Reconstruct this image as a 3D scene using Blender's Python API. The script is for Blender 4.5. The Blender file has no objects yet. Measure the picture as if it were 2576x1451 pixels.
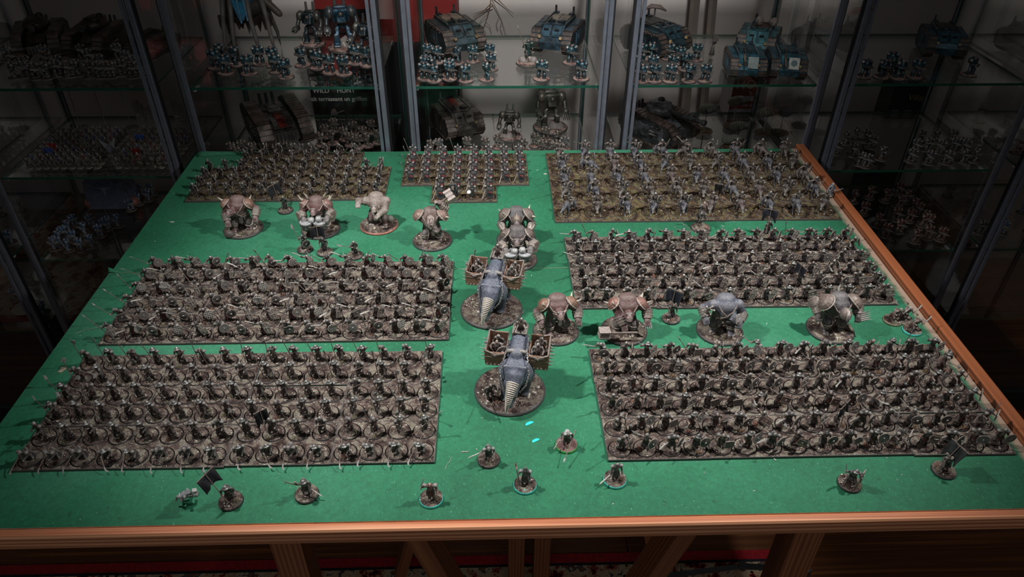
import bpy, bmesh, math, random
import numpy as np
from mathutils import Vector, Matrix, Euler, noise

sc = bpy.context.scene
COL = sc.collection
PI = math.pi
TZ = 0.75            # height of the green table top above the floor
CAMH = 0.62          # camera above the table top

# ------------------------------------------------------------------ camera
def cam_axes(p=0.639221, y=0.0294817, r=0.00542626):
    cp, sp, cy, sy = math.cos(p), math.sin(p), math.cos(y), math.sin(y)
    f = Vector((sy*cp, cy*cp, -sp)); a = Vector((cy, -sy, 0)); u = a.cross(f)
    return a*math.cos(r)+u*math.sin(r), -a*math.sin(r)+u*math.cos(r), f
CA, CU, CF = cam_axes()
FPX = 1825.85
cd = bpy.data.cameras.new('camera'); cam = bpy.data.objects.new('camera', cd); COL.objects.link(cam)
cd.sensor_width = 36.0; cd.lens = 36.0*FPX/2576; cd.clip_start = 0.02; cd.clip_end = 50
m = Matrix((CA, CU, -CF)).transposed().to_4x4(); m.translation = (0, 0, TZ+CAMH)
cam.matrix_world = m; sc.camera = cam

def at(px, py, z=0.0):
    """point on the level z above the table that the photograph shows at a pixel"""
    d = CF + CA*((px-1288)/FPX) - CU*((py-725.5)/FPX)
    t = (z-CAMH)/d.z
    return Vector((d.x*t, d.y*t, TZ+z))

# ------------------------------------------------------------------ world, lamps and added fill lights
w = bpy.data.worlds.new('world'); sc.world = w; w.use_nodes = True
w.node_tree.nodes['Background'].inputs[0].default_value = (0.55, 0.68, 0.8, 1)
w.node_tree.nodes['Background'].inputs[1].default_value = 0.07
def spot(name, loc, aim, energy, angle, blend, col, size=0.03):
    l = bpy.data.lights.new(name, 'SPOT'); l.energy = energy; l.spot_size = math.radians(angle)
    l.spot_blend = blend; l.color = col; l.shadow_soft_size = size
    o = bpy.data.objects.new(name, l); COL.objects.link(o); o.location = loc
    o.rotation_euler = (Vector(aim)-Vector(loc)).to_track_quat('-Z', 'Y').to_euler()
    return o
spot('desk_spot', (-0.52, 0.66, TZ+0.95), (0.02, 0.82, TZ), 46, 68, 1.0, (1.0, 0.97, 0.95))
spot('desk_spot', (0.72, 0.66, TZ+0.95), (0.10, 0.82, TZ), 43, 68, 1.0, (1.0, 0.97, 0.95))
spot('ceiling_spot', (0.10, -0.25, 2.30), (0.03, 1.72, 1.05), 150, 35, 1.0, (1.0, 0.97, 0.95), 0.08)  # added fill to brighten the cabinets; its cone leaves the outer ones dimmer
la = bpy.data.lights.new('ceiling_panel', 'AREA'); la.shape = 'RECTANGLE'; la.size = 1.6; la.size_y = 0.8; la.energy = 8; la.color = (0.96, 0.97, 1.0)  # unseen weak area fill, added for ambient light and the table front
lo = bpy.data.objects.new('ceiling_panel', la); COL.objects.link(lo); lo.location = (0.0, -1.15, 2.66); lo.rotation_euler = (0.45, 0, 0)
sc.view_settings.view_transform = 'Standard'; sc.view_settings.look = 'None'
sc.view_settings.exposure = 0.58; sc.view_settings.gamma = 1.0; sc.view_settings.use_curve_mapping = False
sc.cycles.transparent_max_bounces = 32; sc.cycles.max_bounces = 8

# ------------------------------------------------------------------ colours and materials
def C(r, g, b):
    f = lambda v: v/12.92 if v <= .04045 else ((v+.055)/1.055)**2.4
    return (f(r/255), f(g/255), f(b/255))
BLACK = C(26, 26, 30); STEEL = C(128, 128, 126); DSTEEL = C(74, 76, 80); WOOD = C(98, 78, 64); BONE = C(178, 168, 150)
LEATH = C(70, 56, 48); RED = C(112, 30, 30); SKIN = C(120, 96, 84); GREY = C(88, 86, 84); BROWN = C(84, 68, 60); DARK = C(44, 42, 44)

def nmat(name, rough=.7, metal=0.0, spec=.4):
    mt = bpy.data.materials.new(name); mt.use_nodes = True
    nt = mt.node_tree; b = nt.nodes['Principled BSDF']
    b.inputs['Roughness'].default_value = rough; b.inputs['Metallic'].default_value = metal
    b.inputs['Specular IOR Level'].default_value = spec
    return mt, nt, b
def N(nt, kind, **kw):
    n = nt.nodes.new(kind)
    for k, v in kw.items():
        if k.startswith('_'): n.inputs[k[1:].replace('_', ' ')].default_value = v
        else: setattr(n, k, v)
    return n
def L(nt, a, b): nt.links.new(a, b)
def ramp(nt, fac, stops):
    r = N(nt, 'ShaderNodeValToRGB'); L(nt, fac, r.inputs[0])
    e = r.color_ramp.elements
    while len(e) < len(stops): e.new(.5)
    for i, (p, c) in enumerate(stops):
        e[i].position = p; e[i].color = (*c, 1) if len(c) == 3 else c
    return r.outputs[0]
def mixc(nt, fac, a, b, mode='MIX'):
    n = N(nt, 'ShaderNodeMix', data_type='RGBA', blend_type=mode)
    for s, v in ((n.inputs[0], fac), (n.inputs[6], a), (n.inputs[7], b)):
        if hasattr(v, 'is_output'): L(nt, v, s)
        elif isinstance(v, (int, float)): s.default_value = v
        else: s.default_value = (*v, 1)
    return n.outputs[2]
def coords(nt, scale=1.0, rnd=True, kind='Object'):
    tc = N(nt, 'ShaderNodeTexCoord'); v = tc.outputs[kind]
    mp = N(nt, 'ShaderNodeMapping'); L(nt, v, mp.inputs[0]); mp.inputs['Scale'].default_value = (scale,)*3 if not isinstance(scale, tuple) else scale
    if rnd:
        oi = N(nt, 'ShaderNodeObjectInfo'); mm = N(nt, 'ShaderNodeMath', operation='MULTIPLY'); L(nt, oi.outputs['Random'], mm.inputs[0]); mm.inputs[1].default_value = 90
        cb = N(nt, 'ShaderNodeCombineXYZ'); L(nt, mm.outputs[0], cb.inputs[0]); L(nt, mm.outputs[0], cb.inputs[1]); L(nt, cb.outputs[0], mp.inputs['Location'])
    return mp.outputs[0]
def noise_tex(nt, vec, scale, detail=3, rough=.6):
    n = N(nt, 'ShaderNodeTexNoise'); L(nt, vec, n.inputs['Vector']); n.inputs['Scale'].default_value = scale
    n.inputs['Detail'].default_value = detail; n.inputs['Roughness'].default_value = rough
    return n.outputs['Fac']
def bump(nt, b, h, strength, dist):
    n = N(nt, 'ShaderNodeBump'); L(nt, h, n.inputs['Height']); n.inputs['Strength'].default_value = strength; n.inputs['Distance'].default_value = dist
    L(nt, n.outputs[0], b.inputs['Normal'])

def make_paint(name, rough, metal, dry, spec=.35, tint=1.0, bmp=.6):
    """acrylic model paint: the model's own colours, a mottled wash and dry-brushed edges"""
    mt, nt, b = nmat(name, rough, metal, spec)
    a = N(nt, 'ShaderNodeVertexColor', layer_name='Col'); c = a.outputs[0]
    v = coords(nt, 1.0)
    n1 = noise_tex(nt, v, 420, 3)
    mul = ramp(nt, n1, [(.34, (.52*tint,)*3), (.66, (1.18*tint,)*3)])
    c2 = mixc(nt, 1.0, c, mul, 'MULTIPLY')
    g = N(nt, 'ShaderNodeNewGeometry')
    e = ramp(nt, g.outputs['Pointiness'], [(.515, (0, 0, 0)), (.60, (1, 1, 1))])
    k = N(nt, 'ShaderNodeMath', operation='MULTIPLY'); L(nt, e, k.inputs[0]); k.inputs[1].default_value = dry
    hi = mixc(nt, .55, c2, (.52, .49, .45))
    L(nt, mixc(nt, k.outputs[0], c2, hi), b.inputs['Base Color']); bump(nt, b, noise_tex(nt, v, 520, 3, .7), bmp, .0012)
    return mt
PAINT = make_paint('model_paint', .45, 0.0, .6, .5, .68)
CLOTH = make_paint('painted_cloth', .7, 0.0, .06, .25, .8, .1)
HARD = make_paint('hard_paint', .5, .15, .25, bmp=.2)
METAL = make_paint('metallic_paint', .36, .6, .5, .5, .95, .4)
def make_armour():
    mt, nt, b = nmat('weathered_armour', .45, .3, .5); v = coords(nt, 1.0)
    c = N(nt, 'ShaderNodeVertexColor', layer_name='Col').outputs[0]
    c = mixc(nt, 1.0, c, ramp(nt, noise_tex(nt, v, 70, 5, .7), [(.36, (.18,)*3), (.5, (.62,)*3), (.64, (1.25,)*3)]), 'MULTIPLY')
    rs = ramp(nt, noise_tex(nt, v, 120, 4, .7), [(.58, (0, 0, 0)), (.68, (1, 1, 1))])
    c = mixc(nt, mixc(nt, .45, (0, 0, 0), rs), c, C(96, 58, 40))
    ch = ramp(nt, noise_tex(nt, v, 420, 3, .7), [(.64, (0, 0, 0)), (.70, (1, 1, 1))])
    L(nt, mixc(nt, mixc(nt, .5, (0, 0, 0), ch), c, C(140, 138, 130)), b.inputs['Base Color']); bump(nt, b, noise_tex(nt, v, 260, 3), .25, .0012)
    return mt
ARMR = make_armour()

def make_ground(name, c0, c1, c2):
    mt, nt, b = nmat(name, .92, 0, .2); v = coords(nt, 1.0)
    n = noise_tex(nt, v, 95, 4, .65); f = noise_tex(nt, v, 900, 2)
    c = ramp(nt, n, [(.38, c0), (.5, c1), (.60, c2)])
    c = mixc(nt, 1.0, c, ramp(nt, f, [(.3, (.55,)*3), (.7, (1.45,)*3)]), 'MULTIPLY')
    vo = N(nt, 'ShaderNodeTexVoronoi'); L(nt, v, vo.inputs['Vector']); vo.inputs['Scale'].default_value = 420
    sp = ramp(nt, vo.outputs['Distance'], [(.16, (1, 1, 1)), (.24, (0, 0, 0))])
    sel = ramp(nt, noise_tex(nt, v, 60, 2), [(.52, (0, 0, 0)), (.60, (1, 1, 1))])
    L(nt, mixc(nt, mixc(nt, 1.0, sp, sel, 'MULTIPLY'), c, C(196, 188, 172)), b.inputs['Base Color'])
    bump(nt, b, f, .8, .0008)
    return mt
GROUND = make_ground('basing_ground', C(44, 34, 31), C(80, 68, 63), C(108, 102, 91))
GROUNDB = make_ground('basing_ground_dark', C(42, 31, 24), C(74, 58, 44), C(88, 82, 54))

def plain(name, col, rough=.6, metal=0.0, var=.25, scale=40, spec=.4):
    mt, nt, b = nmat(name, rough, metal, spec); v = coords(nt, 1.0)
    n = noise_tex(nt, v, scale, 4)
    L(nt, mixc(nt, 1.0, col, ramp(nt, n, [(.3, (1-var,)*3), (.7, (1+var,)*3)]), 'MULTIPLY'), b.inputs['Base Color'])
    return mt

# ------------------------------------------------------------------ mesh building
def V(*a): return Vector(a)
def rot_to(d, roll=0.0):
    return Vector(d).to_track_quat('Z', 'Y').to_matrix().to_4x4() @ Matrix.Rotation(roll, 4, 'Z')
def mesh_from(name, vs, fs, cols=None, mats=(PAINT,), mi=None, scale=.001, smooth=False):
    me = bpy.data.meshes.new(name)
    a = np.array(vs, dtype=float)*scale
    me.from_pydata(a.tolist(), [], fs)
    for t in mats: me.materials.append(t)
    if mi is not None: me.polygons.foreach_set('material_index', mi)
    if cols is not None:
        at_ = me.color_attributes.new('Col', 'FLOAT_COLOR', 'POINT')
        c4 = np.ones((len(vs), 4)); c4[:, :3] = np.array(cols); at_.data.foreach_set('color', c4.ravel())
    if smooth: me.polygons.foreach_set('use_smooth', [True]*len(me.polygons))
    me.update()
    return me

class MB:
    def __init__(s): s.v = []; s.f = []; s.c = []; s.m = []
    def _add(s, vs, fs, col, mi=0):
        o = len(s.v); s.v += [tuple(p) for p in vs]; s.c += [col]*len(vs)
        s.f += [tuple(i+o for i in f) for f in fs]; s.m += [mi]*len(fs); return s
    def box(s, c, h, col=GREY, rot=None, mi=0, taper=1.0):
        vs = []
        for z in (-1, 1):
            k = taper if z > 0 else 1
            for x, y in ((-1, -1), (1, -1), (1, 1), (-1, 1)): vs.append(Vector((x*h[0]*k, y*h[1]*k, z*h[2])))
        if rot is not None:
            R = rot.to_3x3() if hasattr(rot, 'to_3x3') else Euler(rot).to_matrix(); vs = [R @ p for p in vs]
        return s._add([Vector(c)+p for p in vs], [(3, 2, 1, 0), (4, 5, 6, 7), (0, 1, 5, 4), (1, 2, 6, 5), (2, 3, 7, 6), (3, 0, 4, 7)], col, mi)
    def path(s, pts, rs, col=GREY, n=6, mi=0, caps=True, flat=1.0, up=None):
        pts = [Vector(p) for p in pts]; rs = rs if isinstance(rs, (list, tuple)) else [rs]*len(pts)
        vs = []; fs = []; prev = None
        for i, p in enumerate(pts):
            d = (pts[min(i+1, len(pts)-1)]-pts[max(i-1, 0)]).normalized()
            ref = up or (prev if prev is not None else (Vector((0, 0, 1)) if abs(d.z) < .9 else Vector((1, 0, 0))))
            a = Vector(ref) - d*d.dot(Vector(ref)); a.normalize(); b = d.cross(a); prev = a
            for k in range(n):
                t = 2*PI*k/n; vs.append(p + (a*math.cos(t)*flat + b*math.sin(t))*rs[i])
        for i in range(len(pts)-1):
            for k in range(n): fs.append((i*n+k, i*n+(k+1) % n, (i+1)*n+(k+1) % n, (i+1)*n+k))
        if caps: fs.append(tuple(range(n))[::-1]); fs.append(tuple((len(pts)-1)*n+k for k in range(n)))
        return s._add(vs, fs, col, mi)
    def tube(s, a, b, ra, rb=None, col=GREY, n=8, mi=0): return s.path([a, b], [ra, ra if rb is None else rb], col, n, mi)
    def lathe(s, prof, c=(0, 0, 0), col=GREY, n=12, axis=(0, 0, 1), mi=0, arc=2*PI, a0=0.0):
        R = rot_to(axis).to_3x3(); vs = []; fs = []; full = arc > 6.28; k = n if full else n+1
        for r, z in prof:
            for i in range(k):
                t = a0+arc*i/n; vs.append(Vector(c)+R @ Vector((r*math.cos(t), r*math.sin(t), z)))
        for j in range(len(prof)-1):
            for i in range(n):
                i2 = (i+1) % k; fs.append((j*k+i, j*k+i2, (j+1)*k+i2, (j+1)*k+i))
        if full: fs.append(tuple(range(k))[::-1]); fs.append(tuple((len(prof)-1)*k+i for i in range(k)))
        return s._add(vs, fs, col, mi)
    def ball(s, c, r, col=GREY, rot=None, mi=0, n=8, m_=6):
        r = r if isinstance(r, (list, tuple)) else (r, r, r); vs = []; fs = []
        R = Euler(rot).to_matrix() if rot is not None else Matrix.Identity(3)
        for j in range(m_+1):
            ph = PI*j/m_
            for i in range(n):
                t = 2*PI*i/n
                vs.append(Vector(c)+R @ Vector((r[0]*math.sin(ph)*math.cos(t), r[1]*math.sin(ph)*math.sin(t), -r[2]*math.cos(ph))))
        for j in range(m_):
            for i in range(n): fs.append((j*n+i, j*n+(i+1) % n, (j+1)*n+(i+1) % n, (j+1)*n+i))
        return s._add(vs, fs, col, mi)
    def prism(s, poly, thick, M=None, col=GREY, mi=0):
        """flat outline in its own x/z plane, given a thickness along y"""
        M = M or Matrix.Identity(4); n = len(poly); vs = []
        for y in (-thick/2, thick/2): vs += [M @ Vector((x, y, z)) for x, z in poly]
        fs = [tuple(range(n)), tuple(range(n, 2*n))[::-1]] + [(i, i+n, (i+1) % n+n, (i+1) % n) for i in range(n)]
        return s._add(vs, fs, col, mi)
    def sheet(s, fn, nu, nv, th, col=GREY, mi=0):
        P = [[Vector(fn(i/nu, j/nv)) for j in range(nv+1)] for i in range(nu+1)]; vs = []; fs = []; k = (nu+1)*(nv+1)
        for sgn in (1, -1):
            for i in range(nu+1):
                for j in range(nv+1):
                    du = P[min(i+1, nu)][j]-P[max(i-1, 0)][j]; dv = P[i][min(j+1, nv)]-P[i][max(j-1, 0)]
                    nn = du.cross(dv); nn = nn.normalized() if nn.length > 1e-9 else Vector((0, 1, 0)); vs.append(P[i][j]+nn*(sgn*th/2))
        q = lambda i, j: i*(nv+1)+j
        for i in range(nu):
            for j in range(nv):
                f = (q(i, j), q(i+1, j), q(i+1, j+1), q(i, j+1)); fs.append(f); fs.append(tuple(x+k for x in f[::-1]))
        ed = [q(i, 0) for i in range(nu+1)]+[q(nu, j) for j in range(1, nv+1)]+[q(i, nv) for i in range(nu-1, -1, -1)]+[q(0, j) for j in range(nv-1, 0, -1)]
        for a, b in zip(ed, ed[1:]+ed[:1]): fs.append((a, a+k, b+k, b))
        return s._add(vs, fs, col, mi)
    def merge(s, me, M=None, sc_=1000.0):
        M = M or Matrix.Identity(4); vs = [M @ (v.co*sc_) for v in me.vertices]
        o = len(s.v); s.v += [tuple(p) for p in vs]
        ca = me.color_attributes.get('Col')
        s.c += [tuple(d.color[:3]) for d in ca.data] if ca else [GREY]*len(vs)
        s.f += [tuple(i+o for i in p.vertices) for p in me.polygons]; s.m += [0]*len(me.polygons); return s
    def build(s, name, mats=(PAINT,), smooth=False, scale=.001):
        me = mesh_from(name, s.v, s.f, s.c, mats, s.m, scale)
        bm = bmesh.new(); bm.from_mesh(me); bmesh.ops.recalc_face_normals(bm, faces=bm.faces); bm.to_mesh(me); bm.free()
        if smooth: me.polygons.foreach_set('use_smooth', [True]*len(me.polygons))
        return me

def sculpt(name, prims, voxel=.6, faces=900, mats=(PAINT,), smooth_it=2):
    """fuse overlapping limbs into one continuous skin and give each region its paint
    prims: ('c', a, b, ra, rb, col) tapered limb, ('e', centre, radii, rot, col) ellipsoid, ('b', centre, half, rot, col) block"""
    b = MB()
    for p in prims:
        if p[0] == 'c':
            a, e = Vector(p[1]), Vector(p[2]); d = e-a; n = 8
            if d.length < 1e-6: d = Vector((0, 0, .01))
            u = d.normalized()
            pts = [a-u*p[3]*.92, a-u*p[3]*.6, a, e, e+u*p[4]*.6, e+u*p[4]*.92]
            b.path(pts, [p[3]*.38, p[3]*.8, p[3], p[4], p[4]*.8, p[4]*.38], GREY, n)
        elif p[0] == 'e': b.ball(p[1], tuple(p[2]), GREY, p[3], 0, 10, 8)
        else: b.box(p[1], p[2], GREY, p[3])
    me = b.build(name, mats, False, 1.0)
    ob = bpy.data.objects.new('tmp', me); COL.objects.link(ob)
    r = ob.modifiers.new('r', 'REMESH'); r.mode = 'VOXEL'; r.voxel_size = voxel
    if smooth_it:
        s_ = ob.modifiers.new('s', 'SMOOTH'); s_.factor = .5; s_.iterations = smooth_it
    dg = bpy.context.evaluated_depsgraph_get(); ev = ob.evaluated_get(dg)
    nf = max(1, len(ev.data.polygons)*2)
    d_ = ob.modifiers.new('d', 'DECIMATE'); d_.ratio = min(1.0, faces/nf)
    dg = bpy.context.evaluated_depsgraph_get(); ev = ob.evaluated_get(dg)
    out = bpy.data.meshes.new_from_object(ev); out.name = name
    bpy.data.objects.remove(ob); bpy.data.meshes.remove(me)
    P = np.empty(len(out.vertices)*3); out.vertices.foreach_get('co', P); P = P.reshape(-1, 3)
    best = np.full(len(P), 1e9); col = np.zeros((len(P), 3))
    for p in prims:
        if p[0] == 'c':
            a, e = np.array(p[1], float), np.array(p[2], float); d = e-a; t = np.clip(((P-a)@d)/max(d@d, 1e-9), 0, 1)
            dist = np.linalg.norm(P-(a+t[:, None]*d), axis=1)-(p[3]+(p[4]-p[3])*t)
        else:
            R = np.array(Euler(p[3]).to_matrix()) if p[3] is not None else np.eye(3); q = (P-np.array(p[1], float))@R; h = np.array(p[2], float)
            if p[0] == 'e': k = np.linalg.norm(q/h, axis=1); dist = (k-1)*h.min()
            else: dist = np.linalg.norm(np.maximum(np.abs(q)-h, 0), axis=1)+np.minimum(np.max(np.abs(q)-h, axis=1), 0)
        w_ = dist < best; best[w_] = dist[w_]; col[w_] = p[-1]
    for c_ in list(out.color_attributes): out.color_attributes.remove(c_)
    ca = out.color_attributes.new('Col', 'FLOAT_COLOR', 'POINT')
    c4 = np.ones((len(P), 4)); c4[:, :3] = col; ca.data.foreach_set('color', c4.ravel())
    out.materials.clear()
    for t in mats: out.materials.append(t)
    out.transform(Matrix.Scale(.001, 4))
    out.polygons.foreach_set('use_smooth', [True]*len(out.polygons)); out.update()
    return out

# ------------------------------------------------------------------ scene objects
PENDING = []   # everything is linked at the end in one go
def link(name, data, parent=None, M=None, label=None):
    o = bpy.data.objects.new(name, data); PENDING.append(o)
    if parent is not None: o.parent = parent
    if M is not None: o.matrix_basis = M
    if label: o['label'] = label
    return o
def tag(o, label, cat, group=None):
    o['label'] = label; o['category'] = cat
    if group: o['group'] = group
    return o
def struct(o, label=None):
    o['kind'] = 'structure'
    if label: o['label'] = label
    return o
def MM(loc=(0, 0, 0), d=None, rz=0.0, s=1.0, roll=0.0, e=None):
    """placement in mm"""
    M = Matrix.Translation(Vector(loc)*.001)
    if rz: M = M @ Matrix.Rotation(rz, 4, 'Z')
    if e is not None: M = M @ Euler(e).to_matrix().to_4x4()
    if d is not None: M = M @ rot_to(d, roll)
    if s != 1.0: M = M @ Matrix.Scale(s, 4)
    return M
def place(spec, name, loc, rz, label, cat, group=None, scale=1.0):
    """spec: [(part name, mesh, placement, label, [sub-parts])]"""
    root = bpy.data.objects.new(name, None); PENDING.append(root)
    root.empty_display_size = .005
    root.matrix_basis = Matrix.Translation(Vector(loc)) @ Matrix.Rotation(rz, 4, 'Z') @ Matrix.Scale(scale, 4)
    tag(root, label, cat, group)
    for p in spec: add_part(p, root)
    return root
def add_part(p, root):
    o = link(p[0], p[1], root, p[2] if len(p) > 2 else None, p[3] if len(p) > 3 else None)
    if p[0] in ('gravel', 'gravel_patch', 'flock'): o['kind'] = 'stuff'
    for q in (p[4] if len(p) > 4 else ()): add_part(q, o)
    return o
def single(spec):
    """the same parts as one mesh, for figures too small to show them"""
    b = MB()
    def go(p, M):
        Mp = M @ (p[2] if len(p) > 2 and p[2] is not None else Matrix.Identity(4)); Mk = Mp.copy(); Mk.translation = Mp.translation*1000
        b.merge(p[1], Mk)
        for q in (p[4] if len(p) > 4 else ()): go(q, Mp)
    for p in spec: go(p, Matrix.Identity(4))
    return b.build('figure', (PAINT,))
ORD = ['first', 'second', 'third', 'fourth', 'fifth', 'sixth', 'seventh', 'eighth', 'ninth', 'tenth', 'eleventh', 'twelfth', 'thirteenth', 'fourteenth', 'fifteenth', 'sixteenth', 'seventeenth', 'eighteenth', 'nineteenth', 'twentieth']
def nth(i):
    if i < 20: return ORD[i]
    t = ['twenty', 'thirty', 'forty'][(i+1)//10-2]
    return t+'-'+ORD[(i+1) % 10-1] if (i+1) % 10 else t[:-1]+'ieth'
def smooth01(x): x = max(0., min(1., x)); return x*x*(3-2*x)
# ------------------------------------------------------------------ room materials
def make_wood(name, c0, c1, along='X', rough=.45, ring=9.0):
    mt, nt, b = nmat(name, rough, 0, .45)
    s = {'X': (2.2, 120, 120), 'Y': (120, 2.2, 120), 'Z': (120, 120, 2.2)}[along]
    v = coords(nt, s, True); n = noise_tex(nt, v, 1.6, 5, .6)
    wv = N(nt, 'ShaderNodeTexWave', wave_type='BANDS', bands_direction='Z' if along != 'Z' else 'X'); L(nt, v, wv.inputs['Vector'])
    wv.inputs['Scale'].default_value = ring/20; wv.inputs['Distortion'].default_value = 6; wv.inputs['Detail'].default_value = 3
    f = mixc(nt, .5, n, wv.outputs['Fac'])
    c = ramp(nt, f, [(.25, c0), (.75, c1)])
    L(nt, c, b.inputs['Base Color']); bump(nt, b, n, .15, .001)
    return mt
PINE = make_wood('varnished_pine', C(168, 104, 74), C(228, 166, 126), 'X', .34)
PINEY = make_wood('varnished_pine_lengthwise', C(104, 56, 32), C(144, 84, 52), 'Y', .4)
LEGW = make_wood('trestle_pine', C(120, 74, 48), C(160, 104, 70), 'Z', .55)
PLANK = make_wood('floor_wood', C(88, 50, 26), C(140, 88, 46), 'X', .4)
EDGE = plain('raw_board_edge', C(176, 138, 112), .8, 0, .2, 60)

def make_green():
    mt, nt, b = nmat('green_painted_board', .72, 0, .3); v = coords(nt, 1.0, False)
    big = noise_tex(nt, v, 3.2, 4, .55); fine = noise_tex(nt, v, 210, 4, .75)
    c = ramp(nt, big, [(.36, C(27, 86, 60)), (.50, C(33, 100, 71)), (.66, C(50, 112, 85))])
    c = mixc(nt, 1.0, c, ramp(nt, fine, [(.3, (.78,)*3), (.7, (1.2,)*3)]), 'MULTIPLY')
    # pressed-board fibres and crumbs of paint
    vf = coords(nt, (900, 260, 1), False); fib = ramp(nt, noise_tex(nt, vf, 1.0, 2), [(.68, (0, 0, 0)), (.74, (1, 1, 1))])
    c = mixc(nt, mixc(nt, .5, (0, 0, 0), fib), c, C(120, 184, 150))
    dk = ramp(nt, noise_tex(nt, v, 120, 1), [(.24, (1, 1, 1)), (.29, (0, 0, 0))])
    c = mixc(nt, mixc(nt, .55, (0, 0, 0), dk), c, C(28, 60, 44))
    # worn strip along the right edge
    sx = N(nt, 'ShaderNodeSeparateXYZ'); L(nt, v, sx.inputs[0])
    ad = N(nt, 'ShaderNodeMath', operation='MULTIPLY_ADD'); L(nt, noise_tex(nt, v, 60, 3), ad.inputs[0]); ad.inputs[1].default_value = .012; L(nt, sx.outputs[0], ad.inputs[2])
    wr = ramp(nt, ad.outputs[0], [(.5805, (0, 0, 0)), (.5845, (1, 1, 1))])
    c = mixc(nt, wr, c, C(150, 128, 112))
    L(nt, c, b.inputs['Base Color']); bump(nt, b, fine, .25, .0006)
    return mt
GREEN = make_green()

def bxm(name, lo, hi, mats, parent=None, label=None, bev=0.0, topmat=None):
    """axis-aligned board from lo to hi in metres"""
    lo, hi = Vector(lo), Vector(hi); c = (lo+hi)/2; h = (hi-lo)/2
    bm = bmesh.new(); bmesh.ops.create_cube(bm, size=2.0)
    for v in bm.verts: v.co = Vector((v.co.x*h.x, v.co.y*h.y, v.co.z*h.z)) + c
    if bev: bmesh.ops.bevel(bm, geom=list(bm.edges), offset=bev, segments=2, affect='EDGES', profile=.5)
    me = bpy.data.meshes.new(name); 
    if topmat is not None:
        for f in bm.faces: f.material_index = 1 if f.normal.z > .9 else 0
    bm.to_mesh(me); bm.free()
    me.materials.append(mats)
    if topmat is not None: me.materials.append(topmat)
    return link(name, me, parent, None, label)
def beam(name, a, b, sx, sy, mt, parent=None, label=None):
    """square timber from a to b in metres"""
    a, b = Vector(a), Vector(b); mb = MB(); mb.box((0, 0, (b-a).length/2), (sx/2, sy/2, (b-a).length/2), GREY)
    me = mb.build(name, (mt,), False, 1.0)
    return link(name, me, parent, Matrix.Translation(a) @ rot_to(b-a), label)

# ------------------------------------------------------------------ room
floor = bpy.data.objects.new('floor', None); COL.objects.link(floor); struct(floor, 'brown varnished plank floor under the table')
bxm('subfloor', (-3.2, -1.6, -.04), (3.2, 1.98, -.013), plain('subfloor', C(60, 42, 28), .8), floor)
random.seed(5)
k = 0; y = .62
while y < 1.98:
    x = -3.2 - random.random()*.6
    while x < 3.2:
        ln = .9+random.random()*.7
        if x+ln > -1.9 and x < 1.9: bxm('floor_plank', (max(x, -3.2), y, -.013), (min(x+ln-.002, 3.2), y+.088, random.uniform(-.0008, 0)), PLANK, floor, None, .0012)
        x += ln
    y += .0905
WALLM = plain('off_white_wall', C(196, 190, 186), .9, 0, .05, 3)
struct(bxm('wall_back', (-3.2, 1.98, 0), (3.2, 2.06, 2.7), WALLM), 'plain off-white wall behind the glass cabinets')
struct(bxm('wall_left', (-3.28, -1.6, 0), (-3.2, 2.06, 2.7), WALLM), 'plain wall far to the left')
struct(bxm('wall_right', (3.2, -1.6, 0), (3.28, 2.06, 2.7), WALLM), 'plain wall far to the right')
struct(bxm('wall_behind', (-3.28, -1.68, 0), (3.28, -1.6, 2.7), WALLM), 'plain wall behind the photographer')
struct(bxm('ceiling', (-3.28, -1.68, 2.7), (3.28, 2.06, 2.78), WALLM), 'plain pale ceiling')

# ------------------------------------------------------------------ carpet
def make_carpet():
    mt, nt, b = nmat('persian_carpet', .95, 0, .1); v = coords(nt, 1.0, False)
    vo = N(nt, 'ShaderNodeTexVoronoi'); L(nt, v, vo.inputs['Vector']); vo.inputs['Scale'].default_value = 34
    nz = noise_tex(nt, v, 26, 4, .7)
    c = ramp(nt, nz, [(.36, C(40, 28, 30)), (.42, C(132, 34, 30)), (.47, C(176, 150, 118)), (.56, C(196, 176, 146)), (.60, C(52, 64, 78)), (.66, C(150, 96, 60))])
    c = mixc(nt, ramp(nt, vo.outputs['Distance'], [(.10, (1, 1, 1)), (.16, (0, 0, 0))]), c, C(36, 24, 26))
    L(nt, c, b.inputs['Base Color']); bump(nt, b, noise_tex(nt, v, 600, 2), 1.0, .004)
    return mt
carpet = bpy.data.objects.new('carpet', None); COL.objects.link(carpet)
tag(carpet, 'patterned oriental carpet with a red border on the plank floor', 'carpet')
bxm('pile', (-1.6, -.6, .0005), (.575, .862, .011), make_carpet(), carpet)
bxm('dark_guard_stripe', (-1.6, .862, .0005), (.575, .868, .0115), plain('carpet_navy', C(30, 24, 34), .95), carpet)
bxm('red_border', (-1.6, .868, .0005), (.60, .890, .011), plain('carpet_red', C(140, 20, 30), .95, 0, .3, 150), carpet, 'plain dark red border')
bxm('red_border', (.575, -.6, .0005), (.60, .868, .011), plain('carpet_red_side', C(140, 20, 30), .95, 0, .3, 150), carpet)

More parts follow.
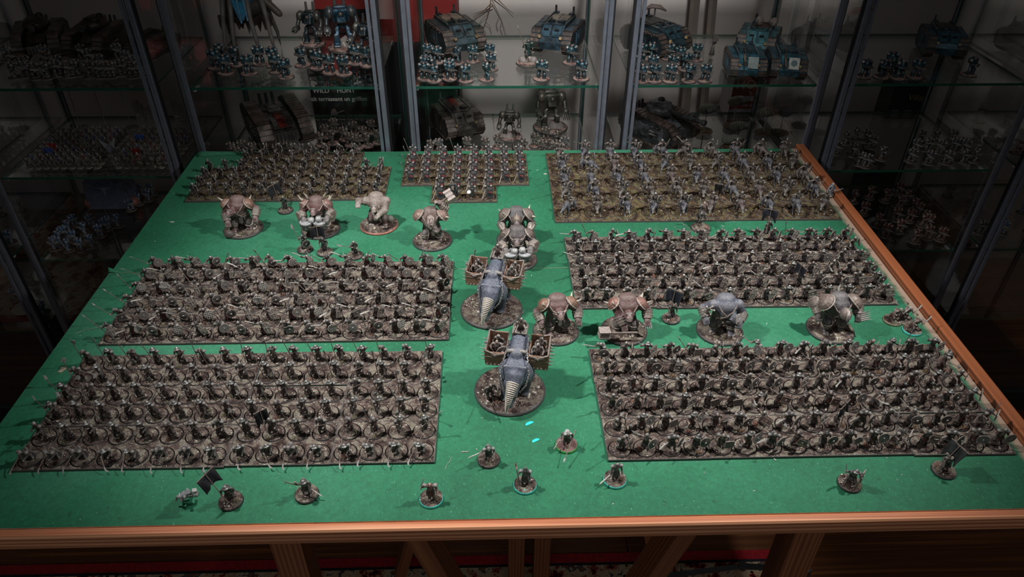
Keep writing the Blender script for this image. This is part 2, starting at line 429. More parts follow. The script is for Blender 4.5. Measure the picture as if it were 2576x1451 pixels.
# ------------------------------------------------------------------ table
table = bpy.data.objects.new('table_top', None); COL.objects.link(table)
tag(table, 'green painted gaming table top of two boards with pine rails', 'table')
XL, XR, YF, YB = -.566, .586, .447, 1.278
bxm('board', (XL, YF, TZ-.016), (XR, .8840, TZ), EDGE, table, 'front half of the green board', .0002, GREEN)
bxm('board', (XL+.002, .8843, TZ-.016), (XR, YB, TZ), EDGE, table, 'back half of the green board', .0002, GREEN)
bxm('front_rail', (XL-.30, YF-.010, TZ-.023), (XR+.016, YF-.0003, TZ+.0006), PINE, table, 'varnished pine front edge', .004)
bxm('side_rail', (XR+.0003, YF, TZ-.03), (XR+.016, YB+.003, TZ+.009), PINEY, table, 'raised varnished pine lip on the right edge', .002)
def strip_lift(u, v): return (XL*1000+8+u*118, YB*1000-17+u*12+v*(17-u*12)*1.0, TZ*1000+.6+5*math.sin(v*2.6)*(1-u*.8))
link('peeling_strip', MB().sheet(strip_lift, 12, 6, .8).build('peeling_strip', (GREEN,), True), table, None, 'lifted strip of green covering at the back corner')
def curl(u, v): return (XL*1000-1+u*14, 884+v*5-u*2, TZ*1000+1+6*(1-u)*v)
link('peeling_edge', MB().sheet(curl, 6, 4, .6).build('peeling_edge', (GREEN,), True), table)
TURQ = plain('turquoise_underpaint', C(40, 190, 196), .5, 0, .05)
for px, py, s in ((1331, 1064, 10), (1347, 1107, 9)):
    p = at(px, py); pol = [(math.cos(t)*s*(.5+.12*math.sin(3*t)), math.sin(t)*s*(.24+.05*math.cos(2*t))) for t in [i*2*PI/12 for i in range(12)]]
    link('bare_patch', MB().prism(pol, .3, Matrix.Rotation(PI/2, 4, 'X') @ Matrix.Rotation(.5, 4, 'Y')).build('bare_patch', (TURQ,)), table, Matrix.Translation(p), 'turquoise patch where the green paint has chipped')

# trestles
LZ = lambda x, y: .0116 if y < .9 else 0.0
def trestle(xa, xb, s, label):
    t = bpy.data.objects.new('trestle', None); COL.objects.link(t); tag(t, label, 'trestle', 'trestles under the table')
    zt = TZ-.0235
    for y0, y1, x in ((.50, .50, xa), (1.12, 1.12, xa+s*.02)):
        beam('leg', (x, y0, LZ(x, y0)), (x, y1, zt), .034, .034, LEGW, t)
    beam('leg', (xa+s*.27, .80, .0116), (xa+s*.27, .80, zt), .03, .03, LEGW, t)
    beam('brace', (xa+s*.14, .48, zt-.002), (xa+s*.26, .48, .30), .036, .02, LEGW, t)
    beam('brace', (xa+s*.20, .78, zt-.002), (xa+s*.05, .78, .12), .036, .02, LEGW, t)
    beam('cross_bar', (xa-s*.02, .50, zt+.001-.016), (xa-s*.02, 1.14, zt-.015), .03, .03, LEGW, t)
    return t
trestle(-.236, 0, 1, 'pine trestle under the left half of the table')
trestle(.352, 0, -1, 'pine trestle under the right half of the table')
# folded steel stay on the carpet
stay = bpy.data.objects.new('folding_stay', None); COL.objects.link(stay); tag(stay, 'grey steel folding stay below the right table half', 'bracket')
GALV = plain('grey_steel', C(120, 122, 124), .4, .8, .15, 30)
pa, pb, pc = at(1640, 1452, -.64), at(1868, 1424, -.64), at(2035, 1433, -.64)
beam('arm', pa, pb, .010, .003, GALV, stay); beam('arm', pb, pc, .012, .003, GALV, stay)
link('pivot', MB().tube((0, 0, -3), (0, 0, 4), 9, 9, STEEL, 16).build('pivot', (GALV,)), stay, Matrix.Translation(pb))
beam('bracket_leg', (pc.x, pc.y, .0116), pc, .012, .003, GALV, stay)

# crumbs lying on the table
random.seed(11); mb = MB(); ncr = 0
while ncr < 260:
    x, y = random.uniform(XL+.01, XR-.02), random.uniform(YF+.004, YB-.01)
    c = random.choice([C(190, 205, 190), C(150, 170, 150), C(40, 60, 50), C(170, 160, 140), C(210, 210, 200)])
    r = random.uniform(.3, 1.0); a = random.random()*PI
    mb.box((x*1000, y*1000, TZ*1000+.35), (r*random.uniform(.6, 1.9), r*.45, .3), c, (0, 0, a)); ncr += 1
cr = link('crumbs', mb.build('crumbs', (PAINT,)))
cr['kind'] = 'stuff'; tag(cr, 'pale crumbs and paint flecks scattered over the green board', 'debris')
def flake(px, py, pol, col, label, name='flake', th=.6):
    p = at(px, py, .0004); o = link(name, MB().prism(pol, th, Matrix.Rotation(PI/2, 4, 'X'), col).build(name, (PAINT,)), None, Matrix.Translation(p)); tag(o, label, 'debris')
flake(432, 558, [(-4, 0), (-1, 1.8), (3, 1.5), (4, -1), (0, -1.6)], C(220, 225, 215), 'white paper flake near the left edge by the archers')
flake(156, 930, [(-4, -5), (-2, 0), (-4, 4), (1, 5), (3, 1), (5, -3), (1, -5)], C(190, 165, 120), 'torn beige scrap beside the near left block')
flake(1371, 437, [(-3.2, 0), (-1, 2.2), (2, 2.2), (3.6, .3), (1, -2)], C(190, 200, 180), 'pale oval chip left of the cavalry block')
flake(1169, 1136, [(-4, -.6), (4, -.6), (4, .6), (-4, .6)], C(90, 95, 88), 'thin grey sliver left of the caped figure')
for px, py, dx, dy, lb in ((228, 828, 30, 18, 'pale bristle fibre left of the middle left block'), (1128, 1165, 6, 18, 'fine pale hair beside the near left block')):
    pts = [(dx*(i/6-.5), dy*(i/6-.5)+2*math.sin(i), .5) for i in range(7)]
    o = link('fibre', MB().path(pts, .22, C(190, 190, 170), 4).build('fibre', (PAINT,)), None, Matrix.Translation(at(px, py))); tag(o, lb, 'debris')
# ------------------------------------------------------------------ miniature figures
def IK(S, H, l1, l2, hint):
    S, H = Vector(S), Vector(H); d = H-S; Ln = max(.1, min(d.length, l1+l2-.05)); u = d.normalized(); H = S+u*Ln
    a = (l1*l1-l2*l2+Ln*Ln)/(2*Ln); h = math.sqrt(max(0, l1*l1-a*a)); n = Vector(hint)-u*Vector(hint).dot(u); n.normalize()
    return S+u*a+n*h, H
def hum(lean=8, crouch=0.0, stride=3.0, rh=(-7, -6, 17), lh=(7, -6, 17), turn=0, skin=SKIN, top=BROWN, legs=DARK, boot=BLACK, arm=None,
        skirt=None, cloak=None, pauld=None, hood=None, bulk=1.0, pack=None, belt=LEATH, nose=True, elbow=(0, .6, -1)):
    """a 28 mm figure facing -Y; returns its limbs and where head and hands are"""
    arm = arm or top; P = []; l = math.radians(lean); u = Vector((0, -math.sin(l), math.cos(l)))
    pel = Vector((0, 0, 13.5-5*crouch)); ch = pel+u*7.4; nk = ch+u*3.4; hd = nk+u*2.0+Vector((0, -.9, 0)); k = bulk
    for s, sg in ((-1, -1), (1, 1)):
        hip = pel+Vector((s*1.9*k, 0, -.5)); ft = Vector((s*3.1*k, sg*stride, 1.1))
        kn, ft = IK(hip, ft, 6.8, 6.6, (s*.5, -1, .1))
        P += [('c', hip, kn, 2.2*k, 1.7*k, legs), ('c', kn, ft, 1.7*k, 1.3*k, boot), ('c', ft, ft+Vector((s*.6, -2.4, -.3)), 1.2, 1.0, boot)]
    P += [('e', pel, (3.2*k, 2.5*k, 2.6), None, top), ('c', pel+u*1.5, ch, 2.9*k, 3.5*k, top), ('e', ch+u*1.2, (4.6*k, 2.7*k, 2.5), (-l, 0, 0), top), ('e', pel+u*.8, (3.5*k, 2.9*k, .8), (-l, 0, 0), belt)]
    P += [('c', nk-u*1.2, nk+u*.6, 1.5, 1.4, skin), ('e', hd, (1.85, 2.1, 2.35), None, skin)]
    t = math.radians(turn); fv = Vector((math.sin(t), -math.cos(t), 0))
    if nose: P += [('c', hd+fv*1.9+Vector((0, 0, .3)), hd+fv*2.5+Vector((0, 0, -.5)), .45, .45, skin), ('e', hd+fv*1.3+Vector((0, 0, -1.3)), (1.1, 1.0, .8), None, skin)]
    P += [('e', ch-u*1.2+Vector((0, -1.6*k, 0)), (3.0*k, 1.9*k, 2.6), (-l, 0, 0), tuple(min(1, x*1.5) for x in top)), ('c', ch+u*2+Vector((-3.4*k, -2.0, 0)), pel+Vector((3.0*k, -2.4*k, 1.4)), .62, .62, LEATH), ('e', pel+Vector((2.7*k, -2.2*k, -.9)), (1.1, 1.0, 1.3), None, C(104, 84, 66)), ('e', pel+Vector((-2.8*k, -1.6*k, -1.2)), (.9, .9, 1.5), None, C(60, 50, 44))]
    out = {}
    for s, H, nm in ((-1, rh, 'R'), (1, lh, 'L')):
        sh = ch+u*1.6+Vector((s*4.5*k, 0, 0)); e, h = IK(sh, H, 5.3, 5.4, (s*elbow[0]+s*.6, elbow[1], elbow[2]))
        P += [('c', sh, e, 1.75*k, 1.4*k, arm), ('c', e, h, 1.4*k, 1.05, skin if arm is None else arm), ('e', h, (1.3, 1.3, 1.3), None, skin)]
        if pauld: P.append(('e', sh+Vector((s*.7, 0, .8)), (2.5*k, 2.6*k, 2.1), None, pauld))
        out[nm] = h
    if skirt: P += [('c', pel+Vector((0, 0, .5)), pel+Vector((0, .3, -5.5)), 3.1*k, 4.3*k, skirt)]
    if cloak: P += [('e', ch+Vector((0, 3.0, -3)), (4.4*k, 1.3, 7.2), (-.10-l*.6, 0, 0), cloak), ('e', pel+Vector((0, 4.4, -4.5)), (4.8*k, 1.3, 6), (.18, 0, 0), cloak), ('e', ch+u*2.2, (5.0*k, 3.2, 1.8), (-l, 0, 0), cloak)]
    if hood: P += [('e', hd+Vector((0, .7, .6)), (2.5, 2.6, 2.8), None, hood), ('c', hd+Vector((0, 1.2, 1.8)), hd+Vector((0, 3.0, 1.6)), 1.5, .6, hood), ('e', nk, (3.2, 2.6, 1.6), None, hood)]
    if pack: P += [('e', ch+Vector((0, 3.4, 0)), (2.6, 1.8, 3.0), None, pack)]
    out.update(head=hd, chest=ch, pel=pel, u=u)
    return P, out

# --- small gear, all built with the grip at the origin and the long axis on +Z
def g_pole(length, head='leaf', low=.38, col=WOOD):
    b = MB(); z0, z1 = -length*low, length*(1-low); b.tube((0, 0, z0), (0, 0, z1), .55, .5, col, 6)
    if head == 'leaf': b.prism([(0, z1+7), (1.3, z1+2.5), (.5, z1), (-.5, z1), (-1.3, z1+2.5)], .6, None, STEEL); b.tube((0, 0, z1-1.4), (0, 0, z1+.6), .8, .5, DSTEEL, 6)
    if head == 'halberd':
        arcp = [(.4+5.2*math.cos(t)-1.2, z1-1+4.6*math.sin(t)) for t in [(-1.2+2.4*i/7) for i in range(8)]]
        b.prism(arcp+[(1.0, z1+1.8), (.3, z1+.6), (.3, z1-3.0), (1.2, z1-3.8)], .6, None, STEEL); b.prism([(0, z1+6), (.8, z1), (-.8, z1)], .6, None, STEEL); b.prism([(-.3, z1), (-3.0, z1-.8), (-.3, z1-2)], .6, None, STEEL)
    if head == 'bill': b.prism([(-.5, z1-1), (.7, z1-1), (1.3, z1+3), (3.6, z1+6.2), (.9, z1+6), (-.4, z1+3.4)], .6, None, STEEL)
    return b.build('weapon', (HARD,))
def g_sword(length=17, curve=.25, wd=1.0):
    b = MB(); n = 7; o = []; i_ = []
    for i in range(n+1):
        t = i/n; z = 1.2+t*length; x = curve*length*.5*t*t; w_ = wd*(1.0+.5*t if curve > .1 else 1.0)*(1 if i < n else .15)
        o.append((x+w_, z)); i_.append((x-w_*.7, z))
    b.prism(o+i_[::-1], .55, None, C(150, 148, 142)); b.box((0, 0, .8), (2.0, .5, .4), DSTEEL); b.tube((0, 0, -2.4), (0, 0, .8), .55, .55, LEATH, 6); b.ball((0, 0, -2.6), .8, DSTEEL, None, 0, 6, 4)
    return b.build('weapon', (HARD,))
def g_axe():
    b = MB(); b.tube((0, 0, -4), (0, 0, 12), .55, .5, WOOD, 6); b.prism([(.2, 11), (3.6, 13.2), (4.6, 10), (3.4, 6.6), (.2, 9)], .8, None, STEEL); return b.build('weapon', (HARD,))
def g_mace():
    b = MB(); b.tube((0, 0, -4), (0, 0, 10), .6, .6, WOOD, 6); b.ball((0, 0, 11.5), 1.9, DSTEEL, None, 0, 8, 6)
    for k in range(6): b.tube((0, 0, 11.5), (3.1*math.cos(k*1.05), 3.1*math.sin(k*1.05), 11.5), .6, .05, STEEL, 5)
    return b.build('weapon', (HARD,))
def g_bow(h=13):
    b = MB(); pts = []
    for i in range(13):
        t = -1+2*i/12; pts.append((0, -3.6*(1-t*t)+(2.2*max(0, abs(t)-.8)/.2 if abs(t) > .8 else 0)*-.4, t*h))
    b.path(pts, [.3+.35*(1-abs(-1+2*i/12)) for i in range(13)], WOOD, 6); b.tube((0, pts[0][1], -h), (0, pts[-1][1], h), .14, .14, BONE, 4)
    return b.build('bow', (HARD,))
def disc(r, k=20): return [(r*math.cos(2*PI*i/k), r*math.sin(2*PI*i/k)) for i in range(k)]
def g_shield(kind, col=C(92, 84, 78)):
    """face towards -Y"""
    b = MB()
    if kind in ('round', 'grid', 'boss'):
        R_ = 6.6
        if kind == 'round':
            n = 5
            for i in range(n):
                x0 = -R_+2*R_*i/n; x1 = x0+2*R_/n-.25; hh = lambda x: math.sqrt(max(.6, R_*R_-x*x))
                xm = (x0+x1)/2
                b.prism([(x0, -hh(x0)), (xm, -hh(xm)), (x1, -hh(x1)), (x1, hh(x1)), (xm, hh(xm)), (x0, hh(x0))], 1.0, None, tuple(c*(.85+.3*((i*7) % 3)/2) for c in col))
        elif kind == 'grid':
            b.prism(disc(R_-.3), .7, None, C(46, 42, 42))
            for t in (-2.7, 0, 2.7):
                w_ = math.sqrt(R_*R_-t*t)-.2
                b.box((t, -.6, 0), (.5, .5, w_), C(150, 146, 140)); b.box((0, -.6, t), (w_, .5, .5), C(150, 146, 140))
        else:
            b.lathe([(R_, 0), (R_-.3, .9), (R_*.5, 1.7), (.1, 2.1)], (0, .5, 0), C(54, 48, 46), 20, (0, -1, 0)); b.ball((0, -1.8, 0), (1.5, 1.0, 1.5), STEEL)
        rim = [(R_*math.cos(2*PI*i/20), -.1, R_*math.sin(2*PI*i/20)) for i in range(21)]
        b.path(rim, .55, C(120, 114, 106) if kind != 'round' else C(104, 96, 88), 6, 0, False)
        if kind == 'round': b.ball((0, -.7, 0), (1.2, .9, 1.2), STEEL)
    elif kind == 'rect':
        n = 4
        for i in range(n): b.box((-4.5+3.0*i, 0, 0), (1.42, .5, 7.0-.5*abs(i-1.5)), tuple(c*(.8+.35*((i*5) % 3)/2) for c in col))
        for z in (-4.2, 4.2): b.box((0, -.7, z), (6.2, .35, .6), C(126, 120, 112))
        b.ball((0, -.8, 0), (1.2, .8, 1.2), STEEL)
    elif kind == 'grille':
        b.box((0, .1, 0), (5.6, .35, 5.6), C(52, 46, 44))
        for t in (-5.2, -2.6, 0, 2.6, 5.2): b.box((t, -.5, 0), (.45, .4, 5.6), C(112, 100, 92)); b.box((0, -.6, t), (5.6, .4, .45), C(112, 100, 92))
    elif kind == 'long':
        pol = [(-3.2, -9), (3.2, -9), (4.6, -2), (4.6, 5), (2.2, 8), (4.0, 11), (0, 9), (-4.0, 11), (-2.2, 8), (-4.6, 5), (-4.6, -2)]
        b.prism(pol, 1.0, None, C(132, 122, 114)); b.prism([(x*.8, z*.8) for x, z in pol], 1.7, None, C(104, 94, 88)); b.box((0, -1.0, -1), (.5, .4, 7), C(150, 144, 136)); b.box((0, -1.0, 2), (3.4, .4, .5), C(150, 144, 136))
    elif kind == 'notched':
        b.prism([(-6, -5), (-3, -6.6), (3, -6.6), (6, -5), (4.6, 0), (6.2, 6), (2.5, 5), (0, 6.2), (-2.5, 5), (-6.2, 6), (-4.6, 0)], 1.0, None, C(44, 40, 44)); b.ball((0, -.8, 0), (1.4, 1, 1.4), STEEL); b.prism([(-6.4, -5.4), (-3, -7.2), (3, -7.2), (6.4, -5.4), (4.9, 0), (6.7, 6.5), (2.5, 5.5), (0, 6.8), (-2.5, 5.5), (-6.7, 6.5), (-4.9, 0)], .6, None, C(126, 120, 112))
    elif kind == 'tower':
        def f(u, v): a = (u-.5)*2.0; return (6.4*math.sin(a), -6.4*math.cos(a)+5.2, -9.5+19*v+(1.2*(1-(2*u-1)**2) if v > .99 else 0))
        b.sheet(f, 8, 6, .9, C(34, 36, 44))
        def e(u, v): a = (u-.5)*1.0; return (6.9*math.sin(a), -6.9*math.cos(a)+5.2, 1.6+3.2*v+2.0*math.sin(u*5)*(1-v))
        b.sheet(e, 6, 2, .3, C(150, 26, 34))
    return b.build('shield', (HARD,))
def g_helm(kind):
    b = MB()
    if kind == 'kettle': b.lathe([(4.0, -.5), (3.9, -.1), (2.5, .5), (2.3, 1.7), (1.5, 3.0), (.2, 3.6)], (0, 0, 0), STEEL, 14); b.prism([(-2.2, 1.2), (-1.4, 2.8), (0, 3.9), (1.4, 2.8), (2.2, 1.2)], .5, Matrix.Rotation(PI/2, 4, 'Z'), C(150, 150, 146))
    elif kind == 'spike': b.lathe([(2.45, -1.6), (2.5, .2), (2.0, 1.8), (.8, 3.0), (.35, 3.8), (.1, 5.4)], (0, 0, 0), DSTEEL, 12); b.box((0, -2.3, -.6), (.35, .3, 1.3), STEEL)
    elif kind == 'cap': b.lathe([(2.45, -1.2), (2.5, .4), (1.9, 1.9), (.9, 2.6), (.1, 2.8)], (0, 0, 0), STEEL, 12); b.path([(0, -2.4, .2), (0, -1.5, 2.2), (0, 0, 3.1), (0, 1.5, 2.2), (0, 2.4, .2)], .45, C(140, 138, 132), 5)
    elif kind == 'horned':
        b.lathe([(2.45, -1.4), (2.5, .4), (1.9, 1.9), (.1, 2.7)], (0, 0, 0), DSTEEL, 12)
        for s in (-1, 1): b.path([(s*2, 0, .8), (s*4, -.4, 1.8), (s*4.6, -.8, 4.2)], [.8, .55, .1], BONE, 6)
    elif kind == 'tall': b.lathe([(2.5, -3.0), (2.6, -.5), (2.3, 1.2), (1.4, 2.8), (.3, 4.4)], (0, 0, 0), C(52, 54, 62), 12); b.box((0, -2.5, -.6), (.5, .4, 1.8), C(70, 72, 80)); b.prism([(-2.4, .5), (-.2, 4.6), (1.2, 6), (.9, 3.4), (2.4, .4)], .5, Matrix.Rotation(PI/2, 4, 'Z'), C(40, 42, 48))
    return b.build('helmet', (METAL,), True)
def g_banner(wd=22, ht=18, col=C(22, 24, 30), seed=1, emblem=None, pole=44):
    rd = random.Random(seed); b = MB(); tails = [rd.uniform(.55, 1.0) for _ in range(9)]; tails[0] = tails[8] = 1.15; tails[1] = 1.0; tails[7] = 1.05
    def f(u, v):
        i = u*8; a = int(min(7, i)); tl = tails[a]+(tails[a+1]-tails[a])*(i-a)
        return ((u-.5)*wd*(1-.12*v), 1.3*math.sin(u*9+v*2)*(.3+v), -v*ht*tl)
    b.sheet(f, 16, 6, .5, col)
    cl = b.build('flag', (CLOTH,), True)
    p = MB(); p.tube((0, 1.0, -pole), (0, 1.0, 3), .6, .5, WOOD, 6); p.tube((-wd*.52, .8, .4), (wd*.52, .8, .4), .5, .5, WOOD, 6)
    for i in range(5): p.ball((-wd*.42+wd*.21*i, .6, .2), .8, DSTEEL, None, 0, 6, 4)
    p.prism([(0, 7), (1, 4), (0, 2.5), (-1, 4)], .6, Matrix.Translation((0, 1, 0)), STEEL)
    subs = [('flag', cl, None, 'ragged dark cloth')]
    if emblem:
        e = MB(); e.prism(emblem, .5, Matrix.Translation((0, -1.1, -ht*.45)), C(120, 24, 28)); subs.append(('emblem', e.build('emblem', (PAINT,)), None, 'dark red painted emblem'))
    return ('banner_pole', p.build('banner_pole', (HARD,)), None, None, subs)

# --- bases
def base_set(r, seed, rim=BLACK, h=3.2, ground=GROUND, tuft_cols=(C(134, 128, 62), C(176, 108, 60), C(150, 140, 84)), ntuft=1, ngrit=26, rough=.45):
    rd = random.Random(seed); b = MB(); n = 28
    b.lathe([(r, 0), (r*1.0, h*.55), (r*.95, h)], (0, 0, 0), rim, n)
    rings = [0, .25, .45, .62, .78, .9, .95]; vs = []; fs = []
    for j, q in enumerate(rings):
        for i in range(n):
            t = 2*PI*i/n; z = h+.05+(0 if j == len(rings)-1 else rough*(noise.noise((q*r*.35*math.cos(t)+seed*7.1, q*r*.35*math.sin(t), seed))+.35))
            vs.append((q*r*math.cos(t), q*r*math.sin(t), z))
    for j in range(len(rings)-1):
        for i in range(n): fs.append((j*n+i, j*n+(i+1) % n, (j+1)*n+(i+1) % n, (j+1)*n+i))
    b._add(vs, fs, BROWN, 1)
    me = b.build('base', (HARD, ground), True)
    g = MB(); cl = [(rd.uniform(0, 2*PI), rd.uniform(.35, .75)*r) for _ in range(3)]
    for i in range(ngrit):
        t0, q = cl[i % 3]; x, y = q*math.cos(t0)+rd.gauss(0, r*.17), q*math.sin(t0)+rd.gauss(0, r*.17)
        if math.hypot(x, y) > r*.9: continue
        s = rd.uniform(.35, .85)*(r/12.5)**.5*(2.4 if rd.random() < .09 else 1)
        g.ball((x, y, h+.3), (s, s*rd.uniform(.6, 1), s*.6), rd.choice([C(150, 138, 122), C(118, 108, 96), C(186, 176, 158), C(132, 128, 110), C(208, 198, 178)]), (0, 0, rd.random()*3), 0, 5, 3)
    subs = [('gravel', g.build('gravel', (PAINT,)))]
    for k in range(ntuft):
        tb = MB(); c = rd.choice(tuft_cols); t0 = rd.uniform(0, 2*PI); q = rd.uniform(.5, .72)*r
        for i in range(34):
            x, y = q*math.cos(t0)+rd.gauss(0, 1.2), q*math.sin(t0)+rd.gauss(0, 1.2); a = rd.uniform(0, PI); e = Vector((rd.gauss(0, 1.5), rd.gauss(0, 1.5), rd.uniform(2.4, 4.8))); w_ = .42
            dx, dy = w_*math.cos(a), w_*math.sin(a); cc = tuple(v*rd.uniform(.7, 1.35) for v in c)
            tb._add([(x-dx, y-dy, h), (x+dx, y+dy, h), (x-dy*.6, y+dx*.6, h), (x+e.x, y+e.y, h+e.z)], [(0, 1, 3), (1, 2, 3), (2, 0, 3)], cc)
        subs.append(('grass_tuft', tb.build('grass_tuft', (PAINT,))))
    return ('base', me, None, None, subs)
BH = 3.2
BASES = [base_set(12.1, i, ntuft=1 if i % 3 else 0) for i in range(9)]
BASES_O = [base_set(12.1, 20+i, ntuft=1 if i % 4 else 0, tuft_cols=(C(204, 104, 50), C(210, 112, 54), C(140, 132, 62), C(206, 150, 70))) for i in range(9)]
BASES_D = [base_set(12.1, 40+i, ground=GROUNDB, ntuft=0, ngrit=12) for i in range(6)]
CAVB = [base_set(19.5, 60+i, ground=GROUNDB, ntuft=1, ngrit=24) for i in range(5)]

# --- movement trays: a slab with a round well for every base
def make_tray(nx, ny, cw, cd, rw, h, seed, ground):
    b = MB(); rd = random.Random(seed); n = 24; W_, D_ = nx*cw, ny*cd
    for i in range(nx):
        for j in range(ny):
            cx, cy = (i+.5)*cw, (j+.5)*cd; vs = []
            for k in range(n):
                t = 2*PI*(k+.5)/n; c_, s_ = math.cos(t), math.sin(t)
                f = min(cw/2/max(abs(c_), 1e-6), cd/2/max(abs(s_), 1e-6))
                vs += [(cx+rw*c_, cy+rw*s_, h), (cx+f*c_, cy+f*s_, h), (cx+rw*c_, cy+rw*s_, .6)]
            o = len(b.v); b.v += vs; b.c += [BROWN, BROWN, BLACK]*n
            for k in range(n):
                q = o+3*k; q2 = o+3*((k+1) % n); b.f += [(q, q+1, q2+1, q2), (q, q2, q2+2, q+2)]; b.m += [1, 0]
            ring = [o+3*k+2 for k in range(n)]; b.f.append(tuple(ring)); b.m.append(0)
            for sx, sy in ((-1, -1), (1, -1), (1, 1), (-1, 1)):   # fill the square corners
                a = math.atan2(sy*.999, sx*.999); ks = int((math.atan2(sy*cd, sx*cw) % (2*PI))/(2*PI/n)-.5+n) % n
                p0, p1 = o+3*ks+1, o+3*((ks+1) % n)+1; b.v.append((cx+sx*cw/2, cy+sy*cd/2, h)); b.c.append(BROWN); b.f.append((p0, len(b.v)-1, p1)); b.m.append(1)
    for lo, hi in (((0, -.6), (W_, 0)), ((0, D_), (W_, D_+.6)), ((-.6, -.6), (0, D_+.6)), ((W_, -.6), (W_+.6, D_+.6))):
        b.box(((lo[0]+hi[0])/2, (lo[1]+hi[1])/2, h/2), ((hi[0]-lo[0])/2, (hi[1]-lo[1])/2, h/2), BLACK)
    b.box((W_/2, D_/2, .3), (W_/2, D_/2, .3), BLACK)
    me = b.build('tray', (HARD, ground))
    g = MB()
    for i in range(nx*ny*16):
        x, y = rd.uniform(1, W_-1), rd.choice([rd.uniform(.5, 3.5), rd.uniform(D_-3.5, D_-.5), rd.uniform(1, D_-1)])
        cx, cy = (int(x/cw)+.5)*cw, (int(y/cd)+.5)*cd
        if math.hypot(x-cx, y-cy) < rw+.6: continue
        s = rd.uniform(.3, .8); g.ball((x, y, h+.15), (s, s*.8, s*.5), rd.choice([C(140, 130, 114), C(110, 104, 84), C(186, 176, 160), C(96, 84, 70)]), None, 0, 5, 3)
    return [('tray_body', me), ('gravel', g.build('gravel', (PAINT,)))]
PX, PY = 27.8, 29.7
TRAYS = [make_tray(4, 2, PX, PY, 12.95, 3.0, i, GROUND) for i in range(3)]
TRAYS_D = [make_tray(4, 2, PX, PY, 12.95, 3.0, 9+i, GROUNDB) for i in range(2)]
TRAY_C = [make_tray(2, 1, 46.6, 49.0, 20.0, 3.0, 30, GROUNDB), make_tray(2, 1, 46.6, 49.0, 20.0, 3.0, 31, GROUNDB)]

FS = .9
def figure(name, P, J, gear, faces=1500, vox=.5):
    """body + gear on top of a base"""
    return [('body', sculpt(name, P, vox, faces), MM((0, 0, BH), s=FS))] + [(g[0], g[1], Matrix.Translation((0, 0, BH*.001)) @ Matrix.Scale(FS, 4) @ (g[2] if len(g) > 2 else Matrix.Identity(4))) + tuple(g[3:]) for g in gear]
def hd_M(J, dz=.6, turn=0, tilt=0): return MM(J['head']+Vector((0, 0, dz)), e=(math.radians(tilt)*-1, 0, math.radians(turn)))
def at_hand(J, h, d, roll=0.0): return MM(J[h], d, roll=roll)

SH = {k: g_shield(k) for k in ('round', 'grid', 'boss', 'rect', 'grille', 'long', 'notched', 'tower')}
SHB = {'rect': g_shield('rect', C(98, 60, 50)), 'round': g_shield('round', C(78, 76, 76))}
HM = {k: g_helm(k) for k in ('kettle', 'spike', 'cap', 'horned', 'tall')}
PIKE, HALB, BILL, SPEAR = g_pole(46), g_pole(40, 'halberd'), g_pole(44, 'bill'), g_pole(40, 'leaf')
SPEAR_S = g_pole(30, 'bill', .55)
SWORD, SCIM, AXE, MACE, BOW = g_sword(16, .05, .8), g_sword(15, .35, 1.0), g_axe(), g_mace(), g_bow()

def shield_M(J, out=(0.4, -1, 0), dz=0, push=1.6, roll=0.0):
    d = Vector(out).normalized(); yaw = math.atan2(d.x, -d.y)
    return MM(J['L']+Vector((d.x*push, d.y*push, dz)), e=(0, roll, yaw)) if abs(d.z) < .1 else MM(J['L']+d*push+Vector((0, 0, dz)), e=(-math.asin(d.z), roll, yaw))

def unit_A():
    """kettle-hat pole-arm troops; returns (standing, crouched)"""
    st, cr = [], []; rd = random.Random(3); greys = [C(92, 86, 82), C(80, 72, 66), C(70, 66, 66), C(100, 90, 82), C(84, 66, 60)]
    gears = [HALB, BILL, PIKE, HALB, PIKE, BILL, HALB, PIKE]; hats = ['kettle', 'kettle', 'cap', 'kettle', None, 'kettle', None, 'kettle']
    for i in range(8):
        up = i % 3 != 2; c = greys[i % 5]
        d = Vector((-.22+.3*rd.random(), -.05-.2*rd.random(), 1)) if up else Vector((.9, -.35, .75))
        P, J = hum(lean=6+rd.random()*16, stride=rd.uniform(-3, 4), rh=(-5.5, -6.5, 20 if up else 16), lh=(-2.5 if up else 4, -6.5, 14.5), top=c, legs=C(60, 54, 52), skirt=rd.choice([c, C(66, 58, 56), C(62, 44, 42)]), cloak=rd.choice([None, C(58, 54, 56), None]), pauld=rd.choice([GREY, None, DSTEEL]), hood=None if hats[i] else C(70, 60, 58), turn=rd.uniform(-25, 25))
        g = [('weapon', gears[i], at_hand(J, 'R', d, rd.uniform(0, 3)))]
        if hats[i]: g.append(('helmet', HM[hats[i]], hd_M(J, .7, rd.uniform(-20, 20), rd.uniform(-4, 12))))
        st.append((figure('soldier', P, J, g), ('kettle-hat ' if hats[i] == 'kettle' else 'capped ' if hats[i] else 'hooded ') + {id(HALB): 'halberdier', id(BILL): 'billman', id(PIKE): 'pikeman'}[id(gears[i])]))
    for i in range(5):
        c = greys[(i+2) % 5]
        P, J = hum(lean=34+rd.random()*14, crouch=.75, stride=4.2*(1 if i % 2 else -1), rh=(-5, -9, 11), lh=(1.5, -11, 9), top=c, legs=C(58, 52, 50), skirt=C(62, 56, 54), cloak=C(78, 74, 76) if i % 2 else None, pauld=GREY, hood=C(80, 72, 74) if i % 2 else None, turn=rd.uniform(-15, 15))
        g = [('weapon', SPEAR_S, at_hand(J, 'R', Vector((-.35+.6*rd.random(), -1, -.62)), 0))]
        if not i % 2: g.append(('helmet', HM['kettle'], hd_M(J, .7, 0, 18)))
        cr.append((figure('soldier', P, J, g), ('kettle-hat' if not i % 2 else 'hooded')+' pikeman crouching'))
    return st, cr
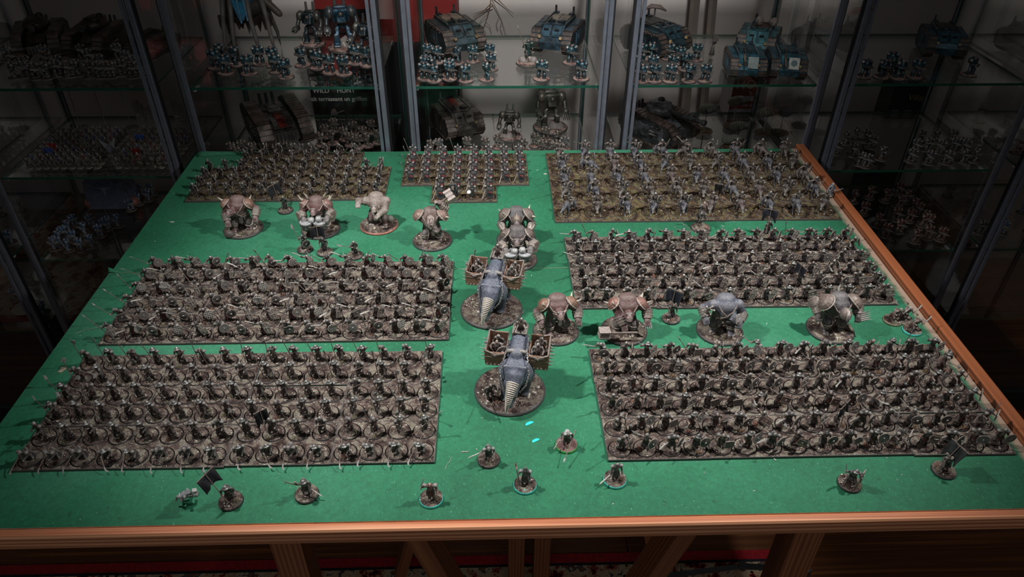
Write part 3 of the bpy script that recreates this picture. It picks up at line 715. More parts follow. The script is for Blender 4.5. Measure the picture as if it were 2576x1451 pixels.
def unit_B(seed, shields, reds, hats, weps, n=12, hunch=14):
    out = []; rd = random.Random(seed); tops = [C(86, 78, 72), C(74, 66, 62), C(64, 60, 62), C(96, 88, 80), C(78, 60, 54)]
    for i in range(n):
        wk = weps[i % len(weps)]; hk = hats[i % len(hats)]; sk = shields[i % len(shields)]; c = tops[i % 5]
        hi_ = wk in ('SWORD', 'SCIM', 'AXE') and i % 2 == 0
        rhp = (-8.5-rd.random()*2, -4-rd.random()*4, (25 if hi_ else 16)+rd.random()*2); lhp = (6.5+rd.random()*1.5, -6.0, 15.5+rd.random()*3)
        P, J = hum(lean=hunch*.5+rd.random()*hunch, crouch=rd.random()*.3, stride=rd.uniform(-4.5, 4.5), rh=rhp, lh=lhp, top=c, legs=C(56, 50, 50), skirt=reds[i % len(reds)], pauld=rd.choice([GREY, C(110, 100, 92), None]), cloak=rd.choice([None, None, C(56, 50, 54)]), turn=rd.uniform(-30, 30), bulk=1.05, arm=rd.choice([None, SKIN]))
        me = {'SPEAR': SPEAR, 'PIKE': PIKE, 'SWORD': SWORD, 'SCIM': SCIM, 'AXE': AXE, 'MACE': MACE}[wk]
        if wk in ('SPEAR', 'PIKE'): d = Vector((-.75+1.1*rd.random(), -.55*rd.random(), 1 if rd.random() < .75 else .35))
        else: d = Vector((-.5-.6*rd.random(), -.5, .9 if hi_ else -.1+.5*rd.random()))
        so = Vector((.15+.9*rd.random(), -1, .22*rd.random())).normalized()
        g = [('weapon', me, at_hand(J, 'R', d, rd.uniform(-.6, .6))), ('shield', (SHB if i % 3 == 2 and sk in SHB else SH)[sk], shield_M(J, so, rd.uniform(-1, 1.5), 1.8, rd.uniform(-.5, .5)))]
        if hk: g.append(('helmet', HM[hk], hd_M(J, .6, rd.uniform(-25, 25), rd.uniform(-4, 10))))
        nm = {'round': 'round plank shield', 'grid': 'round barred shield', 'boss': 'domed round shield', 'rect': 'plank shield', 'grille': 'square barred shield', 'long': 'tall forked shield', 'notched': 'black notched shield'}[sk]
        wn = {'SPEAR': 'spearman', 'PIKE': 'pikeman', 'SWORD': 'swordsman', 'SCIM': 'scimitar fighter', 'AXE': 'axeman', 'MACE': 'mace fighter'}[wk]
        out.append((figure('warrior', P, J, g), wn+' with '+nm))
    return out
def unit_E():
    out = []; rd = random.Random(8)
    for i in range(7):
        c = [C(52, 46, 46), C(60, 52, 50), C(48, 46, 52), C(66, 56, 52)][i % 4]
        P, J = hum(lean=4+rd.random()*14, stride=rd.uniform(-4, 4), rh=(-3, -3.5, 20) if i % 2 else (-6, -5, 15), lh=(7.5, -8, 19) if i % 2 else (8, -5, 14), top=c, legs=C(40, 36, 38), skirt=rd.choice([c, C(70, 52, 50)]), cloak=C(38, 36, 40) if i % 3 else None, hood=C(44, 40, 42) if i % 3 == 0 else None, turn=rd.uniform(-30, 30), skin=C(140, 120, 106))
        g = [('bow', BOW, at_hand(J, 'L', Vector((.25, 0, 1)) if i % 2 else Vector((.8, -.3, .7)), 0)), ('quiver', QUIV, MM(J['chest']+Vector((-1.5, 3.6, -1)), Vector((-.3, .25, 1))))]
        if i % 3: g.append(('helmet', HM['cap'], hd_M(J, .5)))
        out.append((figure('archer', P, J, g, 1200), ('hooded' if i % 3 == 0 else 'capped')+' archer'))
    return out
qb = MB(); qb.tube((0, 0, -4), (0, 0, 4.5), 1.2, 1.4, LEATH, 8)
for i in range(5): qb.tube((.6*math.cos(i*1.3), .6*math.sin(i*1.3), 4), (.8*math.cos(i*1.3), .8*math.sin(i*1.3), 7.4), .25, .3, BONE, 4)
QUIV = qb.build('quiver', (PAINT,))
def unit_F():
    out = []; rd = random.Random(9)
    for i in range(4):
        P, J = hum(lean=2+rd.random()*4, stride=1.5, rh=(-6.5, -3, 13), lh=(2.2+rd.random()*1.5, -7, 15), top=C(84, 82, 86), legs=C(40, 40, 46), skirt=C(42, 42, 50), pauld=C(130, 126, 122), turn=rd.uniform(-10, 10), skin=C(48, 48, 54), arm=C(92, 88, 88), bulk=1.05)
        g = [('shield', SH['tower'], shield_M(J, (.12, -1, 0), -3.5, 2.0)), ('helmet', HM['tall'], hd_M(J, .4)), ('weapon', PIKE if i % 2 else SWORD, at_hand(J, 'R', Vector((-.25, -.2, 1)) if i % 2 else Vector((-.5, -.5, -1))))]
        out.append((figure('guard', P, J, g, 1200), 'black tower-shield guard'))
    return out
def beast_prims(c, rd):
    """wolf-like mount, nose towards -Y, standing 19 mm at the shoulder"""
    P = []; d = tuple(v*.75 for v in c); hy = -15-rd.random()*2; hz = 13+rd.uniform(-4, 4); hx = rd.uniform(-3, 3)
    P += [('c', (0, 10, 14.5), (0, -5, 16.5), 4.6, 6.0, c), ('e', (0, -5, 19), (4.6, 6, 3.6), None, d), ('e', (0, 9, 15.5), (4.6, 5, 5), None, c), ('c', (0, -8, 17), (hx*.7, hy+2, hz+1), 4.6, 3.4, c),
          ('e', (hx, hy, hz), (3.2, 4.0, 3.2), None, c), ('c', (hx, hy-2, hz-1), (hx*1.15, hy-7, hz-2.6), 2.2, 1.5, d), ('c', (hx, hy-2, hz-2.6), (hx*1.1, hy-5.5, hz-4.2), 1.4, .9, d), ('c', (0, 13, 15.5), (2, 20, 9), 1.8, .6, d)]
    for s in (-1, 1): P += [('c', (hx+s*2.2, hy+1, hz+2.2), (hx+s*2.8, hy+2, hz+5.0), 1.0, .35, d)]
    for s in (-1, 1):
        o = rd.uniform(-3, 3)
        P += [('c', (s*3.6, -7, 14), (s*4.0, -6+o*.4, 7.5), 2.9, 1.9, c), ('c', (s*4.0, -6+o*.4, 7.5), (s*4.1, -7.5+o, 1.6), 1.7, 1.4, d), ('c', (s*4.1, -7.5+o, 1.3), (s*4.2, -10+o, 1.0), 1.5, 1.2, d)]
        P += [('c', (s*3.6, 10, 14), (s*4.4, 6.5-o*.4, 8.5), 3.4, 2.1, c), ('c', (s*4.4, 6.5-o*.4, 8.5), (s*4.2, 12-o, 5), 1.8, 1.3, d), ('c', (s*4.2, 12-o, 5), (s*4.2, 10.5-o, 1.4), 1.3, 1.2, d), ('c', (s*4.2, 10.5-o, 1.2), (s*4.3, 8-o, .9), 1.4, 1.1, d)]
    return P
def unit_G():
    out = []; rd = random.Random(12); cs = [C(60, 62, 74), C(72, 56, 54), C(78, 70, 64), C(52, 54, 66), C(62, 52, 48)]
    for i in range(6):
        m_ = sculpt('mount', beast_prims(cs[i % 5], rd), .8, 1300)
        P = []; rhp = Vector((-6.5, -5, 8+rd.random()*5)); lhp = Vector((5.5, -6.5, 6+rd.random()*4)); tc = [C(70, 62, 58), C(84, 74, 66), C(60, 56, 58)][i % 3]
        for s in (-1, 1): P += [('c', (s*1.5, 1, 0), (s*6.2, -2.5, -2.2), 2.0, 1.7, C(58, 48, 46)), ('c', (s*6.2, -2.5, -2.2), (s*6.0, 0, -8), 1.6, 1.2, DARK), ('c', (s*6.0, 0, -8.2), (s*6.4, -2.4, -8.6), 1.1, .9, DARK)]
        P += [('c', (0, 1, 0), (0, -1, 7), 2.9, 3.5, tc), ('e', (0, -1, 8.4), (4.6, 2.9, 2.4), None, tc), ('c', (0, -1.2, 9.5), (0, -1.8, 11.5), 1.5, 1.4, SKIN), ('e', (0, -2.2, 13), (2.0, 2.2, 2.4), None, SKIN), ('c', (0, -4.2, 13), (0, -4.9, 12.4), .5, .4, SKIN)]
        for s, H in ((-1, rhp), (1, lhp)):
            e, h = IK((s*4.6, -1, 9), H, 5.3, 5.4, (s, .4, -.6)); P += [('c', (s*4.6, -1, 9), e, 1.8, 1.4, tc), ('c', e, h, 1.4, 1.1, SKIN), ('e', h, (1.3,)*3, None, SKIN)]
            if s < 0: rhp = h
            else: lhp = h
        if i % 2: P += [('e', (0, 2.0, 4), (4.2, 1.4, 6.5), (-.15, 0, 0), C(50, 46, 50))]
        rider = sculpt('rider', P, .6, 800)
        seat = MM((0, 1, BH+22.5))
        subs = [('helmet', HM['cap' if i % 2 else 'spike'], MM((0, -2.2, 13.6)))]
        if i % 3 == 0: subs.append(('bow', BOW, MM(lhp, (.55, -.2, .8))))
        elif i % 3 == 1: subs.append(('weapon', SCIM, MM(rhp, (-.8, -.3, .8))))
        else: subs += [('weapon', SPEAR, MM(rhp, (-.5, -.9, .5))), ('shield', SH['boss'], MM(lhp+Vector((1.6, -1, 0)), e=(0, 0, .8)))]
        sd = MB(); sd.lathe([(5.4, -2.4), (5.2, 0), (3.6, 1.1)], (0, 0, 0), LEATH, 12, (0, 0, 1)); 
        spec = [('mount', m_, MM((0, 0, BH), s=1.12)), ('saddle', sd.build('saddle', (PAINT,), True), MM((0, 2, BH+22))), ('rider', rider, seat, None, subs)]
        out.append((spec, ['grey-blue', 'brown', 'pale brown', 'slate', 'dark brown'][i % 5]+' beast with '+['bow', 'scimitar', 'spear'][i % 3]+' rider'))
    return out

UA_st, UA_cr = unit_A()
UB = unit_B(21, ['round', 'long', 'grid', 'boss', 'rect', 'round', 'long', 'notched', 'round', 'grid', 'long', 'boss'], [C(96, 30, 30), C(64, 54, 52), C(84, 34, 32)], ['spike', 'cap', None, 'cap', 'horned'], ['SPEAR', 'SCIM', 'SPEAR', 'SPEAR', 'SCIM'])
UC = unit_B(22, ['rect', 'boss', 'rect', 'grille', 'boss', 'round'], [C(70, 60, 56), C(60, 56, 60), C(82, 44, 42)], ['cap', 'kettle', 'cap', None, 'spike'], ['SWORD', 'SCIM', 'AXE', 'SPEAR', 'SWORD', 'MACE'])
UD = unit_B(23, ['boss', 'rect', 'long', 'boss', 'rect', 'notched'], [C(58, 52, 56), C(76, 60, 58), C(62, 48, 60)], ['kettle', 'cap', None, 'cap', 'spike'], ['SCIM', 'SWORD', 'SPEAR', 'SCIM', 'SWORD'])
UE, UF, UG = unit_E(), unit_F(), unit_G()

def ranker_banner(seed, wd, ht, tilt, col, emblem=None, up=24, pole=34):
    P, J = hum(lean=8, stride=3, rh=(-5.5, -6, 18), lh=(5.5, -5, 14), top=C(78, 70, 66), legs=DARK, skirt=C(60, 52, 52), pauld=GREY)
    bp = g_banner(wd, ht, col, seed, emblem, pole); d = Vector(tilt).normalized()
    return figure('bearer', P, J, [('banner_pole', bp[1], MM(J['R']+d*up) @ rot_to(d), None, bp[4]), ('helmet', HM['cap'], hd_M(J, .6))]), 'banner bearer'
BN_A = ranker_banner(61, 17, 22, (-.1, .1, 1), C(24, 24, 28), [(-4, 1), (0, 7), (4, 5), (3, -1), (0, 2)], 24)
BN_C = ranker_banner(62, 24, 17, (0, .1, 1), C(28, 32, 44))
BN_D = ranker_banner(63, 24, 18, (.15, .1, 1), C(22, 24, 36))
RANK = ['front', 'second', 'third', 'fourth', 'fifth', 'sixth']
def block(x0, y0, ncol, nrow, trays, bases, pick, name, where, group, seed, jit=.35, skip=(), yaw=0.0):
    """trays of 4x2, front left corner at x0,y0 (metres on the table)"""
    rd = random.Random(seed)
    for tr in range(nrow):
        for tc in range(ncol):
            ox, oy = x0+tc*(4*PX+1.2)*.001+rd.uniform(-.0007, .0007), y0+tr*(2*PY+1.2)*.001+rd.uniform(-.0012, .0012)
            rz = rd.uniform(-.006, .006)+yaw
            place(trays[rd.randrange(len(trays))], 'movement_tray', (ox, oy, TZ), rz, 'brown textured movement tray, %s from left in %s row of %s' % (ORD[tc], RANK[tr], where), 'tray', 'movement trays')
            for j in range(2):
                for i in range(4):
                    rank, file = tr*2+j, tc*4+i
                    if (rank, file) in skip: continue
                    lx, ly = (i+.5)*PX*.001, (j+.5)*PY*.001
                    X, Y = ox+lx*math.cos(rz)-ly*math.sin(rz), oy+lx*math.sin(rz)+ly*math.cos(rz)
                    spec, look = pick(rd, rank, file)
                    b = bases[rd.randrange(len(bases))]
                    place([b]+spec, name, (X, Y, TZ+.0006), rd.gauss(0, jit), '%s, %s rank of %s, %s from left' % (look, RANK[rank], where, ORD[file]), 'miniature', group)
block(-.5165, .5180, 4, 3, TRAYS, BASES, lambda rd, r, f: BN_A if (r, f) == (1, 9) else rd.choice(UA_cr if r == 0 else UA_st), 'pole_soldier', 'near left block', 'pole-arm soldiers in the near left block', 101)
block(-.5105, .7205, 4, 3, TRAYS, BASES, lambda rd, r, f: rd.choice(UB), 'shield_warrior', 'middle left block', 'shield warriors in the middle left block', 102)
block(.1205, .5170, 4, 3, TRAYS, BASES_O, lambda rd, r, f: BN_C if (r, f) == (1, 9) else rd.choice(UC), 'hill_fighter', 'near right block', 'fighters in the near right block', 103)
block(.1115, .7820, 4, 3, TRAYS, BASES_O, lambda rd, r, f: BN_D if (r, f) == (1, 11) else rd.choice(UD), 'raider', 'middle right block', 'raiders in the middle right block', 104)
block(-.5235, 1.0895, 3, 2, TRAYS_D, BASES_D, lambda rd, r, f: rd.choice(UE), 'archer', 'archer block', 'archers in the back left block', 105, .9)
block(-.4685, 1.2115, 2, 1, TRAYS_D, BASES_D, lambda rd, r, f: rd.choice(UE), 'archer', 'rear archer trays', 'archers in the back left block', 106, .9)
block(-.1620, 1.1385, 2, 2, TRAYS_D, BASES_D, lambda rd, r, f: rd.choice(UF), 'shield_guard', 'black phalanx', 'guards in the back middle block', 107, .12)
block(-.1060, 1.0775, 1, 1, TRAYS_D, BASES_D, lambda rd, r, f: UF[0] if f != 1 else UF[1], 'shield_guard', 'forward phalanx tray', 'guards in the back middle block', 108, .12, ((0, 1), (0, 2)))
rd = random.Random(109)
for tr in range(5):
    for tc in range(5):
        ox, oy = .1005+tc*.0942+rd.uniform(-.0006, .0006), 1.0110+tr*.0496+rd.uniform(-.0006, .0006)
        place(TRAY_C[rd.randrange(2)], 'cavalry_tray', (ox, oy, TZ), 0, 'brown two-rider movement tray, %s from left in %s row of cavalry block' % (ORD[tc], RANK[tr]), 'tray', 'cavalry trays')
        for i in range(2):
            spec, look = rd.choice(UG)
            if (tr, tc, i) == (0, 2, 1):
                bp = g_banner(13, 15, C(16, 16, 20), 64, None, 30); spec, look = spec+[('banner_pole', bp[1], MM((6, 2, BH+52)), None, bp[4])], look+' and banner'
            place([CAVB[rd.randrange(5)]]+spec, 'beast_rider', (ox+(i+.5)*.0466, oy+.0245, TZ+.0006), rd.gauss(0, .28), '%s, %s rank of cavalry block, %s from left' % (look, RANK[tr], ORD[tc*2+i]), 'miniature', 'beast riders in the back right block')
# ------------------------------------------------------------------ trolls
def troll_prims(rh, lh, skin=C(122, 92, 90), legc=None, back=None, hx=0, hz=42, stride=5, smoothback=False, look=0, handc=None, tusk=False):
    P = []; legc = legc or skin; back = back or skin; J = {}; handc = handc or skin
    for s in (-1, 1):
        hip = Vector((s*7, 3, 21)); ft = Vector((s*10.5, s*stride-1, 3.2)); kn, ft = IK(hip, ft, 11.5, 11, (s*.35, -1, .1)); J['knee%d' % s] = kn; J['foot%d' % s] = ft
        P += [('c', hip, kn, 7.4, 5.8, legc), ('c', kn, ft, 5.6, 4.4, legc), ('e', ft+Vector((s*.5, -2.4, -1)), (4.6, 6.4, 2.6), None, skin)]
        for t in (-1.5, -.5, .5, 1.5): P.append(('c', ft+Vector((s*.5+t*2.0, -7.2, -1.4)), ft+Vector((s*.5+t*2.5, -10.0, -1.9)), 1.35, 1.15, skin))
    P += [('e', (0, 3, 22), (11.5, 9.5, 8), None, legc), ('e', (0, 1, 30), (12.5, 10.5, 11), None, skin), ('e', (0, -3, 41), (16, 11, 10.5), None, back), ('e', (0, 3, 47), (13.5, 11, 9.5), None, back), ('e', (0, -9, 35), (9, 5, 7), None, skin)]
    hd = Vector((hx, -17, hz-2.5)); t = math.radians(look); f = Vector((math.sin(t)*.74, -math.cos(t)*.74, .67)); J['head'] = hd; J['f'] = f; up = Vector((-math.sin(t)*.67, math.cos(t)*.67, .74)); sd = f.cross(up)
    face = tuple(min(1, c*1.35) for c in skin); dk = tuple(c*.45 for c in skin); q = lambda x, y, z: hd+sd*x+f*y+up*z
    P += [('c', (hx*.4, -5, hz), hd, 7, 5.6, back), ('e', hd, (6.0, 6.2, 6.2), None, skin), ('e', q(0, 4.4, -2.4), (4.4, 4.0, 3.4), None, face), ('c', q(-3.0, 6.6, -3.8), q(3.0, 6.6, -3.8), 1.25, 1.25, C(96, 30, 30)), ('e', q(0, 3.8, -5.6), (4.4, 4.0, 2.2), None, face),
          ('c', q(-3.4, 5.4, 2.6), q(3.4, 5.4, 2.6), 1.4, 1.4, dk), ('e', q(0, 7.4, -.6), (1.9, 1.8, 1.9), None, face), ('e', (hx*.6, -11, hz-9), (7, 5, 4.5), None, dk)]
    for s in (-1, 1): P += [('c', q(s*5, -.5, .6), q(s*8.6, -2, 2.6), 1.6, .6, skin), ('e', q(s*2.3, 5.9, 1.0), (1.3, 1.2, 1.1), None, BLACK), ('c', q(s*2.4, 7.4, -4.4), q(s*2.6, 8.0, -2.6), .55, .3, BONE), ('c', q(s*.9, 8.0, -.8), q(s*.9, 9.0, -1.0), .5, .45, dk)]
    for s, H, n in ((-1, rh, 'R'), (1, lh, 'L')):
        sh = Vector((s*15.5, -2, 43)); e, h = IK(sh, H, 15, 15, (s*1.0, .8, -.3)); J[n] = h; J['e'+n] = e; J['s'+n] = sh
        P += [('e', sh, (8, 7.5, 7.6), None, back), ('c', sh, e, 7, 5.6, back), ('c', e, h, 6.2, 4.4, handc), ('e', h, (4.6, 4.4, 4.2), None, handc)]
        u = (h-e).normalized(); side = u.cross(Vector((0, 0, 1)));
        side = side.normalized() if side.length > .2 else Vector((0, 1, 0)); nrm = side.cross(u)
        for q in (-1.5, -.5, .5, 1.5):
            a = h+u*3+side*q*2.0; m_ = a+u*3.2-nrm*1.2; P += [('c', a, m_, 1.5, 1.3, handc), ('c', m_, m_-nrm*3.0+u*.4, 1.3, 1.0, handc)]
        a = h+side*3.4*(-s); P.append(('c', a, a+u*3.5-side*s*1.0-nrm*1.5, 1.5, 1.1, handc))
    return P, J
def dome(r, h, col, rimc=C(150, 140, 128), spikes=0, n=14, spl=9):
    b = MB(); b.lathe([(r, 0), (r*.97, h*.3), (r*.8, h*.66), (r*.45, h*.93), (.2, h)], (0, 0, 0), col, n)
    b.path([(r*math.cos(2*PI*i/n), r*math.sin(2*PI*i/n), 0) for i in range(n+1)], .9, rimc, 5, 0, False)
    for k in range(spikes):
        a = 2*PI*k/spikes+.4; p = Vector((r*.75*math.cos(a), r*.75*math.sin(a), h*.6)); b.path([p, p+Vector((math.cos(a)*spl*.55, math.sin(a)*spl*.55, spl*.55))], [1.7, .1], BONE, 6)
    return b.build('pauldron', (HARD,), False)
def bracer(L_, r0, r1, col, plates=3, rimc=C(146, 138, 128)):
    b = MB()
    for k in range(plates):
        a, c = k/plates, (k+1)/plates; ra, rc = r0+(r1-r0)*a, r0+(r1-r0)*c
        b.lathe([(ra+.9, a*L_), (rc+.3, c*L_+.6)], (0, 0, 0), tuple(x*(.85+.2*k) for x in col), 10); b.path([((ra+1.0)*math.cos(2*PI*i/10), (ra+1.0)*math.sin(2*PI*i/10), a*L_) for i in range(11)], .45, rimc, 4, 0, False)
    return b.build('bracer', (HARD,))
def horn(pts, r, col=BONE, name='spike'): return MB().path(pts, [r*(1-i/(len(pts)-1))+.12 for i in range(len(pts))], col, 7).build(name, (PAINT,), True)
def drum():
    b = MB(); b.lathe([(8.6, 0), (9.6, 2), (10.2, 7), (10.0, 12)], (0, 0, 0), C(64, 62, 66), 18); b.lathe([(10.6, 10.6), (10.6, 12.4), (9.8, 12.6)], (0, 0, 0), C(96, 96, 98), 18)
    hd = MB(); hd.lathe([(10.0, 12.2), (9.6, 12.9), (.1, 13.2)], (0, 0, 0), C(150, 152, 156), 18)
    for k in range(9):
        a = 2*PI*k/9; b.prism([(-1.8, 4), (1.8, 4), (0, 9.5)], .8, Matrix.Rotation(a, 4, 'Z') @ Matrix.Translation((0, -10.2, 0)), C(110, 106, 102))
    return ('drum', b.build('drum', (HARD,)), None, None, [('drum_head', hd.build('drum_head', (HARD,)), None, 'pale grey drum skin')])
DRUM = drum()
def mallet(): b = MB(); b.tube((0, 0, -8), (0, 0, 9), 1.7, 1.9, C(70, 68, 66), 8); b.lathe([(1.5, 8), (4.6, 9.5), (5.2, 13), (4.6, 16.5), (1.5, 18)], (0, 0, 0), C(148, 150, 150), 12); return b.build('mallet', (HARD,), True)
def hammer(hd=(6, 6, 9), Ls=34):
    b = MB(); b.tube((0, 0, -Ls*.4), (0, 0, Ls*.6), 1.6, 1.6, C(76, 62, 54), 8); z = Ls*.6+hd[1]*.5
    b.box((0, 0, z), (hd[2], hd[0]*.6, hd[1]*.75), C(96, 84, 80)); 
    for s in (-1, 1): b.box((s*hd[2]*.85, 0, z), (hd[2]*.22, hd[0]*.72, hd[1]*.9), C(140, 128, 122)); 
    b.box((0, 0, z), (hd[2]*.2, hd[0]*.68, hd[1]*.85), C(130, 120, 116))
    return b.build('hammer', (HARD,))
def club():
    b = MB(); b.path([(0, 0, -6), (0, 0, 10), (0, 0, 22), (0, 0, 30)], [2.0, 2.4, 3.4, 3.0], C(92, 74, 68), 8)
    for z in (9, 17, 24): b.lathe([(3.4, z), (3.9, z+.8), (3.4, z+1.8)], (0, 0, 0), C(120, 98, 92), 8)
    return b.build('club', (HARD,))
def spiky_mace():
    b = MB(); b.tube((0, 0, -4), (0, 0, 14), 1.6, 1.8, C(60, 50, 46), 8); b.ball((0, 0, 19), (8, 6, 7), C(60, 46, 40), None, 0, 12, 8)
    for k in range(11): 
        a = PI*k/10; p = Vector((7.2*math.cos(a), -3.0, 19+6*math.sin(a)*.6)); b.path([p, p+Vector((3.4*math.cos(a), -3.6, 4.6*math.sin(a)+.4))], [1.0, .15], C(180, 172, 160), 5)
    return b.build('mace', (HARD,))
def skirt_plates(col):
    b = MB()
    for k in range(10):
        a = 2*PI*k/10+.2; M = Matrix.Translation((12.4*math.sin(a), 3-10.6*math.cos(a), 22)) @ Matrix.Rotation(a, 4, 'Z') @ Matrix.Rotation(-.22, 4, 'X')
        b.prism([(-3.4, 2), (3.4, 2), (3.0, -7), (0, -10-(k % 2)*2), (-3.0, -7)], .9, M, tuple(c*(.75+.2*(k % 3)) for c in col))
    b.path([(12.4*math.cos(t), 3+10.4*math.sin(t), 24) for t in [2*PI*i/18 for i in range(19)]], 1.2, C(96, 84, 74), 6, 0, False)
    return b.build('loin_plates', (HARD,))
def crown(hd, col=C(120, 100, 92)):
    b = MB(); ring = [(hd.x+6.6*math.cos(t), hd.y+1.5+6.2*math.sin(t), hd.z+2.2) for t in [2*PI*i/16 for i in range(17)]]; b.path(ring, .9, col, 6, 0, False)
    for k in range(7):
        a = PI*k/6; p = Vector((hd.x+6.6*math.cos(a), hd.y+1.5-6.2*math.sin(a)*.6, hd.z+3)); b.path([p, p+Vector((3.2*math.cos(a), -1, 3.4))], [1.3, .1], C(156, 140, 130), 5)
    return b.build('spiked_collar', (HARD,))
def straps(col=C(112, 100, 92)):
    b = MB()
    for s in (-1, 1): b.path([(s*12, -9, 47), (s*7, -14.2, 40), (0, -14.8, 33), (-s*7, -11, 27)], 1.0, col, 5)
    for z in (29, 32.5): b.path([(-11.5, -5, z+1), (-6, -10.5, z), (0, -12.4, z-.6), (6, -10.5, z), (11.5, -5, z+1)], .8, col, 5)
    return b.build('chest_straps', (HARD,))
BIGB = lambda seed, r=31, rim=BLACK, **k: base_set(r, seed, rim, 3.6, ntuft=3, ngrit=60, rough=1.1, **k)
def big_gravel(seed, r):
    rd = random.Random(seed); b = MB()
    for k in range(3):
        a, q = rd.uniform(0, 2*PI), rd.uniform(.45, .85)*r; s = rd.uniform(1.6, 3); b.ball((q*math.cos(a), q*math.sin(a), 4.0), (s, s*.75, s*.7), C(196, 182, 150), (0, 0, a), 0, 7, 5)
    return ('pebbles', b.build('pebbles', (PAINT,), True))
def put_troll(px, py, spec, label, seed, rz=0.0, r=31, rim=BLACK, bottom=True, group='armoured trolls', scale=1.0, rimlabel=None):
    p = at(px, py); 
    if bottom: p.y += r*.001
    bs = BIGB(seed, r, rim); bs = bs[:3]+(rimlabel,)+(bs[4]+[big_gravel(seed, r)],)
    root = place([bs], 'troll_figure', p, 0, label, 'miniature', group)
    for q in spec: add_part((q[0], q[1], Matrix.Rotation(rz, 4, 'Z') @ Matrix.Translation((0, 0, .0036)) @ Matrix.Scale(scale, 4) @ (q[2] if len(q) > 2 and q[2] is not None else Matrix.Identity(4)))+tuple(q[3:]), root)
def armour(J, col=C(100, 74, 62), sp=(3, 3), steel=C(104, 94, 86), brL=True, brR=True, greaves=True, big=1.0):
    out = []
    for s, n, k in ((-1, 'R', sp[0]), (1, 'L', sp[1])):
        if k >= 0: out.append(('pauldron', dome(9.2*big, 7.5*big, col, spikes=k), MM(J['s'+n]+Vector((s*2.2, .5, 1.0)), Vector((s*.85, .05, .75)))))
        if (n == 'R' and brR) or (n == 'L' and brL): d = J[n]-J['e'+n]; out.append(('bracer', bracer(d.length*.72, 6.6, 5.6, steel), MM(J['e'+n]+d*.08, d)))
    if greaves:
        for s in (-1, 1): d = J['foot%d' % s]-J['knee%d' % s]; out.append(('greave', bracer(d.length*.62, 6.2, 5.2, steel, 2), MM(J['knee%d' % s]+d*.05, d)))
    out.append(('loin_plates', skirt_plates(C(74, 62, 56)))); out.append(('chest_straps', straps()))
    return out
PSK, PBK = C(124, 94, 94), C(102, 70, 66)
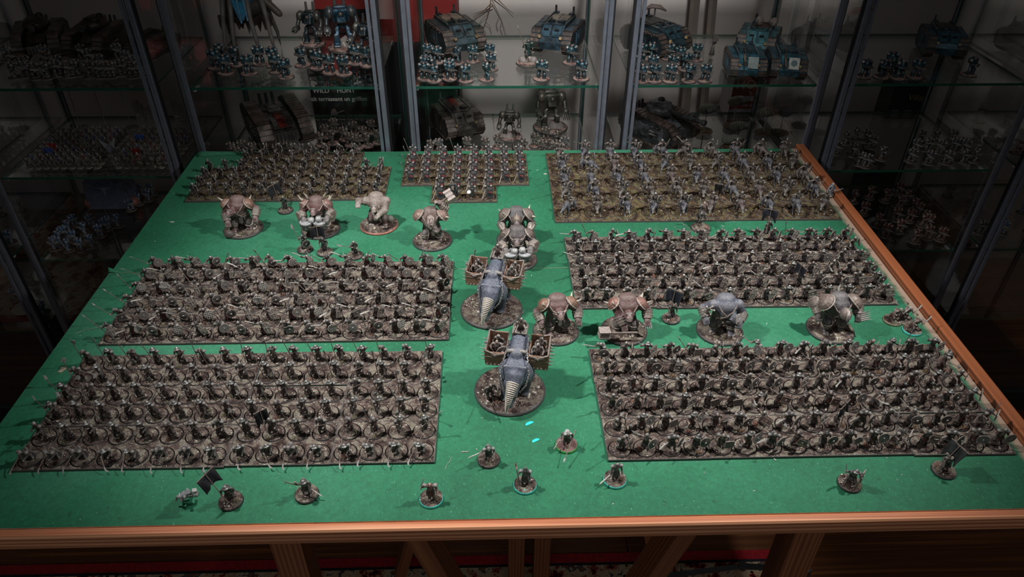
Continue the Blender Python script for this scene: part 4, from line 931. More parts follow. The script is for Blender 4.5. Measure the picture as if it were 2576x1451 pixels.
def trolls():
    # mace troll beside the archers
    P, J = troll_prims((-15, -18, 20), (27, -12, 25), PSK, C(78, 66, 64), PBK, hx=-7, hz=40, look=-18)
    put_troll(600, 603, [('body', sculpt('troll', P, 1.0, 3200))]+armour(J, C(120, 88, 74), (0, 1))+[('mace', spiky_mace(), MM(J['R'], (.02, -.35, -1))), ('spike', horn([(-17, 0, 47), (-24, 0, 51), (-29, 0, 56)], 3.2))], 'hunched troll dragging a spiked mace, left of the troll drummer', 201)
    # drummers
    for (px, py), lb, sd, dark in (((798, 604), 'horned troll drummer with two grey drums in front of the archers', 202, False), ((1302, 684), 'dark troll drummer beating two drums behind the war beasts', 203, True)):
        P, J = troll_prims((-17, -22, 29), (19, -22, 31), C(104, 88, 88) if dark else PSK, C(66, 58, 58), C(70, 62, 62) if dark else PBK, hx=-1, hz=43, handc=C(96, 90, 88))
        sp = [('body', sculpt('troll', P, 1.0, 3200))]+armour(J, C(84, 70, 64) if dark else C(110, 78, 70), (1, 1))
        for s in (-1, 1):
            sp.append(('drum', DRUM[1], MM((s*10.4-(0 if dark else 3), -24, 15), e=(-.12 if 0 else .12, 0, 0)), None, DRUM[4]))
            sp.append(('mallet', mallet(), MM(J['R' if s < 0 else 'L'], (-s*.95, -.30, .05))))
            sp.append(('spike', horn([(s*17, 1, 48), (s*23, 1, 52), (s*26, 0, 60)], 3.4, C(168, 160, 146))))
            if not dark: sp.append(('horn', horn([(s*12, 1, 52), (s*14, 2, 58), (s*18, 2, 63)], 2.2, C(150, 140, 128), 'horn')))
            sp.append(('forearm_shield', MB().prism([(-4.5, -9), (4.5, -9), (5, 6), (0, 10), (-5, 6)], 1.2, None, C(126, 110, 102)).prism([(-3.4, -7), (3.4, -7), (3.6, 4.6), (0, 7.4), (-3.6, 4.6)], 1.9, None, C(98, 78, 72)).build('forearm_shield', (HARD,)), MM(J['eR' if s < 0 else 'eL']*.55+J['R' if s < 0 else 'L']*.45+Vector((s*5, -3.5, 0)), e=(0, s*.35, s*.7))))
        if dark: sp.append(('spiked_collar', crown(J['head'], C(80, 72, 72))))
        put_troll(px, py, sp, lb, sd)
    # pale cave troll on a terracotta base
    P, J = troll_prims((-27, -10, 42), (5, -24, 30), C(150, 138, 128), C(112, 82, 82), C(142, 128, 118), hx=-1, hz=41, stride=-4)
    tk = [('tusk', horn([(s*3.4, -20, 36), (s*4.4, -22.5, 33.5), (s*4.0, -23, 29)], 1.4, C(198, 188, 170), 'tusk')) for s in (-1, 1)]
    put_troll(948, 593, [('body', sculpt('troll', P, 1.0, 3400))]+tk+[('loin_cloth', MB().sheet(lambda u, v: ((u-.5)*13*(1-.2*v), -8.5-v*2.5-1.2*math.sin(u*8), 25-13*v), 8, 5, .8, C(112, 90, 74)).build('loin_cloth', (PAINT,), True)), ('rock', MB().ball((17, 8, 4), (7, 6, 6), C(60, 54, 50), None, 0, 8, 6).build('rock', (PAINT,), True))], 'pale tusked cave troll on a terracotta rimmed base', 204, rim=C(140, 82, 66), rimlabel='round base with a terracotta rim')
    # hammer troll
    P, J = troll_prims((9, -20, 30), (14, 2, 64), C(128, 108, 104), C(96, 88, 90), C(112, 92, 86), hx=2, hz=46, look=10)
    put_troll(1085, 634, [('body', sculpt('troll', P, 1.0, 3200))]+armour(J, C(118, 94, 84), (0, 2), big=1.15)+[('hammer', hammer((7, 7, 9), 26), MM(J['L'], (.75, .3, .35), roll=.4)), ('spike', horn([(13, -6, 18), (20, -9, 20), (24, -10, 26)], 2.6, C(90, 84, 80))), ('face_plate', MB().prism([(-5, -5), (4.5, -4.5), (5, 5), (0, 8), (-5.5, 6)], 1.2, Matrix.Translation((2, -21, 47)) @ Matrix.Rotation(-.5, 4, 'X'), C(150, 134, 126)).build('face_plate', (HARD,)))], 'armoured troll hefting a stone hammer over its shoulder', 205)
    # helmeted troll behind the dark drummer
    P, J = troll_prims((-19, -14, 22), (19, -14, 22), C(90, 82, 82), C(60, 56, 58), C(72, 68, 72), hx=0, hz=42)
    hl = MB(); hl.ball((0, -14.5, 42.5), (7.6, 8.4, 8.4), C(104, 88, 78), None, 0, 14, 10); hl.path([(0, -23, 40), (0, -20.5, 48), (0, -13, 51.4), (0, -6, 50)], 1.0, C(150, 138, 126), 5)
    sp = [('body', sculpt('troll', P, 1.0, 2800)), ('great_helm', hl.build('great_helm', (HARD,), True), None, 'smooth oval helm with a centre ridge')]+armour(J, C(96, 84, 76), (2, 2), big=1.2)
    for s in (-1, 1): sp += [('spike', horn([(s*16, -6, 30+8*q), (s*21, -8, 31+8*q), (s*25, -9, 35+8*q)], 2.0, C(120, 112, 104))) for q in range(3)]
    put_troll(1300, 632, sp, 'troll in a smooth oval helm behind the dark drummer', 206)
    # club troll
    P, J = troll_prims((-22, -12, 24), (25, -14, 24), PSK, C(104, 84, 84), PBK, hx=0, hz=41, stride=4)
    g = MB(); d = J['L']-J['eL']
    for k in range(4): g.path([J['L']+Vector((k*2.2-3.3, -2, -2)), J['L']+Vector((k*2.6-3.9, -5, -9))], [2.0, .6], C(140, 138, 136), 5)
    put_troll(1403, 872, [('body', sculpt('troll', P, 1.0, 3400))]+armour(J, C(116, 84, 66), (1, 1), C(112, 98, 92))+[('club', club(), MM(J['R'], (-.12, -.25, -1))), ('spiked_collar', crown(J['head'], C(134, 104, 100))), ('clawed_gauntlet', g.build('clawed_gauntlet', (HARD,))), ('spike', horn([(20, -2, 44), (27, -2, 46), (32, -2, 49)], 2.8, C(168, 160, 150)))], 'brown armoured troll with a club and clawed gauntlet by the war beast', 207, rz=.12)
    # long hammer troll
    P, J = troll_prims((-2, -23, 16), (26, -12, 24), PSK, C(90, 74, 74), PBK, hx=0, hz=39, stride=-4)
    g = MB()
    for k in range(4): g.path([J['L']+Vector((k*2.2-3.3, -2, -2)), J['L']+Vector((k*2.8-2, -6, -9))], [2.0, .5], C(150, 150, 148), 5)
    put_troll(1578, 872, [('body', sculpt('troll', P, 1.0, 3400))]+armour(J, C(122, 82, 72), (1, 1), C(112, 98, 92))+[('hammer', hammer((9, 8, 5), 40), MM((-3, -25, 15), (-1, -.06, .05), roll=1.57)), ('clawed_gauntlet', g.build('clawed_gauntlet', (HARD,)))]+[('spike', horn([(s*20, -1, 43), (s*26, -1, 45), (s*31, -2, 49)], 2.8, C(170, 162, 152))) for s in (-1, 1)], 'brown armoured troll holding a long hammer level, right of the club troll', 208)
    # grey smooth-backed troll
    P, J = troll_prims((-25, -10, 26), (17, -16, 24), C(104, 104, 114), C(76, 70, 72), C(98, 102, 116), hx=11, hz=33, look=22, stride=-5)
    bo = MB()
    for k in range(6):
        a = 2*PI*k/6; c0 = Vector((-24, -8, 40)); e = c0+Vector((7*math.cos(a), -2, 7*math.sin(a))); bo.path([c0, e], [1.2, 1.0], BONE, 6); bo.ball(e, 1.6, BONE, None, 0, 6, 4)
    put_troll(1825, 872, [('body', sculpt('troll', P, 1.0, 3400))]+[a for a in armour(J, C(90, 84, 80), (-1, -1), C(96, 90, 88))]+[('bone_trophy', bo.build('bone_trophy', (PAINT,), True), None, 'star of pale bones tied to the shoulder'), ('face_plate', MB().prism([(-4.5, -6), (4.5, -5), (5, 4), (0, 7), (-5, 5)], 1.4, Matrix.Translation(J['head']+J['f']*7.6) @ Matrix.Rotation(.35, 4, 'Z') @ Matrix.Rotation(-.3, 4, 'X'), C(150, 146, 142)).build('face_plate', (HARD,)))], 'grey-blue smooth backed troll with a bone trophy on its shoulder', 209)
    # plated troll
    P, J = troll_prims((-26, -8, 28), (25, -10, 27), C(84, 78, 78), C(66, 62, 66), C(86, 82, 86), hx=3, hz=40, stride=4, look=8)
    hl = MB(); hl.ball(J['head']+Vector((0, -.8, 0)), (7.4, 8.2, 8.6), C(112, 100, 94), None, 0, 14, 10); hl.prism([(0, 8), (2.4, 2), (1.6, -6), (0, -8), (-1.6, -6), (-2.4, 2)], 1.0, Matrix.Translation(J['head']+Vector((0, -8.2, 1.5))) @ Matrix.Rotation(-.3, 4, 'X'), C(178, 172, 166))
    sp = [('body', sculpt('troll', P, 1.0, 3200)), ('great_helm', hl.build('great_helm', (HARD,), True))]+armour(J, C(106, 92, 84), (0, 0), C(112, 102, 96), big=1.3)
    bl = MB()
    for k in range(5): q = J['L']+Vector((1+k*.5, 1-k*1.5, 4-k*1.8)); bl.path([q, q+Vector((8, -1, 3)), q+Vector((12, -2, 8-k))], [1.4, 1.0, .15], C(120, 114, 110), 5)
    sp += [('arm_blades', bl.build('arm_blades', (HARD,))), ('shoulder_plate', dome(8, 5, C(98, 88, 82)), MM(J['eR']+Vector((-3, 0, 3)), (-.9, -.2, .6))), ('spike', horn([(0, 8, 52), (0, 12, 57), (2, 14, 62)], 2.6, C(100, 94, 90)))]
    put_troll(2110, 868, sp, 'heavily plated troll with bladed arm behind the near right block', 210)
trolls()

# ------------------------------------------------------------------ war beasts with howdahs
def war_beast():
    blu, dk = C(96, 104, 120), C(74, 80, 94); P = []
    P += [('e', (0, 14, 42), (18, 28, 21), None, blu), ('e', (0, -8, 37), (22, 16, 20), None, blu), ('c', (0, -16, 38), (-1, -27, 27), 14, 8.5, blu), ('e', (-2, -31, 23), (8, 9, 9), None, dk), ('c', (-2, -33, 19), (-3, -39, 11), 6.0, 4.4, dk), ('e', (0, 34, 40), (14, 10, 16), None, blu), ('c', (0, 0, 57), (0, 30, 60), 10, 10, blu)]
    for s in (-1, 1):
        P += [('c', (s*12, -8, 30), (s*12, -14 if s < 0 else -6, 13), 9, 6.2, dk), ('c', (s*12, -14 if s < 0 else -6, 13), (s*11, -18 if s < 0 else -6, 4), 6, 5.6, dk), ('e', (s*11, -20 if s < 0 else -8, 3), (6.2, 7, 3), None, tuple(c*.8 for c in dk)), ('c', (s*12, 24, 32), (s*13.5, 22, 14), 10.5, 7.4, dk), ('c', (s*13.5, 22, 14), (s*13.5, 25, 4), 7, 6.6, dk), ('e', (s*13.5, 23, 3), (7.4, 8, 3), None, dk)]
        P += [('c', (s*7-2, -27, 30), (s*12-2, -23, 34), 2.6, 1.2, dk), ('e', (s*6.6-2, -36, 23), (1.5, 1.5, 1.5), None, BLACK)]
    for k in range(5): P.append(('c', (-12+k, -17-k*2.2, 51-k*4.2), (12-k, -17-k*2.2, 51-k*4.2), 2.2, 2.2, blu))
    body = sculpt('war_beast', P, 1.5, 5200)
    hb = MB(); n = 19; tip = Vector((-7, -47, 4)); b0 = Vector((-1, -29, 36))
    for k in range(n):
        t0, t1 = k/n, (k+1)/n; r0, r1 = 7.2*(1-t0)+.5, 7.2*(1-t1)+.5; c0, c1 = b0.lerp(tip, t0), b0.lerp(tip, t1); cm = c0.lerp(c1, .55); bow_ = lambda t: Vector((0, -6*math.sin(t*PI), 3*math.sin(t*PI)))
        hb.path([c0+bow_(t0), cm+bow_(t0*.45+t1*.55)], [r0, r0*1.04], C(206, 196, 180), 10); hb.path([cm+bow_(t0*.45+t1*.55), c1+bow_(t1)], [r0*.86, r1*.9], C(40, 38, 40), 10)
    spec = [('body', body), ('horn', hb.build('horn', (PAINT,), True), None, 'cream horn with black wavy rings')]
    RUST = C(128, 84, 54)
    for s in (-1, 1):
        h = MB(); x0, x1 = s*14, s*37; xm = (x0+x1)/2; hw = abs(x1-x0)/2
        h.box((xm, -14, 44), (hw, .8, 10), RUST); h.box((xm, 20, 47), (hw, .8, 11), RUST); h.box((x1, 3, 46), (.8, 17, 10), tuple(c*.85 for c in RUST)); h.box((x0, 3, 43), (.6, 17, 7), RUST); h.box((xm, 3, 36.5), (hw, 17, .8), C(60, 46, 38))
        for y, z in ((-14, 54.2), (20, 58.2)): h.path([(x0, y, z-1), (xm, y-1.2 if y < 0 else y, z-2.2), (x1, y, z+1.5)], 1.0, C(110, 100, 92), 5)
        h.path([(x1, -14, 56), (x1, 4, 57), (x1, 20, 59)], 1.0, C(110, 100, 92), 5)
        rim = MB(); rim.path([(x0, -12, 53), (xm, -15.5, 50), (x1, -12, 54)], 1.5, C(110, 44, 44) if s < 0 else C(96, 66, 62), 6)
        sub = [('rope_rim', rim.build('rope_rim', (PAINT,), True))]
        for q in range(4):
            for yy in (-8, 10): sub.append(('spike', horn([(x1, yy, 38+5.5*q), (x1+s*3.4, yy-1, 37.5+5.5*q), (x1+s*7, yy-1, 39.5+5.5*q)], 1.2, C(120, 114, 108))))
        st = MB()
        for q in range(5): st.ball((x0+(x1-x0)*(q+.5)/5, -14.8, 35.5), 1.3, C(120, 112, 104), None, 0, 6, 4)
        sub.append(('studs', st.build('studs', (HARD,))))
        for yy in (-14.8,): sub.append(('plate_edge', MB().box((xm, -14.9, 47), (hw, .4, .5), C(120, 104, 92)).build('plate_edge', (HARD,))))
        spec.append(('howdah', h.build('howdah', (HARD,)), MM((0, 9, 6)), 'rusty open fighting box with spikes', sub))
    rl = MB(); rl.path([(-12, -1, 60.5), (-6, -2, 62.5), (6, -2, 62.5), (12, -1, 60.5)], 2.6, C(92, 88, 88), 8); rl.box((0, 30, 69.5), (9, 9, 1.4), C(84, 70, 62)); spec.append(('saddle_roll', rl.build('saddle_roll', (PAINT,), True)))
    for s in (-1, 1):
        ch = MB(); pts = [Vector((s*12, 22, 68)), Vector((s*12, -1, 62)), Vector((s*14.5, -14, 56)), Vector((s*17, -22, 44)), Vector((s*14, -27, 32)), Vector((s*9-2, -31, 24))]
        for k in range(30):
            t = k/30*(len(pts)-1); i = int(t); p = pts[i].lerp(pts[i+1], t-i); d = (pts[i+1]-pts[i]).normalized(); a = d.cross(Vector((0, 1, .3) if k % 2 else (1, 0, .2))).normalized()
            ch.path([p+d*1.7*math.cos(q)+a*1.0*math.sin(q) for q in [2*PI*j/6 for j in range(7)]], .42, C(120, 120, 122), 4, 0, False)
        spec.append(('chain', ch.build('chain', (METAL,))))
    rd = random.Random(77)
    for (x, y, z, g) in ((-25, 9, 43, 'MACE'), (-23, 21, 43, 'SPEAR'), (24, 8, 43, 'SCIM'), (27, 20, 43, 'SPEAR'), (1, 27, 64, 'SPEAR')):
        c = rd.choice([C(104, 84, 78), C(110, 100, 94), C(86, 74, 70)])
        P, J = hum(lean=rd.uniform(0, 18), crouch=.5, stride=rd.uniform(-2, 2), rh=(-6.5, -6, 16), lh=(6, -7, 15), top=c, legs=C(70, 58, 54), skirt=None, turn=rd.uniform(-30, 30))
        sub = [('weapon', {'MACE': MACE, 'SPEAR': SPEAR, 'SCIM': SCIM}[g], at_hand(J, 'R', (rd.uniform(-.7, .7), -.2, 1)))]
        if g != 'MACE': sub.append(('helmet', HM['cap'], hd_M(J, .5)))
        else: sub.append(('shield', SH['boss'], shield_M(J, (.6, -1, 0))))
        spec.append(('crew_figure', sculpt('crew', P, .6, 800), MM((x, y, z), rz=rd.uniform(-.3, .3)), None, sub))
    return spec
WB = war_beast()
for px, py, lb, sd, rz in ((1237, 831, 'blue-grey horned war beast with howdahs, farther of the two', 301, -.2), (1285, 1050, 'blue-grey horned war beast with howdahs, nearest the camera', 302, -.16)):
    p = at(px, py); p.y += .0432
    bs = base_set(43, sd, BLACK, 4.2, ntuft=4, ngrit=110, rough=1.3); bs = bs[:4]+(bs[4]+[big_gravel(sd, 42)],)
    root = place([bs], 'war_beast_figure', p, 0, lb, 'miniature', 'war beasts carrying howdahs')
    for q in WB: add_part((q[0], q[1], Matrix.Translation((.003 if sd == 301 else .008, 0, .0042)) @ Matrix.Rotation(rz, 4, 'Z') @ Matrix.Scale(.98, 4) @ (q[2] if len(q) > 2 and q[2] is not None else Matrix.Identity(4)))+tuple(q[3:]), root)
    if sd == 302:
        P, J = hum(lean=20, crouch=.3, rh=(-7, -5, 12), lh=(7, -5, 13), top=C(56, 48, 44), legs=DARK)
        add_part(('foot_figure', sculpt('foot_figure', P, .6, 700), MM((-25, -14, 4.2), rz=.5), None, [('shield', SH['boss'], shield_M(J, (.9, -.4, 0))), ('weapon', SPEAR, at_hand(J, 'R', (-.3, -.6, .3)))]), root)

# ------------------------------------------------------------------ heroes, bannermen and other single figures
TEAL = C(36, 186, 172)
def hero(px, py, spec, label, seed, rz=0.0, r=12.4, rim=BLACK, rimlabel=None, group=None, cat='miniature', name='hero_figure', **k):
    p = at(px, py, .003); p.z = TZ
    b = base_set(r, seed, rim, BH, **k); b = b[:3]+(rimlabel,)+b[4:]
    return place([b]+spec, name, p, rz, label, cat, group)
def banner_bearer(seed, wd=24, ht=18, lean=10, tilt=(.0, .1, 1), col=C(22, 24, 30), emblem=None, pole=40, hat='cap', top=C(58, 54, 54), up=30):
    P, J = hum(lean=lean, stride=3.5, rh=(-5.5, -6, 17), lh=(6.5, -3, 13), top=top, legs=DARK, skirt=C(50, 46, 48), cloak=C(44, 42, 46), turn=-10)
    bp = g_banner(wd, ht, col, seed, emblem, pole); d = Vector(tilt).normalized()
    ge = [('banner_pole', bp[1], MM(J['R']+d*up) @ rot_to(d), None, bp[4])]
    if hat: ge.append(('helmet', HM[hat], hd_M(J, .6, 0, 8)))
    return figure('bearer', P, J, ge)
def simple(seed, gear, hat=None, **kw):
    P, J = hum(**kw); ge = []
    for nm, me, hnd, d in gear:
        if nm == 'shield': ge.append((nm, me, shield_M(J, d)))
        else: ge.append((nm, me, at_hand(J, hnd, d)))
    if hat: ge.append(('helmet', HM[hat], hd_M(J, .6, 0, kw.get('lean', 8)*.4)))
    return figure('hero', P, J, ge, 1400, .5)
hero(580, 1257, banner_bearer(401, 25, 17, 16, (-.42, .35, 1), pole=44, hat='kettle', up=32), 'kettle-hat standard bearer with ragged black banner in front of near left block', 501, .25)
hero(771, 1240, simple(1, [('bow', BOW, 'R', (-.9, .1, .5)), ('weapon', SWORD, 'L', (.6, -.4, -.6))], 'kettle', lean=22, stride=-4, rh=(-9, -2, 25), lh=(6, -6, 13), top=C(84, 76, 72), legs=DARK, skirt=C(60, 56, 56), cloak=C(72, 66, 64)), 'kettle-hat captain with raised bow at the near edge, beside the standard bearer', 502, .3)
hero(1085, 1251, simple(2, [('weapon', SCIM, 'R', (.2, -.1, 1))], None, lean=8, stride=-4, bulk=1.15, rh=(-10, -3, 21), lh=(7, -5, 14), top=C(110, 86, 80), legs=C(80, 60, 54), skin=C(168, 112, 94), skirt=C(112, 56, 50), pauld=C(130, 122, 118), arm=C(104, 96, 92)), 'red-headed fighter raising a scimitar on a teal rimmed base', 503, 0, rim=TEAL, rimlabel='round base with a teal rim')
hero(1229, 1153, simple(3, [('weapon', SWORD, 'R', (-1, -.3, -.1))], None, lean=30, stride=4, rh=(-9, -5, 18), lh=(5, -7, 15), top=C(62, 64, 62), legs=C(52, 48, 46), skin=C(96, 104, 98), skirt=C(66, 60, 56), pauld=C(110, 116, 112), hood=C(84, 92, 88), cloak=C(58, 56, 56)), 'stooping dark hooded fighter pointing a sword to the left', 504, .1)
st = MB(); st.tube((0, 0, -20), (0, 0, 14), .7, .7, C(36, 30, 30), 6)
for k in range(9):
    a = 2*PI*k/9; st.path([(0, 0, 16), (4.4*math.cos(a), 1.0*math.sin(a*2), 16+4.4*math.sin(a))], [1.0, .12], C(150, 30, 34), 5)
st.path([(0, 0, 15), (0, 0, 24)], [1.3, .1], C(120, 24, 28), 6)
STAFF = st.build('staff', (PAINT,))
hero(1321, 1217, simple(4, [('staff', STAFF, 'R', (-.12, -.05, 1))], 'tall', lean=4, stride=1, rh=(-8.5, -4, 20), lh=(6, -6, 13), top=C(98, 96, 98), legs=DARK, skirt=C(84, 72, 76), cloak=C(92, 92, 96), pauld=C(130, 130, 132)), 'robed sorcerer with a red thorned staff on a teal rimmed base', 505, -.1, rim=TEAL, rimlabel='round base with a teal rim')
hero(1425, 1116, simple(5, [('weapon', SPEAR, 'L', (-.35, -.7, -.2)), ('weapon', SWORD, 'R', (-.6, -.4, -.8))], None, lean=26, stride=3, rh=(-8, -4, 16), lh=(5, -7, 14), top=C(64, 58, 58), legs=C(70, 60, 58), skin=C(110, 94, 90), cloak=C(214, 214, 212), skirt=C(60, 50, 50)), 'crouching figure in a white fur cape on a bright green rimmed base', 506, .05, rim=C(40, 150, 62), rimlabel='round base with a bright green rim', ground=plain('stone_floor', C(96, 70, 68), .8, 0, .3, 200))
hero(1547, 1203, simple(6, [('weapon', SWORD, 'R', (-.8, -.3, -.5))], 'horned', lean=6, stride=2, rh=(-7.5, -4, 12), lh=(6.5, -4, 13), top=C(118, 108, 108), legs=C(88, 80, 82), skin=C(120, 108, 104), skirt=C(110, 98, 98), pauld=C(132, 126, 124)), 'pale grey horned swordsman on a teal rimmed base beside the near right block', 507, .1, rim=TEAL, rimlabel='round base with a teal rim')
hero(2138, 1213, simple(7, [('weapon', SCIM, 'R', (-.3, -.1, 1)), ('shield', SH['long'], 'L', (.9, -.5, .1))], 'kettle', lean=24, stride=-3, rh=(-9.5, -3, 20), lh=(6.5, -4, 17), top=C(84, 80, 80), legs=DARK, skirt=C(76, 74, 76), arm=C(128, 128, 130)), 'kettle-hat captain swinging a scimitar before the near right block', 508, -.35)
hero(2375, 1180, banner_bearer(402, 24, 20, 20, (.42, .35, 1), C(30, 36, 36), None, 40, None, C(92, 90, 90), 26), 'grey standard bearer with dark banner before near right block', 509, -.4, tuft_cols=(C(176, 92, 48),))
hero(767, 625, simple(8, [('weapon', HALB, 'R', (-.3, .1, 1)), ('shield', SH['boss'], 'L', (.6, -1, 0))], 'cap', lean=8, rh=(-6, -4, 22), lh=(5, -6, 14), top=C(86, 84, 84), legs=DARK, skirt=C(78, 74, 72)), 'lone polearm soldier behind the middle left block, left of a banner', 510)
hero(817, 632, banner_bearer(403, 24, 19, 6, (-.02, .15, 1), pole=40, hat='spike', up=33), 'standard bearer with black banner below the troll drummer', 511, .1)
hero(893, 640, simple(9, [('weapon', HALB, 'R', (-1, -.1, .55))], 'cap', lean=14, rh=(-4, -7, 19), lh=(3, -7, 15), top=C(80, 74, 72), legs=DARK, skirt=C(70, 64, 62), cloak=C(60, 58, 58)), 'halberdier stepping in behind the middle left block', 512, .4)
hero(718, 527, banner_bearer(404, 30, 22, 8, (-.25, .2, 1), pole=44, hat='cap', up=36), 'standard bearer with wide black banner in front of the archers', 513, .1)
hero(1688, 799, banner_bearer(405, 25, 20, 10, (.18, .25, 1), C(20, 26, 36), None, 42, None, C(66, 56, 50), 34), 'standard bearer with black banner between two brown trolls', 514, 0, tuft_cols=(C(170, 92, 50),))
hero(1928, 590, banner_bearer(406, 26, 20, 6, (.1, .2, 1), C(20, 24, 34), None, 42, 'cap', C(62, 58, 58), 34), 'standard bearer with dark blue banner in front of the cavalry', 515, .1)
# rearing rider in front of the cavalry
P = beast_prims(C(78, 68, 66), random.Random(4)); R_ = Matrix.Rotation(-.85, 3, 'X'); piv = Vector((0, 10, 5))
def rr(v): return R_ @ (Vector(v)-piv)+piv
P = [(p[0], rr(p[1]), rr(p[2]), p[3], p[4], p[5]) if p[0] == 'c' else (p[0], rr(p[1]), p[2], (-.85, 0, 0), p[4]) for p in P]
P2, J2 = hum(lean=-6, crouch=.6, rh=(-7, -4, 20), lh=(6, -5, 15), top=C(110, 92, 84), legs=DARK, skin=C(140, 112, 98))
hero(1763, 571, [('mount', sculpt('rearing_mount', P, .8, 1500), MM((0, -2, BH))), ('rider', sculpt('chief', P2, .6, 900), MM((0, 2, BH+20)), None, [('weapon', SCIM, at_hand(J2, 'R', (-.4, -.2, 1)))])], 'bare-armed chieftain on a rearing beast in front of the cavalry', 516, .1, 16)
# three hunched rat-like figures
for px, py, lb, sd, rm, rl in ((2246, 803, 'leftmost of three hunched ragged creatures by the right rail', 517, C(120, 110, 84), None), (2272, 800, 'middle of three hunched ragged creatures by the right rail', 518, C(120, 110, 84), None), (2295, 828, 'hunched ragged creature on a teal rimmed base by the right rail', 519, TEAL, 'round base with a teal rim')):
    P, J = hum(lean=30, crouch=.35, stride=3, rh=(-6, -8, 15), lh=(6, -8, 15), top=C(120, 100, 94), legs=C(96, 62, 60), skirt=C(112, 66, 62), skin=C(128, 106, 98), cloak=C(132, 112, 104), hood=C(128, 108, 100))
    hero(px, py, figure('creature', P, J, [('weapon', SCIM, at_hand(J, 'L', (.8, -.2, .9))), ('horn', horn([(0, 1, 26), (-2, 3, 29), (-3, 5, 34)], 1.5, C(150, 132, 120), 'horn'))], 1200), lb, sd, .3, 12.4, rm, rl, 'hunched creatures by the right rail')
# silver robed figure standing on the rail
P, J = hum(lean=2, stride=.5, rh=(-4, -5, 16), lh=(4, -5, 16), top=C(128, 134, 148), legs=GREY, skirt=C(120, 126, 142), cloak=C(132, 138, 152), hood=C(140, 146, 158), skin=C(60, 62, 70))
p = at(2072, 484, .004); place([('body', sculpt('robed', P, .6, 1000), MM((0, 0, 0))), ('weapon', SWORD, at_hand(J, 'L', (1, .2, .1)))], 'robed_figure', (.5785, at(2068, 498).y, TZ+.0002), .1, 'silver robed hooded figure standing between the cavalry and right rail', 'miniature')
# bare grey casting
P, J = hum(lean=30, crouch=.6, stride=5, rh=(-9, -4, 10), lh=(7, -6, 9), top=C(150, 154, 158), legs=C(150, 154, 158), boot=C(150, 154, 158), skin=C(150, 154, 158), belt=C(150, 154, 158))
p = at(475, 1246); place([('body', sculpt('casting', P, .6, 900), MM((-3, 0, 1.2), e=(.5, 0, .4))), ('slot_tab', MB().box((0, 0, 1.2), (9.5, 2.6, 1.2), C(150, 154, 158)).box((6, 1, 4), (2.2, 2, 3), C(156, 160, 164), (.2, .3, .4)).build('slot_tab', (PAINT,)))], 'bare_casting', p, .12, 'small unpainted grey casting lying at the near left edge', 'miniature')
# command figures within the forward phalanx tray
PHX = lambda f, r: (-.1060+(f+.5)*.0278, 1.0775+(r+.5)*.0297, TZ+.0006)
bp = g_banner(13, 19, C(46, 52, 56), 407, [(-3, 4), (0, 6), (3, 4), (2, 0), (3, -5), (0, -2), (-3, -5), (-2, 0)], 30)
P, J = hum(lean=3, rh=(-6.5, -6, 18), lh=(4, -6, 14), top=C(90, 88, 90), legs=DARK, skirt=C(50, 50, 58), pauld=C(130, 126, 122), skin=C(52, 52, 58))
place([BASES_D[1]]+figure('guard', P, J, [('banner_pole', bp[1], MM(J['R']+Vector((0, -1, 14))), None, bp[4]), ('helmet', HM['tall'], hd_M(J, .4))]), 'guard_standard', PHX(1, 0), .15, 'guard standard bearer with red emblem on the forward phalanx tray', 'miniature', 'guards in the back middle block')
P, J = hum(lean=6, rh=(-5, -7, 16), lh=(5, -7, 16), top=C(90, 88, 90), legs=DARK, skirt=C(60, 56, 58), pauld=C(130, 126, 122), skin=C(52, 52, 58))
dr = MB(); dr.lathe([(4, 0), (4.4, 3), (4, 6)], (0, 0, 0), C(60, 56, 56), 14); dr.lathe([(4.1, 5.6), (3.9, 6.6)], (0, 0, 0), C(190, 190, 188), 14)
place([BASES_D[2]]+figure('guard', P, J, [('drum', dr.build('drum', (HARD,)), MM((-4.5, -6.5, 11), e=(.5, -.3, 0))), ('helmet', HM['tall'], hd_M(J, .4))]), 'guard_drummer', PHX(2, 0), 0, 'guard drummer with a pale drum on the forward phalanx tray', 'miniature', 'guards in the back middle block')
# ------------------------------------------------------------------ glass cabinets behind the table
def make_glass(name, tint, refl):
    mt = bpy.data.materials.new(name); mt.use_nodes = True; nt = mt.node_tree; nt.nodes.clear()
    out = N(nt, 'ShaderNodeOutputMaterial'); tr = N(nt, 'ShaderNodeBsdfTransparent'); tr.inputs[0].default_value = (*tint, 1)
    gl = N(nt, 'ShaderNodeBsdfGlossy'); gl.inputs['Roughness'].default_value = .02; gl.inputs[0].default_value = (.97, .98, .97, 1)
    fr = N(nt, 'ShaderNodeFresnel'); fr.inputs[0].default_value = 1.45; mu = N(nt, 'ShaderNodeMath', operation='MULTIPLY'); L(nt, fr.outputs[0], mu.inputs[0]); mu.inputs[1].default_value = refl
    mx = N(nt, 'ShaderNodeMixShader'); L(nt, mu.outputs[0], mx.inputs[0]); L(nt, tr.outputs[0], mx.inputs[1]); L(nt, gl.outputs[0], mx.inputs[2]); L(nt, mx.outputs[0], out.inputs[0])
    return mt
PANE = make_glass('clear_pane', (.985, .985, .985), .3); SHELFG = make_glass('shelf_glass', (.965, .972, .968), .55)
GEDGE = plain('green_glass_edge', C(22, 74, 60), .2, 0, .1, 5, .6)
ALU = plain('grey_aluminium', C(132, 138, 152), .38, .75, .12, 60)
SEAL = plain('black_seal', C(14, 14, 16), .6); PEG = plain('white_plastic_peg', C(214, 214, 212), .5)
CBOT = plain('dark_plinth', C(40, 38, 38), .6)
SHZ = [1.075, .870, .690, .495, .300]
CY0, CY1 = 1.300, 1.595
CABX = [-.795, -.382, .028, .434, .836, -1.205, 1.245]; CW = .344
CNAME = ['far left', 'left centre', 'centre', 'right centre', 'far right', 'outer left', 'outer right']
